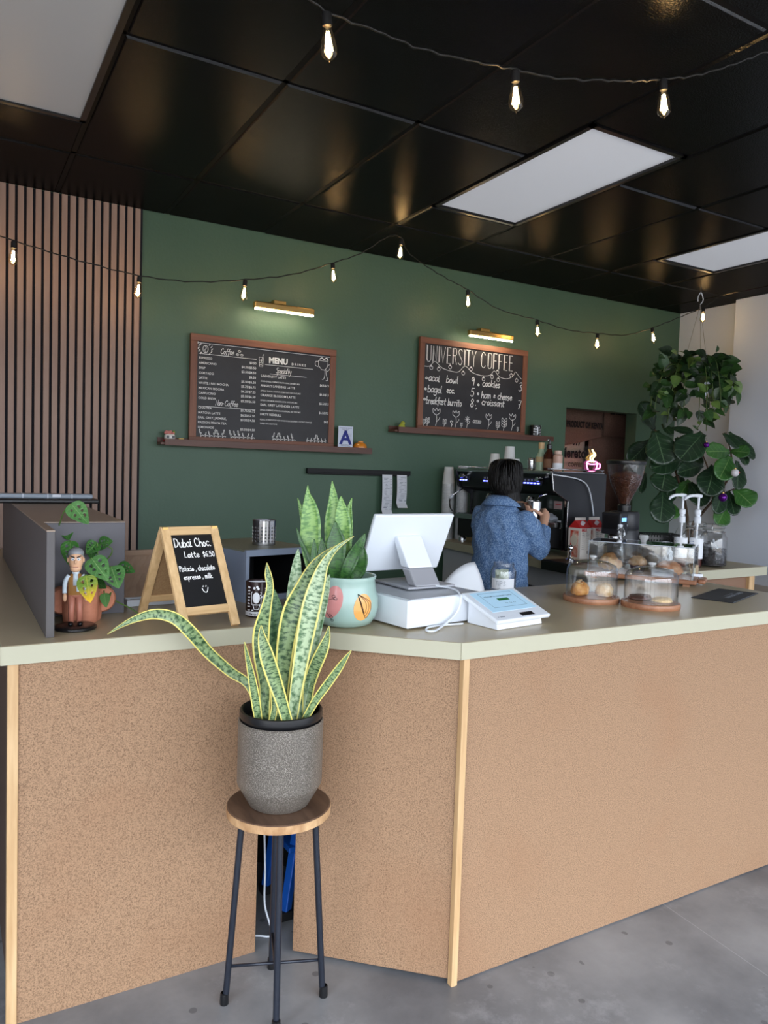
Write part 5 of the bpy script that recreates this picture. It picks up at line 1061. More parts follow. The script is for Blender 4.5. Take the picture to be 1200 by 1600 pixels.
# screen: rear face towards the shop, leaning out at the top
Mx = Matrix.Translation((-.088, .168, .045)) @ Matrix.Rotation(.0, 4, 'Z') @ Matrix.Rotation(math.radians(24), 4, 'X')
MB().at(Mx).box(0, .338, 0, .016, 0, .222).build('screen_case', white_plastic, t, bevel=.005); MB().at(Mx).box(.008, .330, .016, .018, .008, .214).build('display_glass', black_gloss, t)
o = MB().tube(smooth_pts([(1.446, 2.143, 1.170), (1.475, 2.11, 1.168), (1.472, 2.05, 1.166), (1.452, 2.003, 1.152), (1.446, 1.999, 1.12), (1.430, 1.997, 1.097), (1.400, 1.990, 1.08), (1.350, 1.965, 1.067), (1.306, 1.933, 1.067), (1.288, 1.948, 1.067), (1.320, 1.985, 1.067), (1.384, 1.998, 1.067), (1.46, 1.993, 1.067)], 6), .0034, 8).build('white_cable', white_plastic, None, smooth=True); tag(o, 'white cable looping from the register stand down to the counter', 'cable')
t = thing('card_terminal', 'white tilted customer card terminal with lit screen on the counter edge', 'card terminal', (1.497, 1.866, ZT), .147)
tl = math.radians(21); Mx = Matrix.Translation((0, 0, .022)) @ Matrix.Rotation(tl, 4, 'X')
MB().at(Mx).box(0, .256, 0, .182, 0, .014).build('case', white_plastic, t, bevel=.004)
MB().at(Mx).box(.026, .236, .050, .170, .0142, .0150).build('display', mat('lit_screen', S(150, 180, 200), .2, emit=S(160, 196, 220), estr=.45), t)
scr_d = mat('screen_ink', S(50, 66, 90), .6); mb = MB().at(Mx); text_into(mb, 'WELCOME TO UNIVERSITY COFFEE', .0085, (.132, .135, .0154), (1, 0, 0), (0, 1, 0), 'CENTER', bold=.01); text_into(mb, 'Visa   Tap   Pay', .008, (.15, .09, .0154), (1, 0, 0), (0, 1, 0), 'CENTER')
for q in ((.055, .072, .212, .0728), (.055, .16, .212, .1608), (.055, .072, .0558, .16), (.2112, .072, .212, .16)): mb.box(q[0], q[2], q[1], q[3], .0151, .0154)
text_into(mb, 'o  clover', .009, (.02, .018, .0146), (1, 0, 0), (0, 1, 0), bold=.01); mb.build('screen_print', scr_d, t)
MB().at(Mx).box(.112, .164, .110, .124, .0152, .0156).build('green_button', mat('green_button', S(40, 110, 60), .4), t); MB().at(Mx).box(.128, .188, .012, .030, .0142, .0152).build('card_slot', black_gloss, t)
mb = MB(); i = [mb.pt(p) for p in ((.02, .014, .001), (.236, .014, .001), (.236, .150, .001), (.02, .150, .001), (.02, .02, .028), (.236, .02, .028), (.236, .150, .077), (.02, .150, .077))]
for q in ((0, 3, 2, 1), (4, 5, 6, 7), (0, 1, 5, 4), (1, 2, 6, 5), (2, 3, 7, 6), (3, 0, 4, 7)): mb.f.append([i[k] for k in q])
mb.build('wedge_base', white_plastic, t, bevel=.002)
# curled white sheet behind the drawer
rows = []
for j in range(13):
    a = j/12; rows.append([(1.655+.25*a-.02*b*a, 2.40+.06*a+.05*b*b, 1.066+(.012+.115*(1-(1-a)**2.2))*b) for b in [q/6 for q in range(7)]])
o = MB().grid(rows).build('paper_sheet', white_paper, None, smooth=True, solid=.0008); tag(o, 'large curled sheet of white paper standing behind the cash drawer', 'paper')
# tip jar
def jar(name, label, cat, loc, r, h, neck, parts, group=None, lidm=None):
    t = thing(name, label, cat, loc, group=group)
    MB().lathe([(0, .003), (r*.92, .003), (r, .014), (r, h*.70), (r*.93, h*.80), (neck, h*.86), (neck, h*.885), (neck*1.05, h*.89), (neck*1.05, h*.905), (neck, h*.91), (neck, h*.935), (neck*1.05, h*.94), (neck*1.05, h*.955), (neck, h*.96), (neck, h), (neck*.93, h), (neck*.93, h*.88), (r*.9, h*.78), (r*.955, h*.70), (r*.955, .018), (0, .012)], 32).build('glass_body', clear, t, smooth='auto')
    return t
t = jar('tip_jar', 'open glass tip jar with a handwritten paper label and folded notes', 'jar', (2.03, 2.50, ZT), .054, .125, .043, None)
va3 = math.atan2(-2.5, -2.03); rows = [[(.0552*math.cos(va3+a), .0552*math.sin(va3+a), z) for a in [(-.95+1.9*q/12) for q in range(13)]] for z in (.018, .062)]
MB().grid(rows).build('paper_label', white_paper, t, solid=.0006)
mb = MB()
for k, st in enumerate(('TIPS', 'xo')):
    x = 0
    for ch in st:
        for s_ in G.get(ch, []):
            raw = s_.lstrip('|').split(); pts = [(float(raw[i])+x, float(raw[i+1])) for i in range(0, len(raw), 2)]
            P = [Vector((.0560*math.cos(va3-.55+q[0]*.0030/.056), .0560*math.sin(va3-.55+q[0]*.0030/.056), .033+q[1]*.0026-.02*k)) for q in pts]; mb.tube(P, .0007, 4)
        x += GW.get(ch, 3.4)+1
mb.build('label_writing', mat('pen_grey', S(120, 130, 140), .8), t)
mb = MB()
for k in range(4):
    rg = random.Random(k); rows = [[(-.03+.06*i/5, -.01+.008*k+.012*math.sin(i*1.5+k), .016+.06*j/3+.006*k) for i in range(6)] for j in range(4)]; mb.grid(rows)
mb.build('banknotes', mat('banknote', S(176, 186, 170), .85), t, solid=.0006)

# ---- pastries
acacia = wood('acacia_wood', S(136, 86, 60), S(182, 130, 96), 'X', 12, .4)
def crust(name, a, b): return mat(name, a, .55, col2=b, nscale=26, ndet=5, bump=.5, bscale=70)
gold = crust('golden_crust', S(188, 122, 56), S(224, 176, 108)); brown_c = crust('brown_crust', S(140, 82, 40), S(206, 150, 88)); choc = crust('chocolate_crumb', S(60, 32, 24), S(88, 50, 38)); sugar = crust('sugared_crust', S(206, 168, 112), S(238, 224, 200))
def dome(loc, r, h, label):
    t = thing('cake_dome', label, 'cake dome', loc, group='glass cake domes')
    MB().lathe([(0, 0), (r*1.08, 0), (r*1.10, .003), (r*1.10, .018), (r*1.08, .021), (0, .021)], 44).build('wood_base', acacia, t, smooth='auto')
    MB().lathe([(r*.97, .022), (r, .022), (r, h*.62), (r*.985, h*.74), (r*.9, h*.83), (r*.6, h*.91), (r*.2, h*.945), (0, h*.95), (0, h*.95-.003), (r*.2, h*.945-.003), (r*.6, h*.91-.003), (r*.88, h*.83-.002), (r*.965, h*.74), (r*.97, h*.62), (r*.97, .022)], 48).build('glass_cover', clear, t, smooth='auto')
    MB().lathe([(0, h*.945), (.007, h*.95), (.006, h*.97), (.0135, h*1.0), (.0155, h*1.025), (.012, h*1.05), (0, h*1.06)], 18).build('knob', solid_glass, t, smooth=True)
    return t
DL, DR = (2.245, 2.205, ZT), (2.375, 2.02, ZT)
dome(DL, .101, .175, 'left glass cake dome on wood base covering two sugared scones'); dome(DR, .101, .165, 'right glass cake dome on wood base covering a pale and a dark cookie')
def lump(name, label, loc, size, m_, rz=0, seed=0, cat='pastry', group=None, amp=.16):
    mb = MB(); mb.sphere((0, 0, 0), 1, 26, 16)
    for i, p in enumerate(mb.v):
        d = 1+amp*noise.noise(p*2.3+Vector((seed*7.1, 0, 0))); q = Vector((p.x*d*size[0], p.y*d*size[1], max(p.z, -.55)*d*size[2])); mb.v[i] = q
    z0 = min(p.z for p in mb.v)
    for i in range(len(mb.v)): mb.v[i].z -= z0
    t = thing(name, label, cat, loc, rz, group); o = mb.build('crust', m_, t, smooth=True); return t
zb = ZT+.0225
def crumbs(t, n_, rx, ry, z, m_, sd, s=.003):
    rg = random.Random(sd); mb = MB()
    for k in range(n_):
        a, b = rg.uniform(-1, 1), rg.uniform(-1, 1)
        if a*a+b*b < .9: mb.box(a*rx-s, a*rx+s, b*ry-s, b*ry+s, z*(1-.35*(a*a+b*b)), z*(1-.35*(a*a+b*b))+s)
    o = mb.build('crumb_topping', m_, t); o['kind'] = 'stuff'
t = lump('scone', 'left sugared scone under the left cake dome', (2.205, 2.228, zb), (.044, .033, .034), gold, .3, 1); crumbs(t, 34, .026, .026, .058, sugar, 1)
t = lump('scone', 'right sugared scone under the left cake dome', (2.288, 2.178, zb), (.047, .035, .032), sugar, .8, 2); crumbs(t, 40, .027, .026, .050, choc, 2, .002)
lump('cookie', 'dark chocolate cookie at the back under the right cake dome', (2.365, 2.062, zb), (.052, .044, .013), choc, .2, 3, 'cookie')
t = lump('cookie', 'pale seeded cookie at the front under the right cake dome', (2.40, 1.985, zb), (.045, .038, .012), crust('pale_cookie', S(196, 160, 96), S(222, 194, 140)), .4, 4, 'cookie'); crumbs(t, 26, .03, .026, .018, choc, 4, .0016)
# square acrylic pastry case on a handled board
t = thing('pastry_case', 'clear acrylic pastry case on an acacia board with croissant and muffins', 'pastry case', (2.708, 2.718, ZT), -.995)
BL, BD = .515, .235
mb = MB().box(0, BL, 0, BD, .012, .034); mb.build('wood_board', acacia, t, bevel=.006)
for a in (.03, BL-.06):
    for b in (.02, BD-.04): MB().box(a, a+.03, b, b+.02, 0, .012).build('foot', acacia, t)
MB().box(BL, BL+.035, .06, BD-.06, .012, .034).build('handle', acacia, t, bevel=.008)
z0, z1, th = .0345, .180, .004
for nm, bx in (('front_pane', (.015, BL-.015, .012, .012+th)), ('back_pane', (.015, BL-.015, BD-.012-th, BD-.012)), ('side_pane', (.015, .015+th, .012+th, BD-.012-th)), ('side_pane', (BL-.015-th, BL-.015, .012+th, BD-.012-th))): MB().box(*bx, z0, z1).build(nm, acrylic, t)
MB().box(.015, BL-.015, .012, BD-.012, z1, z1+th).build('lid', acrylic, t, bevel=.001)
eg = mat('acrylic_edge', S(196, 204, 214), .15); mb = MB()
for a in (.015, BL-.018):
    for b in (.012, BD-.015): mb.box(a, a+.003, b, b+.003, z0, z1)
mb.box(.015, BL-.015, .0118, .0135, z1+.001, z1+.0042).box(.015, BL-.015, BD-.0135, BD-.0118, z1+.001, z1+.0042).box(.0148, .0165, .012, BD-.012, z1+.001, z1+.0042).box(BL-.0165, BL-.0148, .012, BD-.012, z1+.001, z1+.0042); mb.build('pane_edges', eg, t)
MB().lathe([(0, .1845), (.012, .1845), (.013, .192), (.022, .204), (.024, .215), (.018, .222), (0, .223)], 20, (BL*.5, BD*.5, 0)).build('knob', solid_glass, t, smooth='auto')
ca, sa = math.cos(-.995), math.sin(-.995)
def incase(x, y): return (2.708+ca*x-sa*y, 2.718+sa*x+ca*y, ZT+.035)
# croissant: crescent of rolled segments
t = thing('croissant', 'golden croissant at the left end of the acrylic pastry case', 'pastry', incase(.105, .11), -.9)
mb = MB(); pts = []; rad = []
for k in range(25):
    a = -1.25+2.5*k/24; pts.append((.058*math.sin(a), .045*(1-math.cos(a))*1.1-.02, .032+.006*math.cos(a*2))); env = max(.12, math.cos(a*1.12)); rad.append(.034*env*(1+.15*math.cos(k*PI*2/4.0)))
mb.tube(pts, rad, 16)
zmin = min(p.z for p in mb.v)
for p in mb.v: p.z -= zmin
mb.build('crust', gold, t, smooth=True)
lump('danish', 'dark brown pastry behind the croissant in the acrylic pastry case', incase(.085, .185), (.046, .028, .05), brown_c, -.9, 6)
def muffin(name, label, loc, m_, sd):
    t = thing(name, label, 'muffin', loc)
    mb = MB(); n_ = 36; rows = []
    for z, r_ in ((0, .026), (.004, .028), (.04, .036)): rows.append([((r_+(.0016 if k % 2 else 0))*math.cos(2*PI*k/n_), (r_+(.0016 if k % 2 else 0))*math.sin(2*PI*k/n_), z) for k in range(n_)])
    mb.grid(rows, closed=True); mb.face(rows[0][::-1]); mb.build('paper_case', mat('muffin_paper', S(70, 64, 78), .8), t)
    mb = MB(); mb.sphere((0, 0, 0), 1, 24, 14)
    for i, p in enumerate(mb.v):
        d = 1+.22*noise.noise(p*2.6+Vector((sd, 0, 0))); mb.v[i] = Vector((p.x*d*.043, p.y*d*.043, .05+max(p.z, -.5)*d*.030))
    mb.build('top', m_, t, smooth=True); return t
muffin('muffin', 'crumb-topped muffin in dark paper in the middle of the pastry case', incase(.235, .12), crust('crumb_top', S(164, 120, 76), S(214, 184, 150)), 3.1)
t = lump('danish', 'flaky fruit pastry at the right end of the pastry case', incase(.38, .12), (.06, .05, .042), crust('flaky_crust', S(190, 122, 84), S(224, 176, 138)), -.5, 9, amp=.25)
t = thing('price_card', 'small white price card in front of the fruit pastry', 'card', incase(.36, .05), -.995); MB().box(-.05, .05, -.001, .001, 0, .036).build('card', white_paper, t); mb = MB(); text_into(mb, 'CROISSANT', .013, (0, -.002, .014), UX, UZ, 'CENTER'); mb.build('print', scr_d, t)
# stirrers, paper tent, mat
t = thing('stirrer_holder', 'white box of wooden stirrers beside the pastry case', 'holder', (3.10, 2.40, ZT), -.35)
MB().box(0, .06, 0, .004, 0, .045).box(0, .06, .041, .045, 0, .045).box(0, .004, .004, .041, 0, .045).box(.056, .06, .004, .041, 0, .045).box(.004, .056, .004, .041, 0, .004).build('box', white_plastic, t)
stick = mat('birch_stick', S(214, 190, 158), .7)
for k in range(9):
    rg = random.Random(k); x0 = .008+.005*k; MB().bar((x0, .012+.002*(k % 4), .005), (x0+rg.uniform(-.012, .015), .02+rg.uniform(-.01, .014), .086+rg.uniform(-.008, .006)), .005, .0018).build('stirrer', stick, t)
o = MB(); i = [o.pt(p) for p in ((0, 0, 0), (.06, 0, 0), (.03, .004, .028), (0, .03, 0), (.06, .03, 0), (.03, .026, .028))]; o.f = [[0, 1, 2], [4, 3, 5], [0, 2, 5, 3], [1, 4, 5, 2]]
o = o.build('paper_tent', white_paper, None, loc=(3.13, 2.245, ZT+.001)); tag(o, 'small folded white paper tent by the black counter mat', 'paper')
t = thing('counter_mat', 'black printed rubber mat lying at the right end of the counter', 'mat', (2.93, 2.09, ZT), .35)
MB().box(-.19, .19, -.085, .085, 0, .003).build('rubber', mat('black_rubber', S(34, 36, 42), .5), t, bevel=.001)
mb = MB(); text_into(mb, 'UNIVERSITY COFFEE', .024, (.03, -.035, .0034), (1, 0, 0), (0, 1, 0), 'CENTER', bold=.02); text_into(mb, 'EST. LOS ANGELES', .014, (.03, -.01, .0034), (1, 0, 0), (0, 1, 0), 'CENTER')
for k in range(60): mb.box(-.188+.0063*k, -.185+.0063*k, -.0835, -.082, .003, .0033)
mb.build('print', mat('pale_print', S(170, 176, 186), .7), t)
# ================================================================ espresso bar on the back counter
gunmetal = mat('gunmetal_gloss', S(52, 58, 56), .22, .5)
def tg(name, label, cat, loc, rz=0, group=None): return thing(name, label, cat, loc, rz, group)
EX, EY0, EY1 = 3.18, 3.50, 4.48; EL = EY1-EY0
t = tg('espresso_machine', 'long black and steel two-group espresso machine on the back counter', 'coffee machine', (EX, EY0, ZT))
MB().box(.13, .44, .02, EL-.02, .03, .30).build('body', black_gloss, t, bevel=.006)
# upper housing with a slanted control front
def slabY(prof, y0, y1, name, m_, bev=.004):
    mb = MB(); a = [mb.pt((x, y0, z)) for x, z in prof]; b = [mb.pt((x, y1, z)) for x, z in prof]; n_ = len(prof)
    mb.f.append(a); mb.f.append(b[::-1])
    for k in range(n_): mb.f.append([a[k], b[k], b[(k+1) % n_], a[(k+1) % n_]])
    return mb.build(name, m_, t, bevel=bev)
slabY([(.0, .50), (.03, .395), (.14, .37), (.44, .37), (.44, .50)], .02, EL-.02, 'control_housing', black_gloss)
MB().box(-.005, .45, .0, EL, .50, .522).build('cup_tray', steel, t, bevel=.004)
mb = MB()
for y in (0.004, EL-.004): mb.tube([(-.004, y, .535), (.44, y, .535)], .004, 6)
mb.tube([(.44, .0, .535), (.44, EL, .535)], .004, 6)
for y in (.004, EL-.004):
    for x in (.02, .43): mb.tube([(x, y, .52), (x, y, .536)], .003, 6)
mb.build('cup_rail', steel, t, smooth=True)
slabY([(.128, .37), (.128, .09), (.14, .09), (.14, .37)], .02, EL-.02, 'backsplash', gunmetal, .002)
# near and far side cheeks
cheek = [(-.01, .50), (.01, .40), (.13, .335), (.13, .03), (.45, .03), (.45, .515), (-.01, .515)]
slabY(cheek, -.018, .0, 'side_cheek', mat('satin_black', S(30, 31, 36), .4)); slabY(cheek, EL, EL+.018, 'side_cheek', MATS['satin_black'])
for y in (-.020,): MB().tube([(-.012, y, .512), (.008, y, .402), (.128, y, .338), (.128, y, .04)], .003, 6).build('cheek_trim', steel, t)
MB().tube(smooth_pts([(-.008, -.024, .50), (.10, -.03, .49), (.20, -.032, .475), (.27, -.032, .44), (.31, -.032, .36), (.34, -.03, .25)], 5), .0042, 8).build('side_hose', white_plastic, t, smooth=True)
MB().box(-.03, .14, .03, EL-.03, .17, .205).build('drip_tray', steel, t, bevel=.003)
mb = MB()
for k in range(40): mb.box(-.026, .12, .05+.022*k, .058+.022*k, .205, .209)
mb.build('drip_grate', steel, t)
MB().box(-.01, .13, .04, EL-.04, .045, .17).build('lower_front', black_matte, t, bevel=.003)
for x in (.02, .40):
    for y in (.06, EL-.06): MB().lathe([(0, 0), (.026, 0), (.026, .03), (.018, .045), (0, .045)], 16, (x, y, 0)).build('foot', steel, t, smooth='auto')
# control panels on the slanted front: five keys with blue lights each
blue_led = mat('blue_led', S(80, 90, 255), .4, emit=(.10, .12, 1, 1), estr=9)
for y0 in (.10, .52, .86):
    n_ = 5 if y0 < .8 else 3
    nx = Vector((-.105, 0, -.03)).normalized()
    MB().bar((.004, y0-.02, .455), (.004, y0+.032*n_+.005, .455), .052, .004, up=(1, 0, -.28)).build('key_panel', mat('key_panel_dark', S(44, 46, 60), .3), t)
    for k in range(n_):
        MB().box(-.0045, .001, y0+.032*k, y0+.02+.032*k, .438, .446).build('key_light', blue_led, t)
        MB().box(-.003, .001, y0+.003+.032*k, y0+.016+.032*k, .456, .468).build('key_symbol', mat('key_grey', S(150, 155, 170), .5), t)
def group_head(y):
    MB().lathe([(0, 0), (.036, 0), (.036, .02), (.03, .026), (.03, .05), (.022, .07), (0, .07)], 22, (.055, y, .285)).build('group_head', chrome, t, smooth='auto')
    MB().lathe([(0, -.03), (.026, -.03), (.031, -.02), (.032, 0), (0, 0)], 22, (.055, y, .285)).build('portafilter_basket', chrome, t, smooth='auto')
    mb = MB(); mb.tube([(.03, y, .272), (-.04, y-.03, .268)], .007, 8); mb.build('portafilter_neck', chrome, t, smooth=True)
    MB().tube([(-.04, y-.03, .268), (-.08, y-.047, .262), (-.14, y-.072, .254)], [.010, .014, .0125], 10).build('portafilter_handle', black_gloss, t, smooth=True)
    MB().tube(smooth_pts([(.055, y, .258), (.055, y, .242), (.05, y-.014, .228)], 3), .006, 8).build('spout', chrome, t, smooth=True)
group_head(.24); group_head(.66)
for y, s_ in ((.05, 1), (EL-.05, -1)):
    MB().tube(smooth_pts([(.02, y, .38), (-.03, y+.01*s_, .36), (-.075, y-.02*s_, .31), (-.07, y-.03*s_, .25), (-.045, y-.035*s_, .215)], 5), .0055, 8).build('steam_wand', chrome, t, smooth=True)
    MB().tube([(-.06, y-.01*s_, .335), (-.078, y-.022*s_, .305)], .0105, 10).build('wand_grip', white_plastic, t, smooth=True)
    MB().tube([(.0, y+.035*s_, .47), (-.04, y+.035*s_, .468)], .014, 12).build('steam_lever', chrome, t)
mb = MB(); pen(mb, 'Simonelli', (.126, .30, .235), Vector((0, -1, 0)), UZ, .026, .003, gap=.3); mb.build('chrome_lettering', chrome, t)
MB().box(.125, .128, .035, .105, .165, .215).build('white_sticker', white_paper, t); MB().box(.125, .128, .03, .10, .285, .335).build('red_sticker', mat('pale_red_sticker', S(176, 150, 150), .5), t)
MB().box(.1235, .125, .037, .085, .312, .318).build('red_band', mat('red_print', S(180, 50, 60), .5), t)
# things on top of the machine
TT = ZT+.5225
def papercup(name, label, loc, h=.085, r0=.028, r1=.040, up=True, group=None):
    t = tg(name, label, 'cup', loc, 0, group)
    if up: pr_ = [(0, .002), (r0, 0), (r1, h), (r1+.002, h+.002), (r1-.0015, h+.002), (r0-.001, .006), (0, .006)]
    else: pr_ = [(r1+.002, 0), (r1, .003), (r0, h), (r0-.002, h-.003), (0, h-.003)]
    MB().lathe(pr_, 24).build('paper_wall', mat('white_cup_paper', S(232, 232, 230), .7), t, smooth='auto')
    if not up: MB().tube([((r1+.0015)*math.cos(2*PI*k/24), (r1+.0015)*math.sin(2*PI*k/24), .003) for k in range(24)], .0025, 6, closed=True).build('rolled_rim', MATS['white_cup_paper'], t, smooth=True)
    return t
papercup('paper_cup', 'left upturned white paper cup on top of the espresso machine', (3.30, 4.21, TT), .11, .030, .042, False, 'white cups on the espresso machine')
papercup('paper_cup', 'tallest white paper cup stack behind the head of the barista', (3.34, 4.10, TT), .16, .032, .042, False, 'white cups on the espresso machine')
papercup('paper_cup', 'right white bowl-like cup on top of the espresso machine', (3.30, 4.0, TT), .075, .035, .045, False, 'white cups on the espresso machine')
o = MB().box(0, .02, 0, .20, 0, .012).build('wood_paddle', pine_x, None, loc=(3.22, 4.24, TT), bevel=.002); tag(o, 'flat wooden paddle lying on the espresso machine', 'utensil')
o = MB().lathe([(0, 0), (.026, 0), (.028, .004), (.028, .016), (.024, .02), (0, .02)], 24).build('round_tin', steel, None, loc=(3.26, 3.90, TT), smooth='auto'); tag(o, 'small shallow round steel tin on the espresso machine', 'tin')
t = tg('steel_shaker', 'steel shaker tin beside the syrup bottles on the espresso machine', 'tin', (3.28, 3.80, TT)); MB().lathe([(0, 0), (.023, 0), (.025, .004), (.025, .078), (.023, .082), (0, .084)], 22).build('body', steel, t, smooth='auto'); MB().lathe([(.0255, .06), (.0262, .06), (.0262, .064), (.0255, .064)], 22).build('band', chrome, t)
t = tg('corked_bottle', 'pale green bottle with wood stopper on the espresso machine', 'bottle', (3.30, 3.735, TT), group='bottles on the espresso machine')
MB().lathe([(0, 0), (.033, 0), (.034, .01), (.028, .025), (.034, .06), (.033, .09), (.018, .12), (.016, .14), (0, .14)], 22).build('body', mat('pale_green_ceramic', S(170, 190, 160), .3), t, smooth='auto'); MB().lathe([(0, .14), (.018, .14), (.019, .18), (0, .182)], 16).build('stopper', pine_l, t, smooth='auto')
MB().lathe([(.0343, .055), (.0348, .055), (.0340, .088), (.0335, .088)], 22).build('label', mat('tan_label', S(196, 172, 130), .7), t)
t = tg('syrup_bottle', 'dark amber syrup bottle with black pump on the espresso machine', 'bottle', (3.30, 3.66, TT), group='bottles on the espresso machine')
MB().lathe([(0, 0), (.034, 0), (.035, .004), (.035, .10), (.02, .125), (.016, .14), (0, .14)], 22).build('glass', mat('amber_glass', S(60, 26, 16), .08), t, smooth='auto'); MB().lathe([(.0352, .02), (.0356, .02), (.0356, .075), (.0352, .075)], 22).build('label', mat('brown_label', S(120, 84, 60), .7), t); MB().lathe([(0, .14), (.018, .14), (.018, .165), (.008, .17), (.008, .195), (0, .195)], 16).build('pump', black_gloss, t, smooth='auto'); MB().tube([(0, 0, .195), (-.03, -.02, .198), (-.04, -.025, .19)], .006, 8).build('nozzle', chrome, t, smooth=True)
t = tg('spice_jar', 'pinkish spice jar with white label on the espresso machine', 'jar', (3.31, 3.59, TT), group='bottles on the espresso machine')
MB().lathe([(0, 0), (.029, 0), (.03, .004), (.03, .095), (.022, .105), (0, .106)], 22).build('body', mat('pink_salt', S(196, 158, 140), .4), t, smooth='auto'); MB().lathe([(0, .106), (.023, .106), (.023, .128), (0, .13)], 20).build('lid', mat('pale_lid', S(206, 176, 160), .5), t, smooth='auto'); MB().lathe([(.0302, .015), (.0306, .015), (.0306, .05), (.0302, .05)], 22).build('label', white_paper, t)

# towel on the drip tray
mb = MB(); mb.sphere((0, 0, 0), 1, 28, 16)
for i, p in enumerate(mb.v):
    d = 1+.35*noise.noise(p*3.2); mb.v[i] = Vector((p.x*.06*d, p.y*.095*d, max(p.z, -.4)*.034*d+.0135))
zmin = min(p.z for p in mb.v)
for p in mb.v: p.z -= zmin
o = mb.build('grey_towel', mat('grey_terry', S(132, 136, 144), .95, bump=.6, bscale=90), None, smooth=True, loc=(0, 0, 0)); o.location = (3.225, 3.60, ZT+.2092); tag(o, 'crumpled grey towel lying on the espresso machine drip tray', 'towel')

# stacks of paper cups in plastic sleeves
def cupstack(loc, n_, label, topcup):
    t = tg('cup_stack', label, 'cup stack', loc, group='sleeved stacks of white paper cups'); wm = MATS['white_cup_paper']
    for k in range(n_):
        z = .0115*k; MB().lathe([(.0445, z), (.0455, z+.002), (.044, z+.004), (.0415, z+.011)], 20).build('cup_rim', wm, t, smooth='auto')
    z = .0115*n_; MB().lathe([(.0445, z), (.0455, z+.002), (.044, z+.004), (.033, z+.115), (.031, z+.117), (0, z+.115)], 24).build('top_cup', wm, t, smooth='auto')
    mb = MB(); rows = []
    for j in range(12):
        q = j/11; rows.append([((.050+.004*noise.noise(Vector((k*.9, j*.8, loc[1]))))*math.cos(2*PI*k/18), (.050+.004*noise.noise(Vector((k*.9, j*.8, 3))))*math.sin(2*PI*k/18), q*.0115*n_*topcup) for k in range(18)])
    mb.grid(rows, closed=True).build('plastic_sleeve', glass('thin_plastic', (.93, .94, .95, 1), 1.5, .12), t, smooth=True)
    return t
cupstack((3.20, 4.62, ZT), 36, 'left sleeved stack of white paper cups beside the espresso machine', .98); cupstack((3.31, 4.60, ZT), 37, 'right sleeved stack of white paper cups touching the espresso machine', 1.05)
o = MB().lathe([(0, .002), (.035, 0), (.05, .02), (.055, .055), (.052, .056), (.047, .024), (0, .012)], 28).build('green_bowl', mat('celadon_glaze', S(178, 186, 160), .3), None, loc=(3.20, 4.36, ZT), smooth='auto'); tag(o, 'small pale green bowl under the left end of the espresso machine', 'bowl')
o.location = (3.135, 4.42, ZT)
# tamping mat and tamper
t = tg('tamping_mat', 'black and brown tamping mat folded over the back counter edge', 'mat', (3.0, 3.12, ZT))
MB().box(0.02, .2, 0, .22, 0, .006).build('pad', mat('brown_rubber', S(86, 56, 42), .45), t, bevel=.001); MB().box(-.012, .02, -.002, .222, 0, .0075).box(-.012, -.004, -.002, .222, -.05, .0).build('front_lip', black_gloss, t, bevel=.002)
t = tg('tamper', 'steel tamper with round knob handle standing on the tamping mat', 'tamper', (3.12, 3.245, ZT+.0065)); MB().lathe([(0, 0), (.029, 0), (.029, .008), (.02, .014), (.009, .02), (.008, .05), (.012, .056), (0, .058)], 24).build('base', chrome, t, smooth='auto'); MB().sphere((0, 0, .074), (.0175, .0175, .02), 18, 12).build('handle', chrome, t, smooth=True)
# milk cartons
def carton(loc, rz, label):
    t = tg('milk_carton', label, 'carton', loc, rz, 'red and white milk cartons'); s_ = .0475; h = .185; wm = mat('carton_white', S(232, 224, 216), .5); rd = mat('carton_red', S(196, 38, 40), .5)
    MB().box(-s_, s_, -s_, s_, 0, h).build('body', wm, t, bevel=.001)
    mb = MB(); i = [mb.pt(p) for p in ((-s_, -s_, h), (s_, -s_, h), (s_, s_, h), (-s_, s_, h), (-s_, -.002, h+.045), (s_, -.002, h+.045), (s_, .002, h+.045), (-s_, .002, h+.045))]
    mb.f = [[i[0], i[1], i[5], i[4]], [i[2], i[3], i[7], i[6]], [i[1], i[2], i[6], i[5]], [i[3], i[0], i[4], i[7]]]; mb.build('gable', rd, t)
    MB().box(-s_, s_, -.002, .002, h+.045, h+.062).build('top_seal', wm, t); MB().tube([(-.012, -.026, h+.022), (-.014, -.036, h+.036)], .0125, 14).build('cap', white_plastic, t)
    mb = MB().box(-s_-.0006, -s_, -.03, .03, .01, .17); mb.build('red_panel', mat('carton_pattern', S(206, 70, 52), .5, col2=S(236, 210, 190), nscale=30), t)
    MB().lathe([(0, 0), (.024, 0), (.024, .001), (0, .001)], 18).at(None).build('emblem', mat('emblem_cream', S(224, 214, 196), .5), t).matrix_local = Matrix.Translation((-s_-.0006, .002, .11)) @ Matrix.Rotation(-PI/2, 4, 'Y') @ Matrix.Scale(1.45, 4, (1, 0, 0))
    mb = MB(); fy = -s_-.0006
    for k in range(9):
        mb.face([(-.035, fy, .155-.012*k), (-.035+.02+.004*(k % 3), fy, .155-.012*k), (-.015+.004*(k % 3), fy, .158-.012*k), (-.035, fy, .158-.012*k)])
        mb.face([(.0, fy, .155-.012*k), (.022+.006*(k % 2), fy, .155-.012*k), (.022+.006*(k % 2), fy, .1575-.012*k), (.0, fy, .1575-.012*k)])
    for k in range(10): mb.face([(.012+.0028*k, fy, .03), (.0135+.0028*k, fy, .03), (.0135+.0028*k, fy, .05), (.012+.0028*k, fy, .05)])
    mb.build('print', mat('carton_ink', S(120, 112, 110), .7), t)
    mb = MB(); text_into(mb, 'MILK', .022, (-.04, fy-.0003, .166), UX, UZ, bold=.03); mb.build('heading', rd, t)
    return t
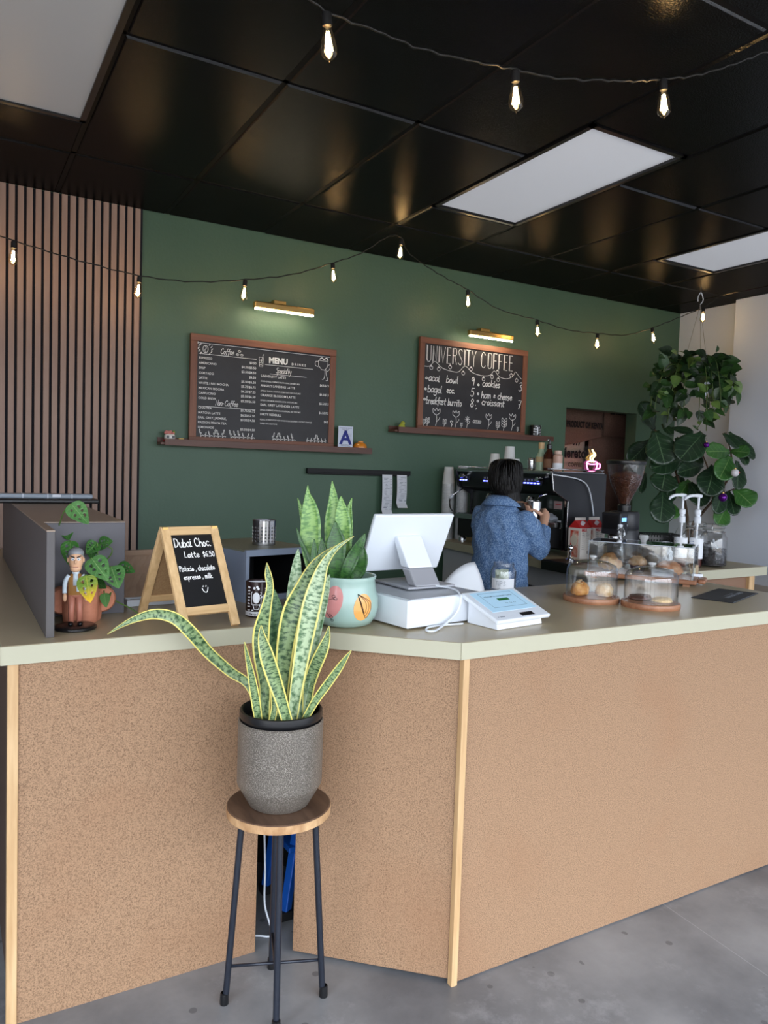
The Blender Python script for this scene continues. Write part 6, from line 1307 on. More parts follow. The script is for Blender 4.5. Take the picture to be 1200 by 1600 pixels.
carton((3.315, 3.375, ZT), .1, 'left red and white milk carton beside the tamper'); carton((3.455, 3.40, ZT), .1, 'right red and white milk carton next to the coffee grinder')
# grinder
t = tg('coffee_grinder', 'black coffee grinder with clear hopper full of beans', 'grinder', (3.42, 3.14, ZT), .25)
sb = MATS['satin_black']
MB().box(-.14, .10, -.085, .085, 0, .03).build('base', sb, t, bevel=.008)
MB().lathe([(0, .03), (.085, .03), (.087, .04), (.087, .19), (.084, .195), (.087, .20), (.087, .285), (.08, .30), (0, .302)], 36, (.015, 0, 0)).build('motor_body', sb, t, smooth='auto')
MB().box(-.135, -.05, -.06, .06, .17, .295).build('dosing_head', sb, t, bevel=.006)
MB().box(-.137, -.135, -.045, .045, .20, .28).build('control_face', black_gloss, t); MB().box(-.12, -.07, -.0615, -.060, .245, .268).build('blue_display', mat('blue_screen', S(90, 140, 220), .3, emit=(.2, .45, 1, 1), estr=1.5), t)
for a in (-.125, -.07): MB().tube([(a, -.060, .225), (a, -.068, .225)], .008, 12).build('button', steel, t)
MB().lathe([(.024, .12), (.03, .172)], 18, (-.09, 0, 0)).build('chute', steel, t, smooth=True, solid=.002)
mb = MB(); mb.tube([(-.06, -.035, .105), (-.15, -.035, .105)], .005, 8).tube([(-.06, .035, .105), (-.15, .035, .105)], .005, 8); mb.build('fork', steel, t); MB().box(-.145, -.06, -.04, .04, .03, .034).build('catch_tray', steel, t)
MB().lathe([(.028, .302), (.036, .302), (.038, .335), (.03, .34), (.026, .335)], 24, (.01, 0, 0)).build('hopper_collar', black_gloss, t, smooth='auto')
hop = [(.030, .338), (.034, .36), (.058, .41), (.084, .46), (.100, .52), (.108, .572)]
MB().lathe(hop+[(r_-.002, z) for r_, z in hop[::-1]], 36, (.01, 0, 0)).build('hopper', glass('hopper_plastic', (.93, .9, .9, 1), 1.0, .08), t, smooth='auto')
MB().lathe([(0, .574), (.111, .574), (.113, .58), (.113, .592), (.10, .598), (0, .598)], 36, (.01, 0, 0)).build('hopper_lid', black_gloss, t, smooth='auto')
bean_m = mat('roasted_bean', S(70, 40, 26), .35, col2=S(104, 64, 42), nscale=60)
def hr(z):
    for (r0, z0), (r1, z1) in zip(hop, hop[1:]):
        if z0 <= z <= z1: return r0+(r1-r0)*(z-z0)/(z1-z0)
    return .03
mb = MB(); mb.lathe([(0, .345), (.026, .345), (.05, .41), (.075, .46), (.088, .505), (.05, .53), (0, .54)], 24, (.01, 0, 0)); rg = random.Random(11)
bv = [(1, 0, 0), (.5, .8, 0), (-.5, .8, 0), (-1, 0, 0), (-.5, -.8, 0), (.5, -.8, 0), (0, 0, .7), (0, 0, -.7)]
for k in range(1700):
    z = .345+.185*rg.random()**.7; top = z > .505
    r_ = (hr(z)-.0065) if not top else hr(.505)*(1-(z-.505)/.035)*rg.random()**.5
    if z > .54: continue
    a = rg.uniform(0, 2*PI); R_ = Matrix.Rotation(rg.uniform(0, 6), 3, Vector((rg.uniform(-1, 1), rg.uniform(-1, 1), rg.uniform(-1, 1))).normalized()); c = Vector((.01+max(r_, 0)*math.cos(a), max(r_, 0)*math.sin(a), z))
    i = [mb.pt(c+R_ @ (Vector(p)*.0052)) for p in bv]
    for j in range(6): mb.f.append([i[j], i[(j+1) % 6], i[6]]); mb.f.append([i[(j+1) % 6], i[j], i[7]])
o = mb.build('beans', bean_m, t, smooth=True); o['kind'] = 'stuff'
# carafe, basket, straws
t = tg('swing_top_bottle', 'empty clear swing-top glass bottle in front of the grinder', 'bottle', (3.24, 2.99, ZT))
pr_ = [(0, .002), (.036, .002), (.039, .01), (.039, .07), (.03, .12), (.016, .165), (.013, .20), (.016, .205), (.016, .22), (.012, .222)]
MB().lathe(pr_+[(max(r_-.002, 0), z+.002) for r_, z in pr_[::-1]], 28).build('glass_body', clear, t, smooth='auto'); MB().sphere((0, 0, .228), (.014, .014, .011), 14, 10).build('stopper', white_plastic, t, smooth=True)
mb = MB(); mb.tube(smooth_pts([(.014, 0, .225), (.03, -.004, .20), (.028, -.004, .17), (.016, 0, .165)], 4), .0015, 6); mb.build('wire_bail', steel, t, smooth=True); MB().sphere((.03, -.004, .182), (.007, .007, .01), 10, 8).build('latch', white_plastic, t, smooth=True)
t = tg('mesh_basket', 'black perforated metal basket behind the acrylic pastry case', 'basket', (3.66, 3.08, ZT), -.5)
mb = MB(); n_ = 26; m_v = 12
def mesh_wall(p0, p1, h):
    p0, p1 = Vector(p0), Vector(p1); I = [[mb.pt(p0.lerp(p1, i/n_)+Vector((0, 0, h*j/m_v))) for i in range(n_+1)] for j in range(m_v+1)]
    for j in range(m_v):
        for i in range(n_):
            if i % 2 and j % 2: continue
            mb.f.append([I[j][i], I[j][i+1], I[j+1][i+1], I[j+1][i]])
mesh_wall((-.11, -.06, .003), (.11, -.06, .003), .165); mesh_wall((.11, -.06, .003), (.11, .06, .003), .165); mesh_wall((.11, .06, .003), (-.11, .06, .003), .165); mesh_wall((-.11, .06, .003), (-.11, -.06, .003), .165); mb.build('mesh_walls', black_gloss, t, solid=.0015)
MB().box(-.11, .11, -.06, .06, 0, .004).build('bottom', black_gloss, t); MB().tube([(-.11, -.06, .17), (.11, -.06, .17), (.11, .06, .17), (-.11, .06, .17)], .004, 6, closed=True).build('rim_wire', black_gloss, t)
for k, (a, b) in enumerate(((.060, -.02), (.088, .01))):
    o = MB().tube([(0, 0, 0), (.012-.02*k, .0, .235)], .0032, 8).build('straw', white_plastic, None, loc=(3.66+math.cos(-.5)*a-math.sin(-.5)*b, 3.08+math.sin(-.5)*a+math.cos(-.5)*b, ZT+.0045)); tag(o, ('left' if k == 0 else 'right')+' white paper straw standing in the black mesh basket', 'straw')
t = tg('ice_glass', 'glass with crumpled white napkin in front of the mesh basket', 'glass', (3.53, 2.90, ZT)); MB().lathe([(0, .002), (.032, .002), (.04, .14), (.038, .14), (.030, .008), (0, .008)], 26).build('glass_body', clear, t, smooth='auto')
mb = MB(); mb.sphere((0, 0, 0), 1, 20, 14)
for i, p in enumerate(mb.v): d = 1+.5*noise.noise(p*3.3); mb.v[i] = Vector((p.x*.026*d, p.y*.026*d, .06+p.z*.045*d))
mb.build('napkin', white_paper, t)
# pump bottles
def pump(loc, label, rz):
    t = tg('pump_bottle', label, 'bottle', loc, rz, 'syrup bottles with white pumps')
    MB().lathe([(0, 0), (.034, 0), (.036, .004), (.036, .17), (.03, .20), (.016, .225), (.015, .25), (0, .25)], 26).build('glass_body', clear, t, smooth='auto')
    MB().lathe([(0, .004), (.0335, .004), (.0335, .055), (0, .055)], 22).build('syrup', mat('dark_red_syrup', S(70, 24, 20), .15), t, smooth='auto'); MB().lathe([(.0366, .05), (.037, .05), (.037, .165), (.0366, .165)], 26).build('label', white_paper, t)
    mb = MB()
    for k in range(7): 
        for a in (-2.9, -2.5): mb.face([(.0374*math.cos(a+d_), .0374*math.sin(a+d_), .145-.013*k+e_) for d_, e_ in ((-.14, 0), (.1, 0), (.1, .003), (-.14, .003))])
    mb.build('label_print', mat('pale_blue_ink', S(110, 130, 170), .8), t)
    MB().lathe([(0, .25), (.018, .25), (.019, .256), (.019, .285), (.014, .29), (.013, .30), (.018, .302), (.018, .325), (.010, .33), (.007, .333), (.007, .40), (0, .40)], 20).build('pump_body', white_plastic, t, smooth='auto')
    MB().tube(smooth_pts([(.016, 0, .404), (-.01, 0, .408), (-.05, 0, .405), (-.075, 0, .392), (-.08, 0, .38)], 4), [.011]*5+[.009]*8+[.006]*4, 10).build('nozzle', white_plastic, t, smooth=True)
    MB().tube([(0, 0, .06), (0, 0, .25)], .006, 8).build('dip_tube', white_plastic, t)
pump((3.706, 2.85, ZT), 'right syrup bottle with white pump beside the clip-top jars', -.45); pump((3.642, 2.905, ZT), 'left syrup bottle with white pump behind the pastry case', -.45)
# clip top jars
def clipjar(loc, label, s_, fill):
    t = tg('clip_top_jar', label, 'jar', loc, .5, 'clip-top glass jars'); p_ = [(0, .004), (.068, .004), (.075, .014), (.075, .165), (.062, .19), (.052, .20), (.052, .212), (.056, .214)]; p_ = [(r_*s_, z*s_) for r_, z in p_]
    MB().lathe(p_+[(max(r_-.003, 0), z+.003) for r_, z in p_[::-1]], 36).build('glass_body', clear, t, smooth='auto')
    MB().lathe([(0, .246*s_), (.05*s_, .246*s_), (.058*s_, .24*s_), (.058*s_, .222*s_), (.05*s_, .216*s_), (0, .218*s_)], 32).build('glass_lid', clear, t, smooth='auto')
    MB().tube([(.057*s_*math.cos(2*PI*k/28), .057*s_*math.sin(2*PI*k/28), .217*s_) for k in range(28)], .003, 6, closed=True).build('rubber_ring', mat('grey_rubber', S(150, 152, 150), .6), t, smooth=True)
    mb = MB(); mb.tube([(.06*s_*math.cos(2*PI*k/28), .06*s_*math.sin(2*PI*k/28), .20*s_) for k in range(28)], .0018, 6, closed=True); mb.tube(smooth_pts([(-.06*s_, 0, .20*s_), (-.075*s_, 0, .22*s_), (-.06*s_, 0, .25*s_), (0, 0, .255*s_)], 4), .0018, 6); mb.build('wire_clip', steel, t, smooth=True)
    mb = MB(); rg = random.Random(int(loc[0]*100)); rr = .069*s_; mb.lathe([(0, .012), (rr*.96, .012), (rr*.96, fill*.95), (0, fill*.95)], 28)
    for k in range(900):
        z = rg.uniform(.014, fill); a = rg.uniform(0, 2*PI); q = rr if rg.random() < .72 else rr*rg.random()**.5; z = z if q == rr else fill
        c = Vector((q*math.cos(a), q*math.sin(a), z)); R_ = Matrix.Rotation(rg.uniform(0, 6), 3, Vector((rg.uniform(-1, 1), rg.uniform(-1, 1), .3)).normalized()); i = [mb.pt(c+R_ @ (Vector(p)*.0048)) for p in bv[:6]+[(0, 0, .35), (0, 0, -.35)]]
        for j in range(6): mb.f.append([i[j], i[(j+1) % 6], i[6]]); mb.f.append([i[(j+1) % 6], i[j], i[7]])
    o = mb.build('loose_tea', mat('black_tea', S(44, 44, 48), .7, col2=S(66, 66, 70), nscale=90), t); o['kind'] = 'stuff'
    return t
t = clipjar((3.83, 2.83, ZT), 'front clip-top glass jar half full of dark loose tea with a white scoop', 1.0, .105)
MB().tube([(-.05, -.03, .112), (.03, .0, .13), (.06, .01, .15)], [.004, .004, .007], 8).build('scoop', white_plastic, t)
t = clipjar((3.88, 2.99, ZT), 'rear clip-top glass jar with a small black label', 1.0, .12)
MB().box(-.03, .03, -.0775, -.076, .12, .138).build('black_label', black_matte, t)
# ================================================================ barista
Fd = Vector((.906, .423, 0)); Sd = Vector((.423, -.906, 0))          # facing the machine; her right hand side
t = thing('person', 'person in blue washed denim shirt with tied back black hair, holding a steel pitcher', 'person', (2.485, 3.10, 0))
base_c = Vector((2.485, 3.10, 0))
def ring_loft(mb, rings, n=28, cap=True):
    R = []
    for z, a, b, sh in rings: R.append([base_c+Sd*(a*math.cos(2*PI*k/n))+Fd*(b*math.sin(2*PI*k/n)+sh)+Vector((0, 0, z)) for k in range(n)])
    i0 = len(mb.v); mb.grid(R, closed=True)
    mb.face(R[0][::-1]); mb.face(R[-1])
def capsule(mb, pts, rad, n=14):
    mb.tube(pts, rad, n)
    mb.sphere(pts[0], rad[0]*.98, 14, 8); mb.sphere(pts[-1], rad[-1]*.98, 14, 8)
HC = Vector((2.515, 3.118, 1.535))
rsh = base_c+Sd*.135+Vector((0, 0, 1.318)); lsh = base_c-Sd*.105+Fd*.02+Vector((0, 0, 1.335))
rel = Vector((2.652, 2.988, 1.172)); rwr = Vector((2.772, 3.098, 1.285)); lel = Vector((2.64, 3.30, 1.15)); lwr = Vector((2.725, 3.30, 1.345))
PC = Vector((2.812, 3.222, 0)); PZ0, PZ1 = 1.285, 1.412
e1 = Vector((.866, -.5, 0)); e2 = Vector((.5, .866, 0))
def onp(th, z, r): return PC+(e1*math.cos(th)+e2*math.sin(th))*r+Vector((0, 0, z))
mb = MB()
ring_loft(mb, [(.82, .13, .09, -.01), (.95, .155, .10, -.01), (1.10, .125, .085, 0), (1.22, .125, .085, 0), (1.30, .125, .085, -.005), (1.345, .10, .07, -.005), (1.38, .07, .055, -.005), (1.42, .05, .05, .005)])
capsule(mb, [base_c+Fd*.0+Vector((0, 0, 1.38)), base_c+Fd*.012+Vector((0, 0, 1.44)), HC+Vector((0, 0, -.07))], [.05, .046, .048])
Fh = Vector((.45, .893, 0)); Sh = Vector((.893, -.45, 0))
mb.sphere(HC, (.074, .082, .10), 24, 18); mb.sphere(HC+Fh*.03+Vector((0, 0, -.062)), (.05, .05, .045), 18, 12)
mb.sphere(HC+Fh*.092+Vector((0, 0, -.022)), (.013, .012, .018), 12, 8)
for s_ in (-1, 1): mb.sphere(HC+Sh*(.076*s_)+Fh*.008+Vector((0, 0, -.015)), (.012, .016, .028), 12, 8)
for s_ in (-1, 1): mb.sphere(HC+Fh*.076+Sh*.032*s_+Vector((0, 0, -.002)), (.016, .016, .010), 10, 8)
for sh, el, wr in ((rsh, rel, rwr), (lsh, lel, lwr)): capsule(mb, [sh, sh.lerp(el, .5), el], [.042, .040, .036]); capsule(mb, [el, el.lerp(wr, .5), wr], [.037, .033, .024])
for s_ in (-1, 1):
    hip = base_c+Sd*(.075*s_)+Vector((0, 0, .86)); kn = base_c+Sd*(.085*s_)+Fd*.03+Vector((0, 0, .47)); an = base_c+Sd*(.09*s_)-Fd*.01+Vector((0, 0, .09))
    capsule(mb, [hip, hip.lerp(kn, .5), kn], [.085, .072, .055]); capsule(mb, [kn, kn.lerp(an, .4), an], [.052, .052, .034])
    capsule(mb, [an+Vector((0, 0, -.045)), an+Fd*.13+Vector((0, 0, -.055))], [.036, .032])
# right hand wraps the pitcher from the near right side
pal = onp(-.35, 1.335, .062)
capsule(mb, [rwr, rwr.lerp(pal, .6), pal], [.024, .026, .027])
mb.sphere(pal, (.026, .026, .034), 14, 10)
for k, z in enumerate((1.368, 1.350, 1.332, 1.315)):
    ln = (1.75, 2.0, 1.9, 1.5)[k]
    P = [onp(-.3+ln*q/5, z-.002*q, .0625-.0085*min(1, q/1.5)) for q in range(6)]
    mb.tube(P, [.0095, .0092, .0088, .0084, .008, .0068], 10); mb.sphere(P[-1], .0066, 10, 6)
P = [onp(-.45, 1.322, .064), onp(-.8, 1.335, .061), onp(-1.2, 1.350, .0565), onp(-1.6, 1.362, .0535), onp(-1.85, 1.368, .0530)]
mb.tube(P, [.013, .0115, .0105, .0095, .0075], 10); mb.sphere(P[-1], .0075, 10, 6)
# left hand on the far left of the pitcher
pal = onp(2.75, 1.362, .070)
capsule(mb, [lwr, lwr.lerp(pal, .6), pal], [.024, .025, .025]); mb.sphere(pal, (.024, .024, .032), 14, 10)
for k, z in enumerate((1.392, 1.375, 1.358, 1.342)):
    ln = (1.2, 1.45, 1.35, 1.1)[k]
    P = [onp(2.85+ln*q/5, z-.002*q, .066-.0095*min(1, q/2)) for q in range(6)]
    mb.tube(P, [.0092, .009, .0086, .0082, .0078, .0066], 10); mb.sphere(P[-1], .0064, 10, 6)
P = [onp(2.6, 1.375, .066), onp(2.3, 1.392, .060), onp(2.0, 1.402, .0545), onp(1.75, 1.406, .054)]
mb.tube(P, [.0115, .0105, .0095, .0075], 10)
skin = mat('skin', S(206, 160, 134), .5, sss=.12)
def remesh(o, vox, sm=6):
    b = o.modifiers.new('remesh', 'REMESH'); b.mode = 'VOXEL'; b.voxel_size = vox; b.use_smooth_shade = True
    if sm: s_ = o.modifiers.new('smooth', 'SMOOTH'); s_.factor = .5; s_.iterations = sm
    return o
remesh(mb.build('body', skin, t, world=True), .0052, 3)
# shirt
denim = mat('washed_denim', S(64, 98, 142), .85, col2=S(142, 168, 200), nscale=170, ndet=7, lo=.43, hi=.68, bump=.25, bscale=320)
mb = MB()
ring_loft(mb, [(.80, .172, .128, -.005), (.90, .168, .124, -.005), (1.02, .160, .115, 0), (1.14, .150, .106, .0), (1.24, .154, .110, .0), (1.31, .158, .110, -.005), (1.345, .135, .098, -.008), (1.375, .105, .082, -.008), (1.405, .078, .066, -.004)])
for sh, el, wr in ((rsh, rel, rwr), (lsh, lel, lwr)):
    cuff = el.lerp(wr, .86)
    capsule(mb, [sh, sh.lerp(el, .35)+Vector((0, 0, .005)), sh.lerp(el, .75), el], [.066, .062, .058, .054]); mb.tube([el, el.lerp(cuff, .3), el.lerp(cuff, .65), cuff], [.053, .054, .046, .037], 16)
    mb.tube([el.lerp(wr, .76), cuff], [.042, .040], 16)
o = remesh(mb.build('denim_shirt', denim, t, world=True), .0075, 5)
tex = bpy.data.textures.new('cloth_folds', 'CLOUDS'); tex.noise_scale = .075; tex.noise_depth = 2
d_ = o.modifiers.new('folds', 'DISPLACE'); d_.texture = tex; d_.strength = .03; d_.mid_level = .55; d_.texture_coords = 'LOCAL'
mb = MB()
ring = [base_c+Sd*(.066*math.cos(a))+Fd*(.062*math.sin(a)+.0)+Vector((0, 0, 1.425-.008*math.sin(a))) for a in [2*PI*k/30 for k in range(30)]]
rows = [[base_c+(p-base_c)*1.0+Vector((0, 0, .014)) for p in ring], [Vector((base_c.x, base_c.y, 0))+Vector(((p.x-base_c.x)*1.22, (p.y-base_c.y)*1.22, p.z-.004)) for p in ring], [Vector(((p.x-base_c.x)*1.62+base_c.x, (p.y-base_c.y)*1.5+base_c.y, p.z-.034)) for p in ring]]
mb.grid(rows, closed=True); mb.build('collar', denim, t, world=True, smooth=True, solid=.006)
mb = MB(); yk = [base_c+Sd*(.168*math.cos(a))+Fd*(.113*math.sin(a)-.005)+Vector((0, 0, 1.318)) for a in [PI+PI*k/24 for k in range(25)]]
mb = MB(); mb.tube([rsh+(rel-rsh)*.10+ (Sd*.064*math.cos(a)+Vector((0, 0, .062*math.sin(a)))) for a in [2*PI*k/24 for k in range(24)]], .0022, 5, closed=True); mb.build('shoulder_seam', mat('pale_stitching', S(150, 172, 200), .8), t, world=True)
mb = MB()
pant = mat('black_trousers', S(24, 24, 28), .85)
ring_loft(mb, [(.74, .16, .115, -.005), (.86, .150, .112, -.005), (.96, .135, .095, -.005)])
for s_ in (-1, 1):
    hip = base_c+Sd*(.075*s_)+Vector((0, 0, .83)); kn = base_c+Sd*(.085*s_)+Fd*.03+Vector((0, 0, .47)); an = base_c+Sd*(.09*s_)-Fd*.01+Vector((0, 0, .12)); mb.tube([hip, kn, an], [.096, .068, .055], 16)
remesh(mb.build('trousers', pant, t, world=True), .011, 4)
for s_ in (-1, 1):
    an = base_c+Sd*(.09*s_)-Fd*.01; mb = MB(); mb.tube([an+Fd*-.05+Vector((0, 0, .045)), an+Fd*.05+Vector((0, 0, .045)), an+Fd*.15+Vector((0, 0, .036))], [.044, .046, .036], 14); mb.sphere(an+Fd*.15+Vector((0, 0, .036)), .036, 12, 8); mb.sphere(an-Fd*.05+Vector((0, 0, .045)), .044, 12, 8)
    for p in mb.v: p.z = max(p.z, .001)
    remesh(mb.build('shoe', black_matte, t, world=True), .008, 2)
# hair: smooth cap, gathered low at the nape and drawn over the right shoulder
hair = mat('black_hair', S(9, 7, 7), .42, spec=.22, col2=S(15, 12, 11), nscale=30, stretch=(6, 6, .35), bump=.5, bscale=90, bstretch=(2.4, 2.4, .12))
mb = MB(); back = -Fh
mb.sphere(HC+back*.020+Vector((0, 0, .012)), (.083, .086, .090), 28, 20)
mb.sphere(HC+back*.028+Vector((0, 0, -.040)), (.078, .078, .085), 24, 16)
mb.sphere(HC+back*.030+Sh*.012+Vector((0, 0, -.088)), (.068, .068, .062), 20, 14); mb.sphere(HC+back*.042+Sh*.012+Vector((0, 0, -.115)), (.058, .058, .055), 18, 12)
tail = smooth_pts([HC+back*.035+Sh*.03+Vector((0, 0, -.09)), HC+back*.045+Sh*.055+Vector((0, 0, -.125)), HC+back*.035+Sh*.08+Vector((0, 0, -.155)), HC+Fh*.02+Sh*.105+Vector((0, 0, -.19)), HC+Fh*.07+Sh*.11+Vector((0, 0, -.25))], 5)
mb.tube(tail, [.044-.030*k/(len(tail)-1) for k in range(len(tail))], 12)
ho = remesh(mb.build('hair', hair, t, world=True), .006, 6)
# locks combed from the parting down to the nape
rg = random.Random(9); mb = MB(); ga = HC+back*.05+Sh*.035+Vector((0, 0, -.115)); hc = HC+back*.020+Vector((0, 0, .0))
for k in range(170):
    th = rg.uniform(-2.5, 2.5); st = hc+Fh*rg.uniform(-.05, .055)+Sh*rg.uniform(-.004, .004)+Vector((0, 0, .1))
    side = (back*math.cos(th)+Sh*math.sin(th)); mid = hc+side*.086+Vector((0, 0, rg.uniform(-.02, .03))); lo_ = hc+side*.080*.95+Vector((0, 0, -.07))
    lo_ = lo_.lerp(ga, .12); en = ga+Vector((rg.uniform(-.02, .02), rg.uniform(-.02, .02), rg.uniform(-.02, .015)))
    up1 = st.lerp(mid, .5)+side*.026+Vector((0, 0, .022))
    P = smooth_pts([st, up1, mid, lo_, en], 5); n_ = len(P); mb.tube(P, [max(.001, .0042*math.sin(PI*(.12+.85*j/(n_-1)))) for j in range(n_)], 5)
for k in range(26):
    o_ = Vector((rg.uniform(-1, 1), rg.uniform(-1, 1), rg.uniform(-1, 1)))*.02; P = [p+o_*(1-.6*i/len(tail)) for i, p in enumerate(tail)]; mb.tube(P, .0036, 5)
o = mb.build('hair_locks', hair, t, world=True, smooth=True); o['kind'] = 'stuff'
for s_ in (-1, 1): MB().sphere(HC+Fh*.0905+Sh*.031*s_+Vector((0, 0, -.004)), (.008, .008, .0055), 10, 6).build('eye', black_gloss, t, world=True, smooth=True)
MB().sphere(HC+Fh*.079+Vector((0, 0, -.062)), (.012, .016, .006), 12, 6).build('lips', mat('lips', S(160, 92, 86), .5), t, world=True, smooth=True)
MB().tube([tail[4]+Vector((math.cos(a)*.040, math.sin(a)*.040, 0)) for a in [2*PI*k/16 for k in range(16)]], .004, 6, closed=True).build('hair_tie', mat('brown_tie', S(120, 90, 66), .7), t, world=True)
# the pitcher she holds
t = thing('milk_pitcher', 'stainless steel milk pitcher held by the barista', 'pitcher', (PC.x, PC.y, PZ0))
MB().lathe([(0, 0), (.040, 0), (.044, .004), (.0445, .04), (.040, .09), (.040, .125), (.042, .127), (.0385, .127), (.0385, .09), (.042, .04), (.04, .006), (0, .004)], 32).build('body', steel, t, smooth='auto')
MB().tube(smooth_pts([-e1*.040+Vector((0, 0, .115)), -e1*.066+Vector((0, 0, .11)), -e1*.068+Vector((0, 0, .05)), -e1*.045+Vector((0, 0, .02))], 5), .005, 8).build('handle', mat('wood_brown_handle', S(120, 74, 50), .5), t, smooth=True)
# ================================================================ plant stool in front of the counter
t = thing('plant_stool', 'round rustic wood stool on four black tube legs under the speckled pot', 'stool', (.829, 1.993, 0))
rust = mat('rustic_wood_top', S(60, 42, 33), .4, col2=S(110, 84, 66), nscale=26, ndet=6, stretch=(1, .18, 1), lo=.3, hi=.7, bump=.1, bscale=40, bstretch=(1, .1, 1)); rim_w = mat('pale_rustic_rim', S(150, 108, 70), .5, col2=S(206, 168, 124), nscale=18, ndet=5, stretch=(1, 1, .6))
MB().lathe([(0, .567), (.146, .567), (.149, .570), (.149, .589), (.1455, .592), (0, .592)], 56).build('seat', rust, t, smooth='auto')
MB().lathe([(.1465, .5665), (.1496, .570), (.1498, .5885), (.1490, .5895), (.1488, .5895), (.1488, .5665)], 56).build('seat_rim', rim_w, t, smooth='auto')
leg_m = mat('blue_black_steel', S(36, 40, 50), .32, .3)
feet = [(-.135, .047), (.044, .133), (-.043, -.124), (.134, -.055)]
for fx, fy in feet:
    MB().tube([(fx*.72, fy*.72, .567), (fx*.97, fy*.97, .03)], .0095, 14).build('leg', leg_m, t, smooth='auto')
    MB().lathe([(0, 0), (.0125, 0), (.013, .003), (.012, .032), (.0095, .034)], 14, (fx, fy, 0)).build('rubber_foot', black_gloss, t, smooth='auto')
for a, b in ((0, 3), (1, 2)):
    p, q = feet[a], feet[b]; k_ = .93; MB().tube([(p[0]*k_, p[1]*k_, .112+(.0 if a == 0 else .010)), (q[0]*k_, q[1]*k_, .112+(.0 if a == 0 else .010))], .0045, 8).build('stretcher', leg_m, t, smooth=True)
# speckled pot with variegated snake plant
t = thing('potted_snake_plant', 'yellow-edged snake plant in speckled grey-brown pot on the round stool', 'plant', (.829, 1.993, .593))
speck = mat('speckled_stoneware', S(84, 77, 69), .36, col2=S(168, 160, 150), nscale=380, ndet=3, lo=.47, hi=.74, bump=.06, bscale=400)
MB().lathe([(0, 0), (.082, 0), (.087, .004), (.1195, .062), (.1215, .068), (.1215, .245), (.118, .249), (.114, .247), (.114, .10), (0, .09)], 64).build('outer_pot', speck, t, smooth='auto')
MB().lathe([(.100, .05), (.112, .235), (.114, .252), (.1175, .256), (.1185, .262), (.1175, .276), (.114, .278), (.110, .276), (.107, .255), (.104, .235), (.0, .235)], 56).build('nursery_pot', black_gloss, t, smooth='auto')
MB().lathe([(0, .243), (.104, .243), (.104, .230)], 32).build('soil', MATS['dark_soil'], t)
vm = leaf_mat('variegated_leaf', S(132, 154, 106), S(40, 72, 40), S(1, 1, 1), .38, edge=S(222, 208, 112), bands=True)
vm2 = leaf_mat('variegated_leaf_pale', S(170, 188, 150), S(76, 108, 72), S(1, 1, 1), .38, edge=S(216, 208, 124), bands=True)
vm3 = leaf_mat('banded_leaf_pale', S(174, 194, 158), S(88, 122, 84), S(1, 1, 1), .38, bands=True)
vm4 = leaf_mat('banded_leaf_dark', S(104, 138, 92), S(44, 84, 50), S(1, 1, 1), .38, bands=True)
pick = {5: vm3, 8: vm3, 4: vm4, 6: vm, 7: vm2, 3: vm}
for k, lf in enumerate(SNAKE):
    o = blade(lf, face=(-.45, -.89, .05), fold=.42 if k not in (0,) else .25, ncol=12).build('leaf', pick.get(k, vm), t, smooth=True, world=True, solid=.0022)
    if k == 0: o['label'] = 'long arching leaf reaching left over the counter edge'
# blue step stool and cord seen through the gap
t = thing('step_stool', 'bright blue step stool under the counter seen through the corner gap', 'stool', (1.165, 2.49, 0)); bl_ = mat('bright_blue', S(24, 92, 190), .4)
for sy in (-.09, .09):
    MB().bar((-.155, sy-.05, 0.012), (-.07, sy, .46), .03, .03).build('leg', bl_, t, bevel=.004); MB().bar((.155, sy-.0, 0.012), (.07, sy, .46), .03, .03).build('leg', bl_, t, bevel=.004)
    for x_, dy in ((-.155, -.05), (.155, 0)): MB().box(x_-.02, x_+.02, sy+dy-.02, sy+dy+.02, 0, .03).build('rubber_foot', black_matte, t)
MB().box(-.09, .09, -.12, .12, .46, .485).build('top_step', bl_, t, bevel=.005); MB().box(-.145, -.02, -.14, .08, .225, .245).build('lower_step', bl_, t, bevel=.004)
o = MB().tube(smooth_pts([(.93, 2.36, .34), (.925, 2.33, .2), (.915, 2.30, .1), (.93, 2.27, .012), (.89, 2.29, .005), (.82, 2.33, .005)], 6), .0035, 6).build('white_power_cable', white_plastic, None, smooth=True); tag(o, 'white power cord hanging under the counter by the blue stool', 'cord')

# ================================================================ fiddle leaf fig
t = thing('fiddle_leaf_fig', 'tall fiddle leaf fig with big glossy leaves beside the white wall', 'plant', (4.78, 3.72, 0))
fm = [leaf_mat('fig_leaf', S(26, 48, 30), S(36, 62, 38), S(92, 118, 84), .32, nveins=6), leaf_mat('fig_leaf_fresh', S(44, 88, 38), S(64, 112, 48), S(120, 150, 90), .34, nveins=6)]
for k, (b_, t_, w_) in enumerate(FIG):
    rg = random.Random(k+40); fresh = k in (9, 10, 11, 15, 18, 20, 24)
    leaf_mesh(b_, t_, w_*1.18, p_fiddle, cup=.10, droop=.12, nr=14, nc=8, ruffle=.035, face=(-.45+rg.uniform(-.25, .25), -.75, .35+rg.uniform(-.2, .25))).build('leaf', fm[1 if fresh else 0], t, smooth=True, world=True, solid=.0015)
bark = mat('fig_bark', S(84, 66, 52), .8, col2=S(108, 88, 70), nscale=40, bump=.3, bscale=60)
tr0 = Vector((4.78, 3.72, .34))
for k, br_ in enumerate(FIGBR):
    P = smooth_pts(br_, 4); n_ = len(P); r0 = .014 if k < 2 else .008
    if k < 2: P = smooth_pts([tr0+Vector((.03*k, 0, 0)), tr0.lerp(Vector(br_[0]), .5)]+list(br_), 4); n_ = len(P)
    MB().tube(P, [r0*(1-.6*j/n_) for j in range(n_)], 8).build('branch', bark, t, smooth=True, world=True)
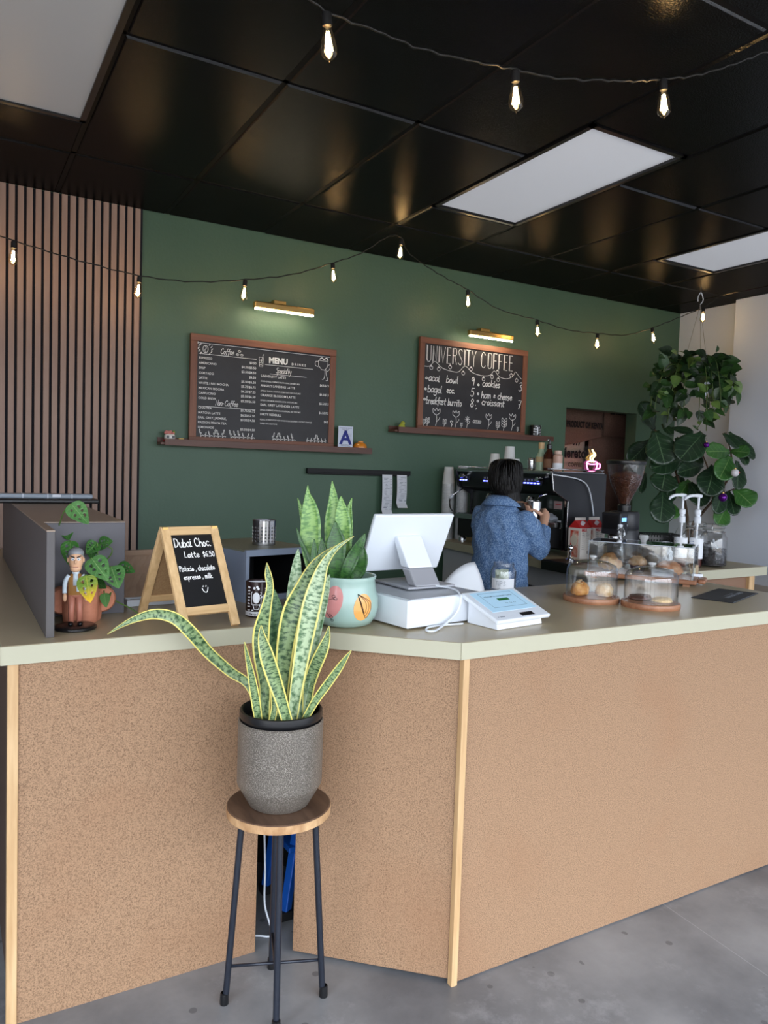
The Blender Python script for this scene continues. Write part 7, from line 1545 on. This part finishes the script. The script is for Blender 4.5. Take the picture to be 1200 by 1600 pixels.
MB().lathe([(0, 0), (.13, 0), (.15, .02), (.18, .34), (.17, .36), (.16, .34), (.15, .30), (0, .30)], 36).build('floor_pot', mat('dark_grey_pot', S(70, 72, 76), .6), t, smooth='auto'); MB().lathe([(0, .31), (.155, .31), (.155, .29)], 24).build('soil', MATS['dark_soil'], t)
bm_ = [mat('purple_bauble', S(96, 24, 130), .15, .6), mat('white_bauble', S(226, 222, 226), .25), mat('purple_bauble', S(96, 24, 130), .15, .6)]
for k, (p, lab) in enumerate(zip(FIGBALLS, ('small purple bauble at the top of the fiddle leaf fig', 'white bauble with red mark hanging in the fiddle leaf fig', 'larger purple bauble low in the fiddle leaf fig'))):
    r_ = (.021, .028, .031)[k]; q = thing('bauble', lab, 'ornament', p, group='baubles in the fiddle leaf fig'); MB().sphere((0, 0, 0), r_, 20, 14).build('ball', bm_[k], q, smooth=True); MB().lathe([(0, r_*.95), (r_*.3, r_*.93), (r_*.3, r_*1.2), (0, r_*1.22)], 12).build('cap', brass, q); MB().tube(smooth_pts([(0, 0, r_*1.2), (.004, 0, r_*1.8), (0, .02, r_*2.6)], 3), .0012, 5).build('hook', steel, q)
    if k == 1: MB().sphere((r_*.45, -r_*.72, r_*.1), (r_*.3, r_*.3, r_*.3), 10, 8).build('red_mark', mat('red_mark', S(190, 60, 60), .4), q, smooth=True)

# ================================================================ hanging pothos
HP = Vector((5.0, 3.93, 2.20))
t = thing('hanging_pothos', 'bushy pothos in white hanging pot on thin wires by the white wall', 'plant', tuple(HP))
MB().lathe([(0, 0), (.075, 0), (.085, .01), (.115, .16), (.12, .165), (.11, .165), (.10, .13), (0, .12)], 32).build('white_pot', white_plastic, t, smooth='auto'); MB().lathe([(0, .135), (.102, .135), (.102, .12)], 20).build('soil', MATS['dark_soil'], t)
hk = Vector((0, 0, .80)); 
for k in range(3):
    a = 2*PI*k/3+.4; MB().tube([(.115*math.cos(a), .115*math.sin(a), .16), (0, 0, .70)], .0016, 5).build('hanger_wire', mat('pale_wire', S(150, 150, 150), .4, .5), t)
MB().tube(smooth_pts([(0, 0, .70), (.03, 0, .74), (0, 0, .79), (-.03, 0, .75), (-.028, 0, .72)], 5), .004, 6).build('hook', white_plastic, t, smooth=True); MB().tube([(0, 0, .78), (0, 0, ZC-HP.z)], .0016, 5).build('ceiling_wire', MATS['pale_wire'], t)
pm = [leaf_mat('pothos_leaf', S(34, 64, 30), S(50, 86, 38), S(76, 108, 58), .35, nveins=4), leaf_mat('pothos_leaf_variegated', S(56, 92, 42), S(120, 150, 76), S(110, 140, 80), .36, nveins=4), leaf_mat('pothos_leaf_dark', S(22, 42, 22), S(32, 56, 28), S(56, 82, 46), .36, nveins=4)]
rg = random.Random(21); vm_ = mat('pothos_vine', S(82, 104, 52), .6); nl = 0
for k in range(36):
    a = 2*PI*k/36+rg.uniform(-.15, .15); reach = rg.uniform(.12, .36); drop = rg.uniform(-.12, .42); up_ = rg.uniform(.03, .17)
    d = Vector((math.cos(a), math.sin(a)*.6, 0)); p0 = HP+d*.07+Vector((0, 0, .15))
    P = smooth_pts([p0, p0+d*.06+Vector((0, 0, up_)), p0+d*reach*.7+Vector((0, 0, up_*.8)), p0+d*reach+Vector((0, 0, -drop*.4)), p0+d*(reach+.03)+Vector((0, 0, -drop))], 5)
    for p in P: p.y = min(p.y, 4.6); p.x = min(p.x, 5.58)
    MB().tube(P, .003, 5).build('vine', vm_, t, smooth=True, world=True)
    for j in range(3, len(P), 3):
        for rep in range(2 if rg.random() < .45 else 1):
            b_ = P[j]; L_ = rg.uniform(.07, .125); dr = Vector((rg.uniform(-1, 1), rg.uniform(-.8, .5), rg.uniform(-1.1, .35))).normalized()
            q = b_+dr*L_
            if q.x > 5.6 or q.y > 4.65: continue
            leaf_mesh(b_, q, L_*rg.uniform(.62, .8), p_heart, cup=.12, droop=.15, nr=8, nc=4, face=(-.5+rg.uniform(-.4, .4), -.7, .45+rg.uniform(-.2, .4))).build('leaf', pm[rg.choice((0, 0, 1, 2, 2))], t, smooth=True, world=True); nl += 1
for b_, q, w_ in POTHOS_EDGE+POTHOS_LONG_LEAVES:
    leaf_mesh(b_, q, w_, p_heart, cup=.10, droop=.1, nr=8, nc=6, face=(-.5+rg.uniform(-.2, .2), -.8, .3)).build('leaf', pm[rg.choice((0, 0, 1))], t, smooth=True, world=True)
MB().tube(smooth_pts(POTHOS_LONG, 4), .003, 5).build('vine', vm_, t, smooth=True, world=True)

# ================================================================ pieces of parts go one level deeper
DEEPER = {'rubber_foot': 'leg', 'led_strip': 'bar', 'printed_lettering': 'black_panel', 'chalk_lettering': ('black_panel', 'chalk_panel'), 'window': 'cabin', 'display': 'case', 'screen_print': 'case', 'green_button': 'case', 'card_slot': 'case',
 'display_glass': 'screen_case', 'blue_display': 'dosing_head', 'button': 'dosing_head', 'control_face': 'dosing_head', 'chute': 'dosing_head', 'key_panel': 'control_housing', 'key_light': 'control_housing', 'key_symbol': 'control_housing',
 'cup_rail': 'cup_tray', 'drip_grate': 'drip_tray', 'wand_grip': 'steam_wand', 'portafilter_basket': 'group_head', 'portafilter_neck': 'group_head', 'portafilter_handle': 'group_head', 'spout': 'group_head', 'red_band': 'red_sticker', 'chrome_lettering': 'backsplash',
 'eye': ('head', 'body'), 'eyebrow': 'head', 'pupil': 'head', 'mouth': 'head', 'lips': 'body', 'hair_tie': 'hair', 'hair_locks': 'hair', 'collar': 'denim_shirt', 'shoulder_seam': 'denim_shirt', 'rolled_rim': 'paper_wall', 'label_writing': 'paper_label', 'label_print': 'label',
 'wire_clip': 'glass_lid', 'rubber_ring': 'glass_lid', 'cap': 'gable', 'top_seal': 'gable', 'emblem': 'body', 'heading': 'body', 'red_panel': 'body', 'hopper_lid': 'hopper', 'hopper_collar': 'hopper', 'beans': 'hopper', 'crumb_topping': 'crust', 'soil': ('outer_pot', 'white_pot', 'floor_pot', 'pot'), 'nursery_pot': 'outer_pot', 'line_drawing': 'pot', 'pink_shape': 'pot', 'orange_shape': 'pot', 'band_lettering': 'white_band', 'letter': 'card', 'fine_print': 'card', 'lining': 'body', 'collar_ring': 'body'}
last = {}
for nm, o in BUILT:
    try: r = root_of(o)
    except ReferenceError: continue
    if o.parent is r and r is not o:
        want = DEEPER.get(nm, ())
        for wname in ((want,) if isinstance(want, str) else want):
            p = last.get((r.name, wname))
            if p is not None and p is not o and p.matrix_local == Matrix.Identity(4):
                o.parent = p; break
    last[(r.name, nm)] = o
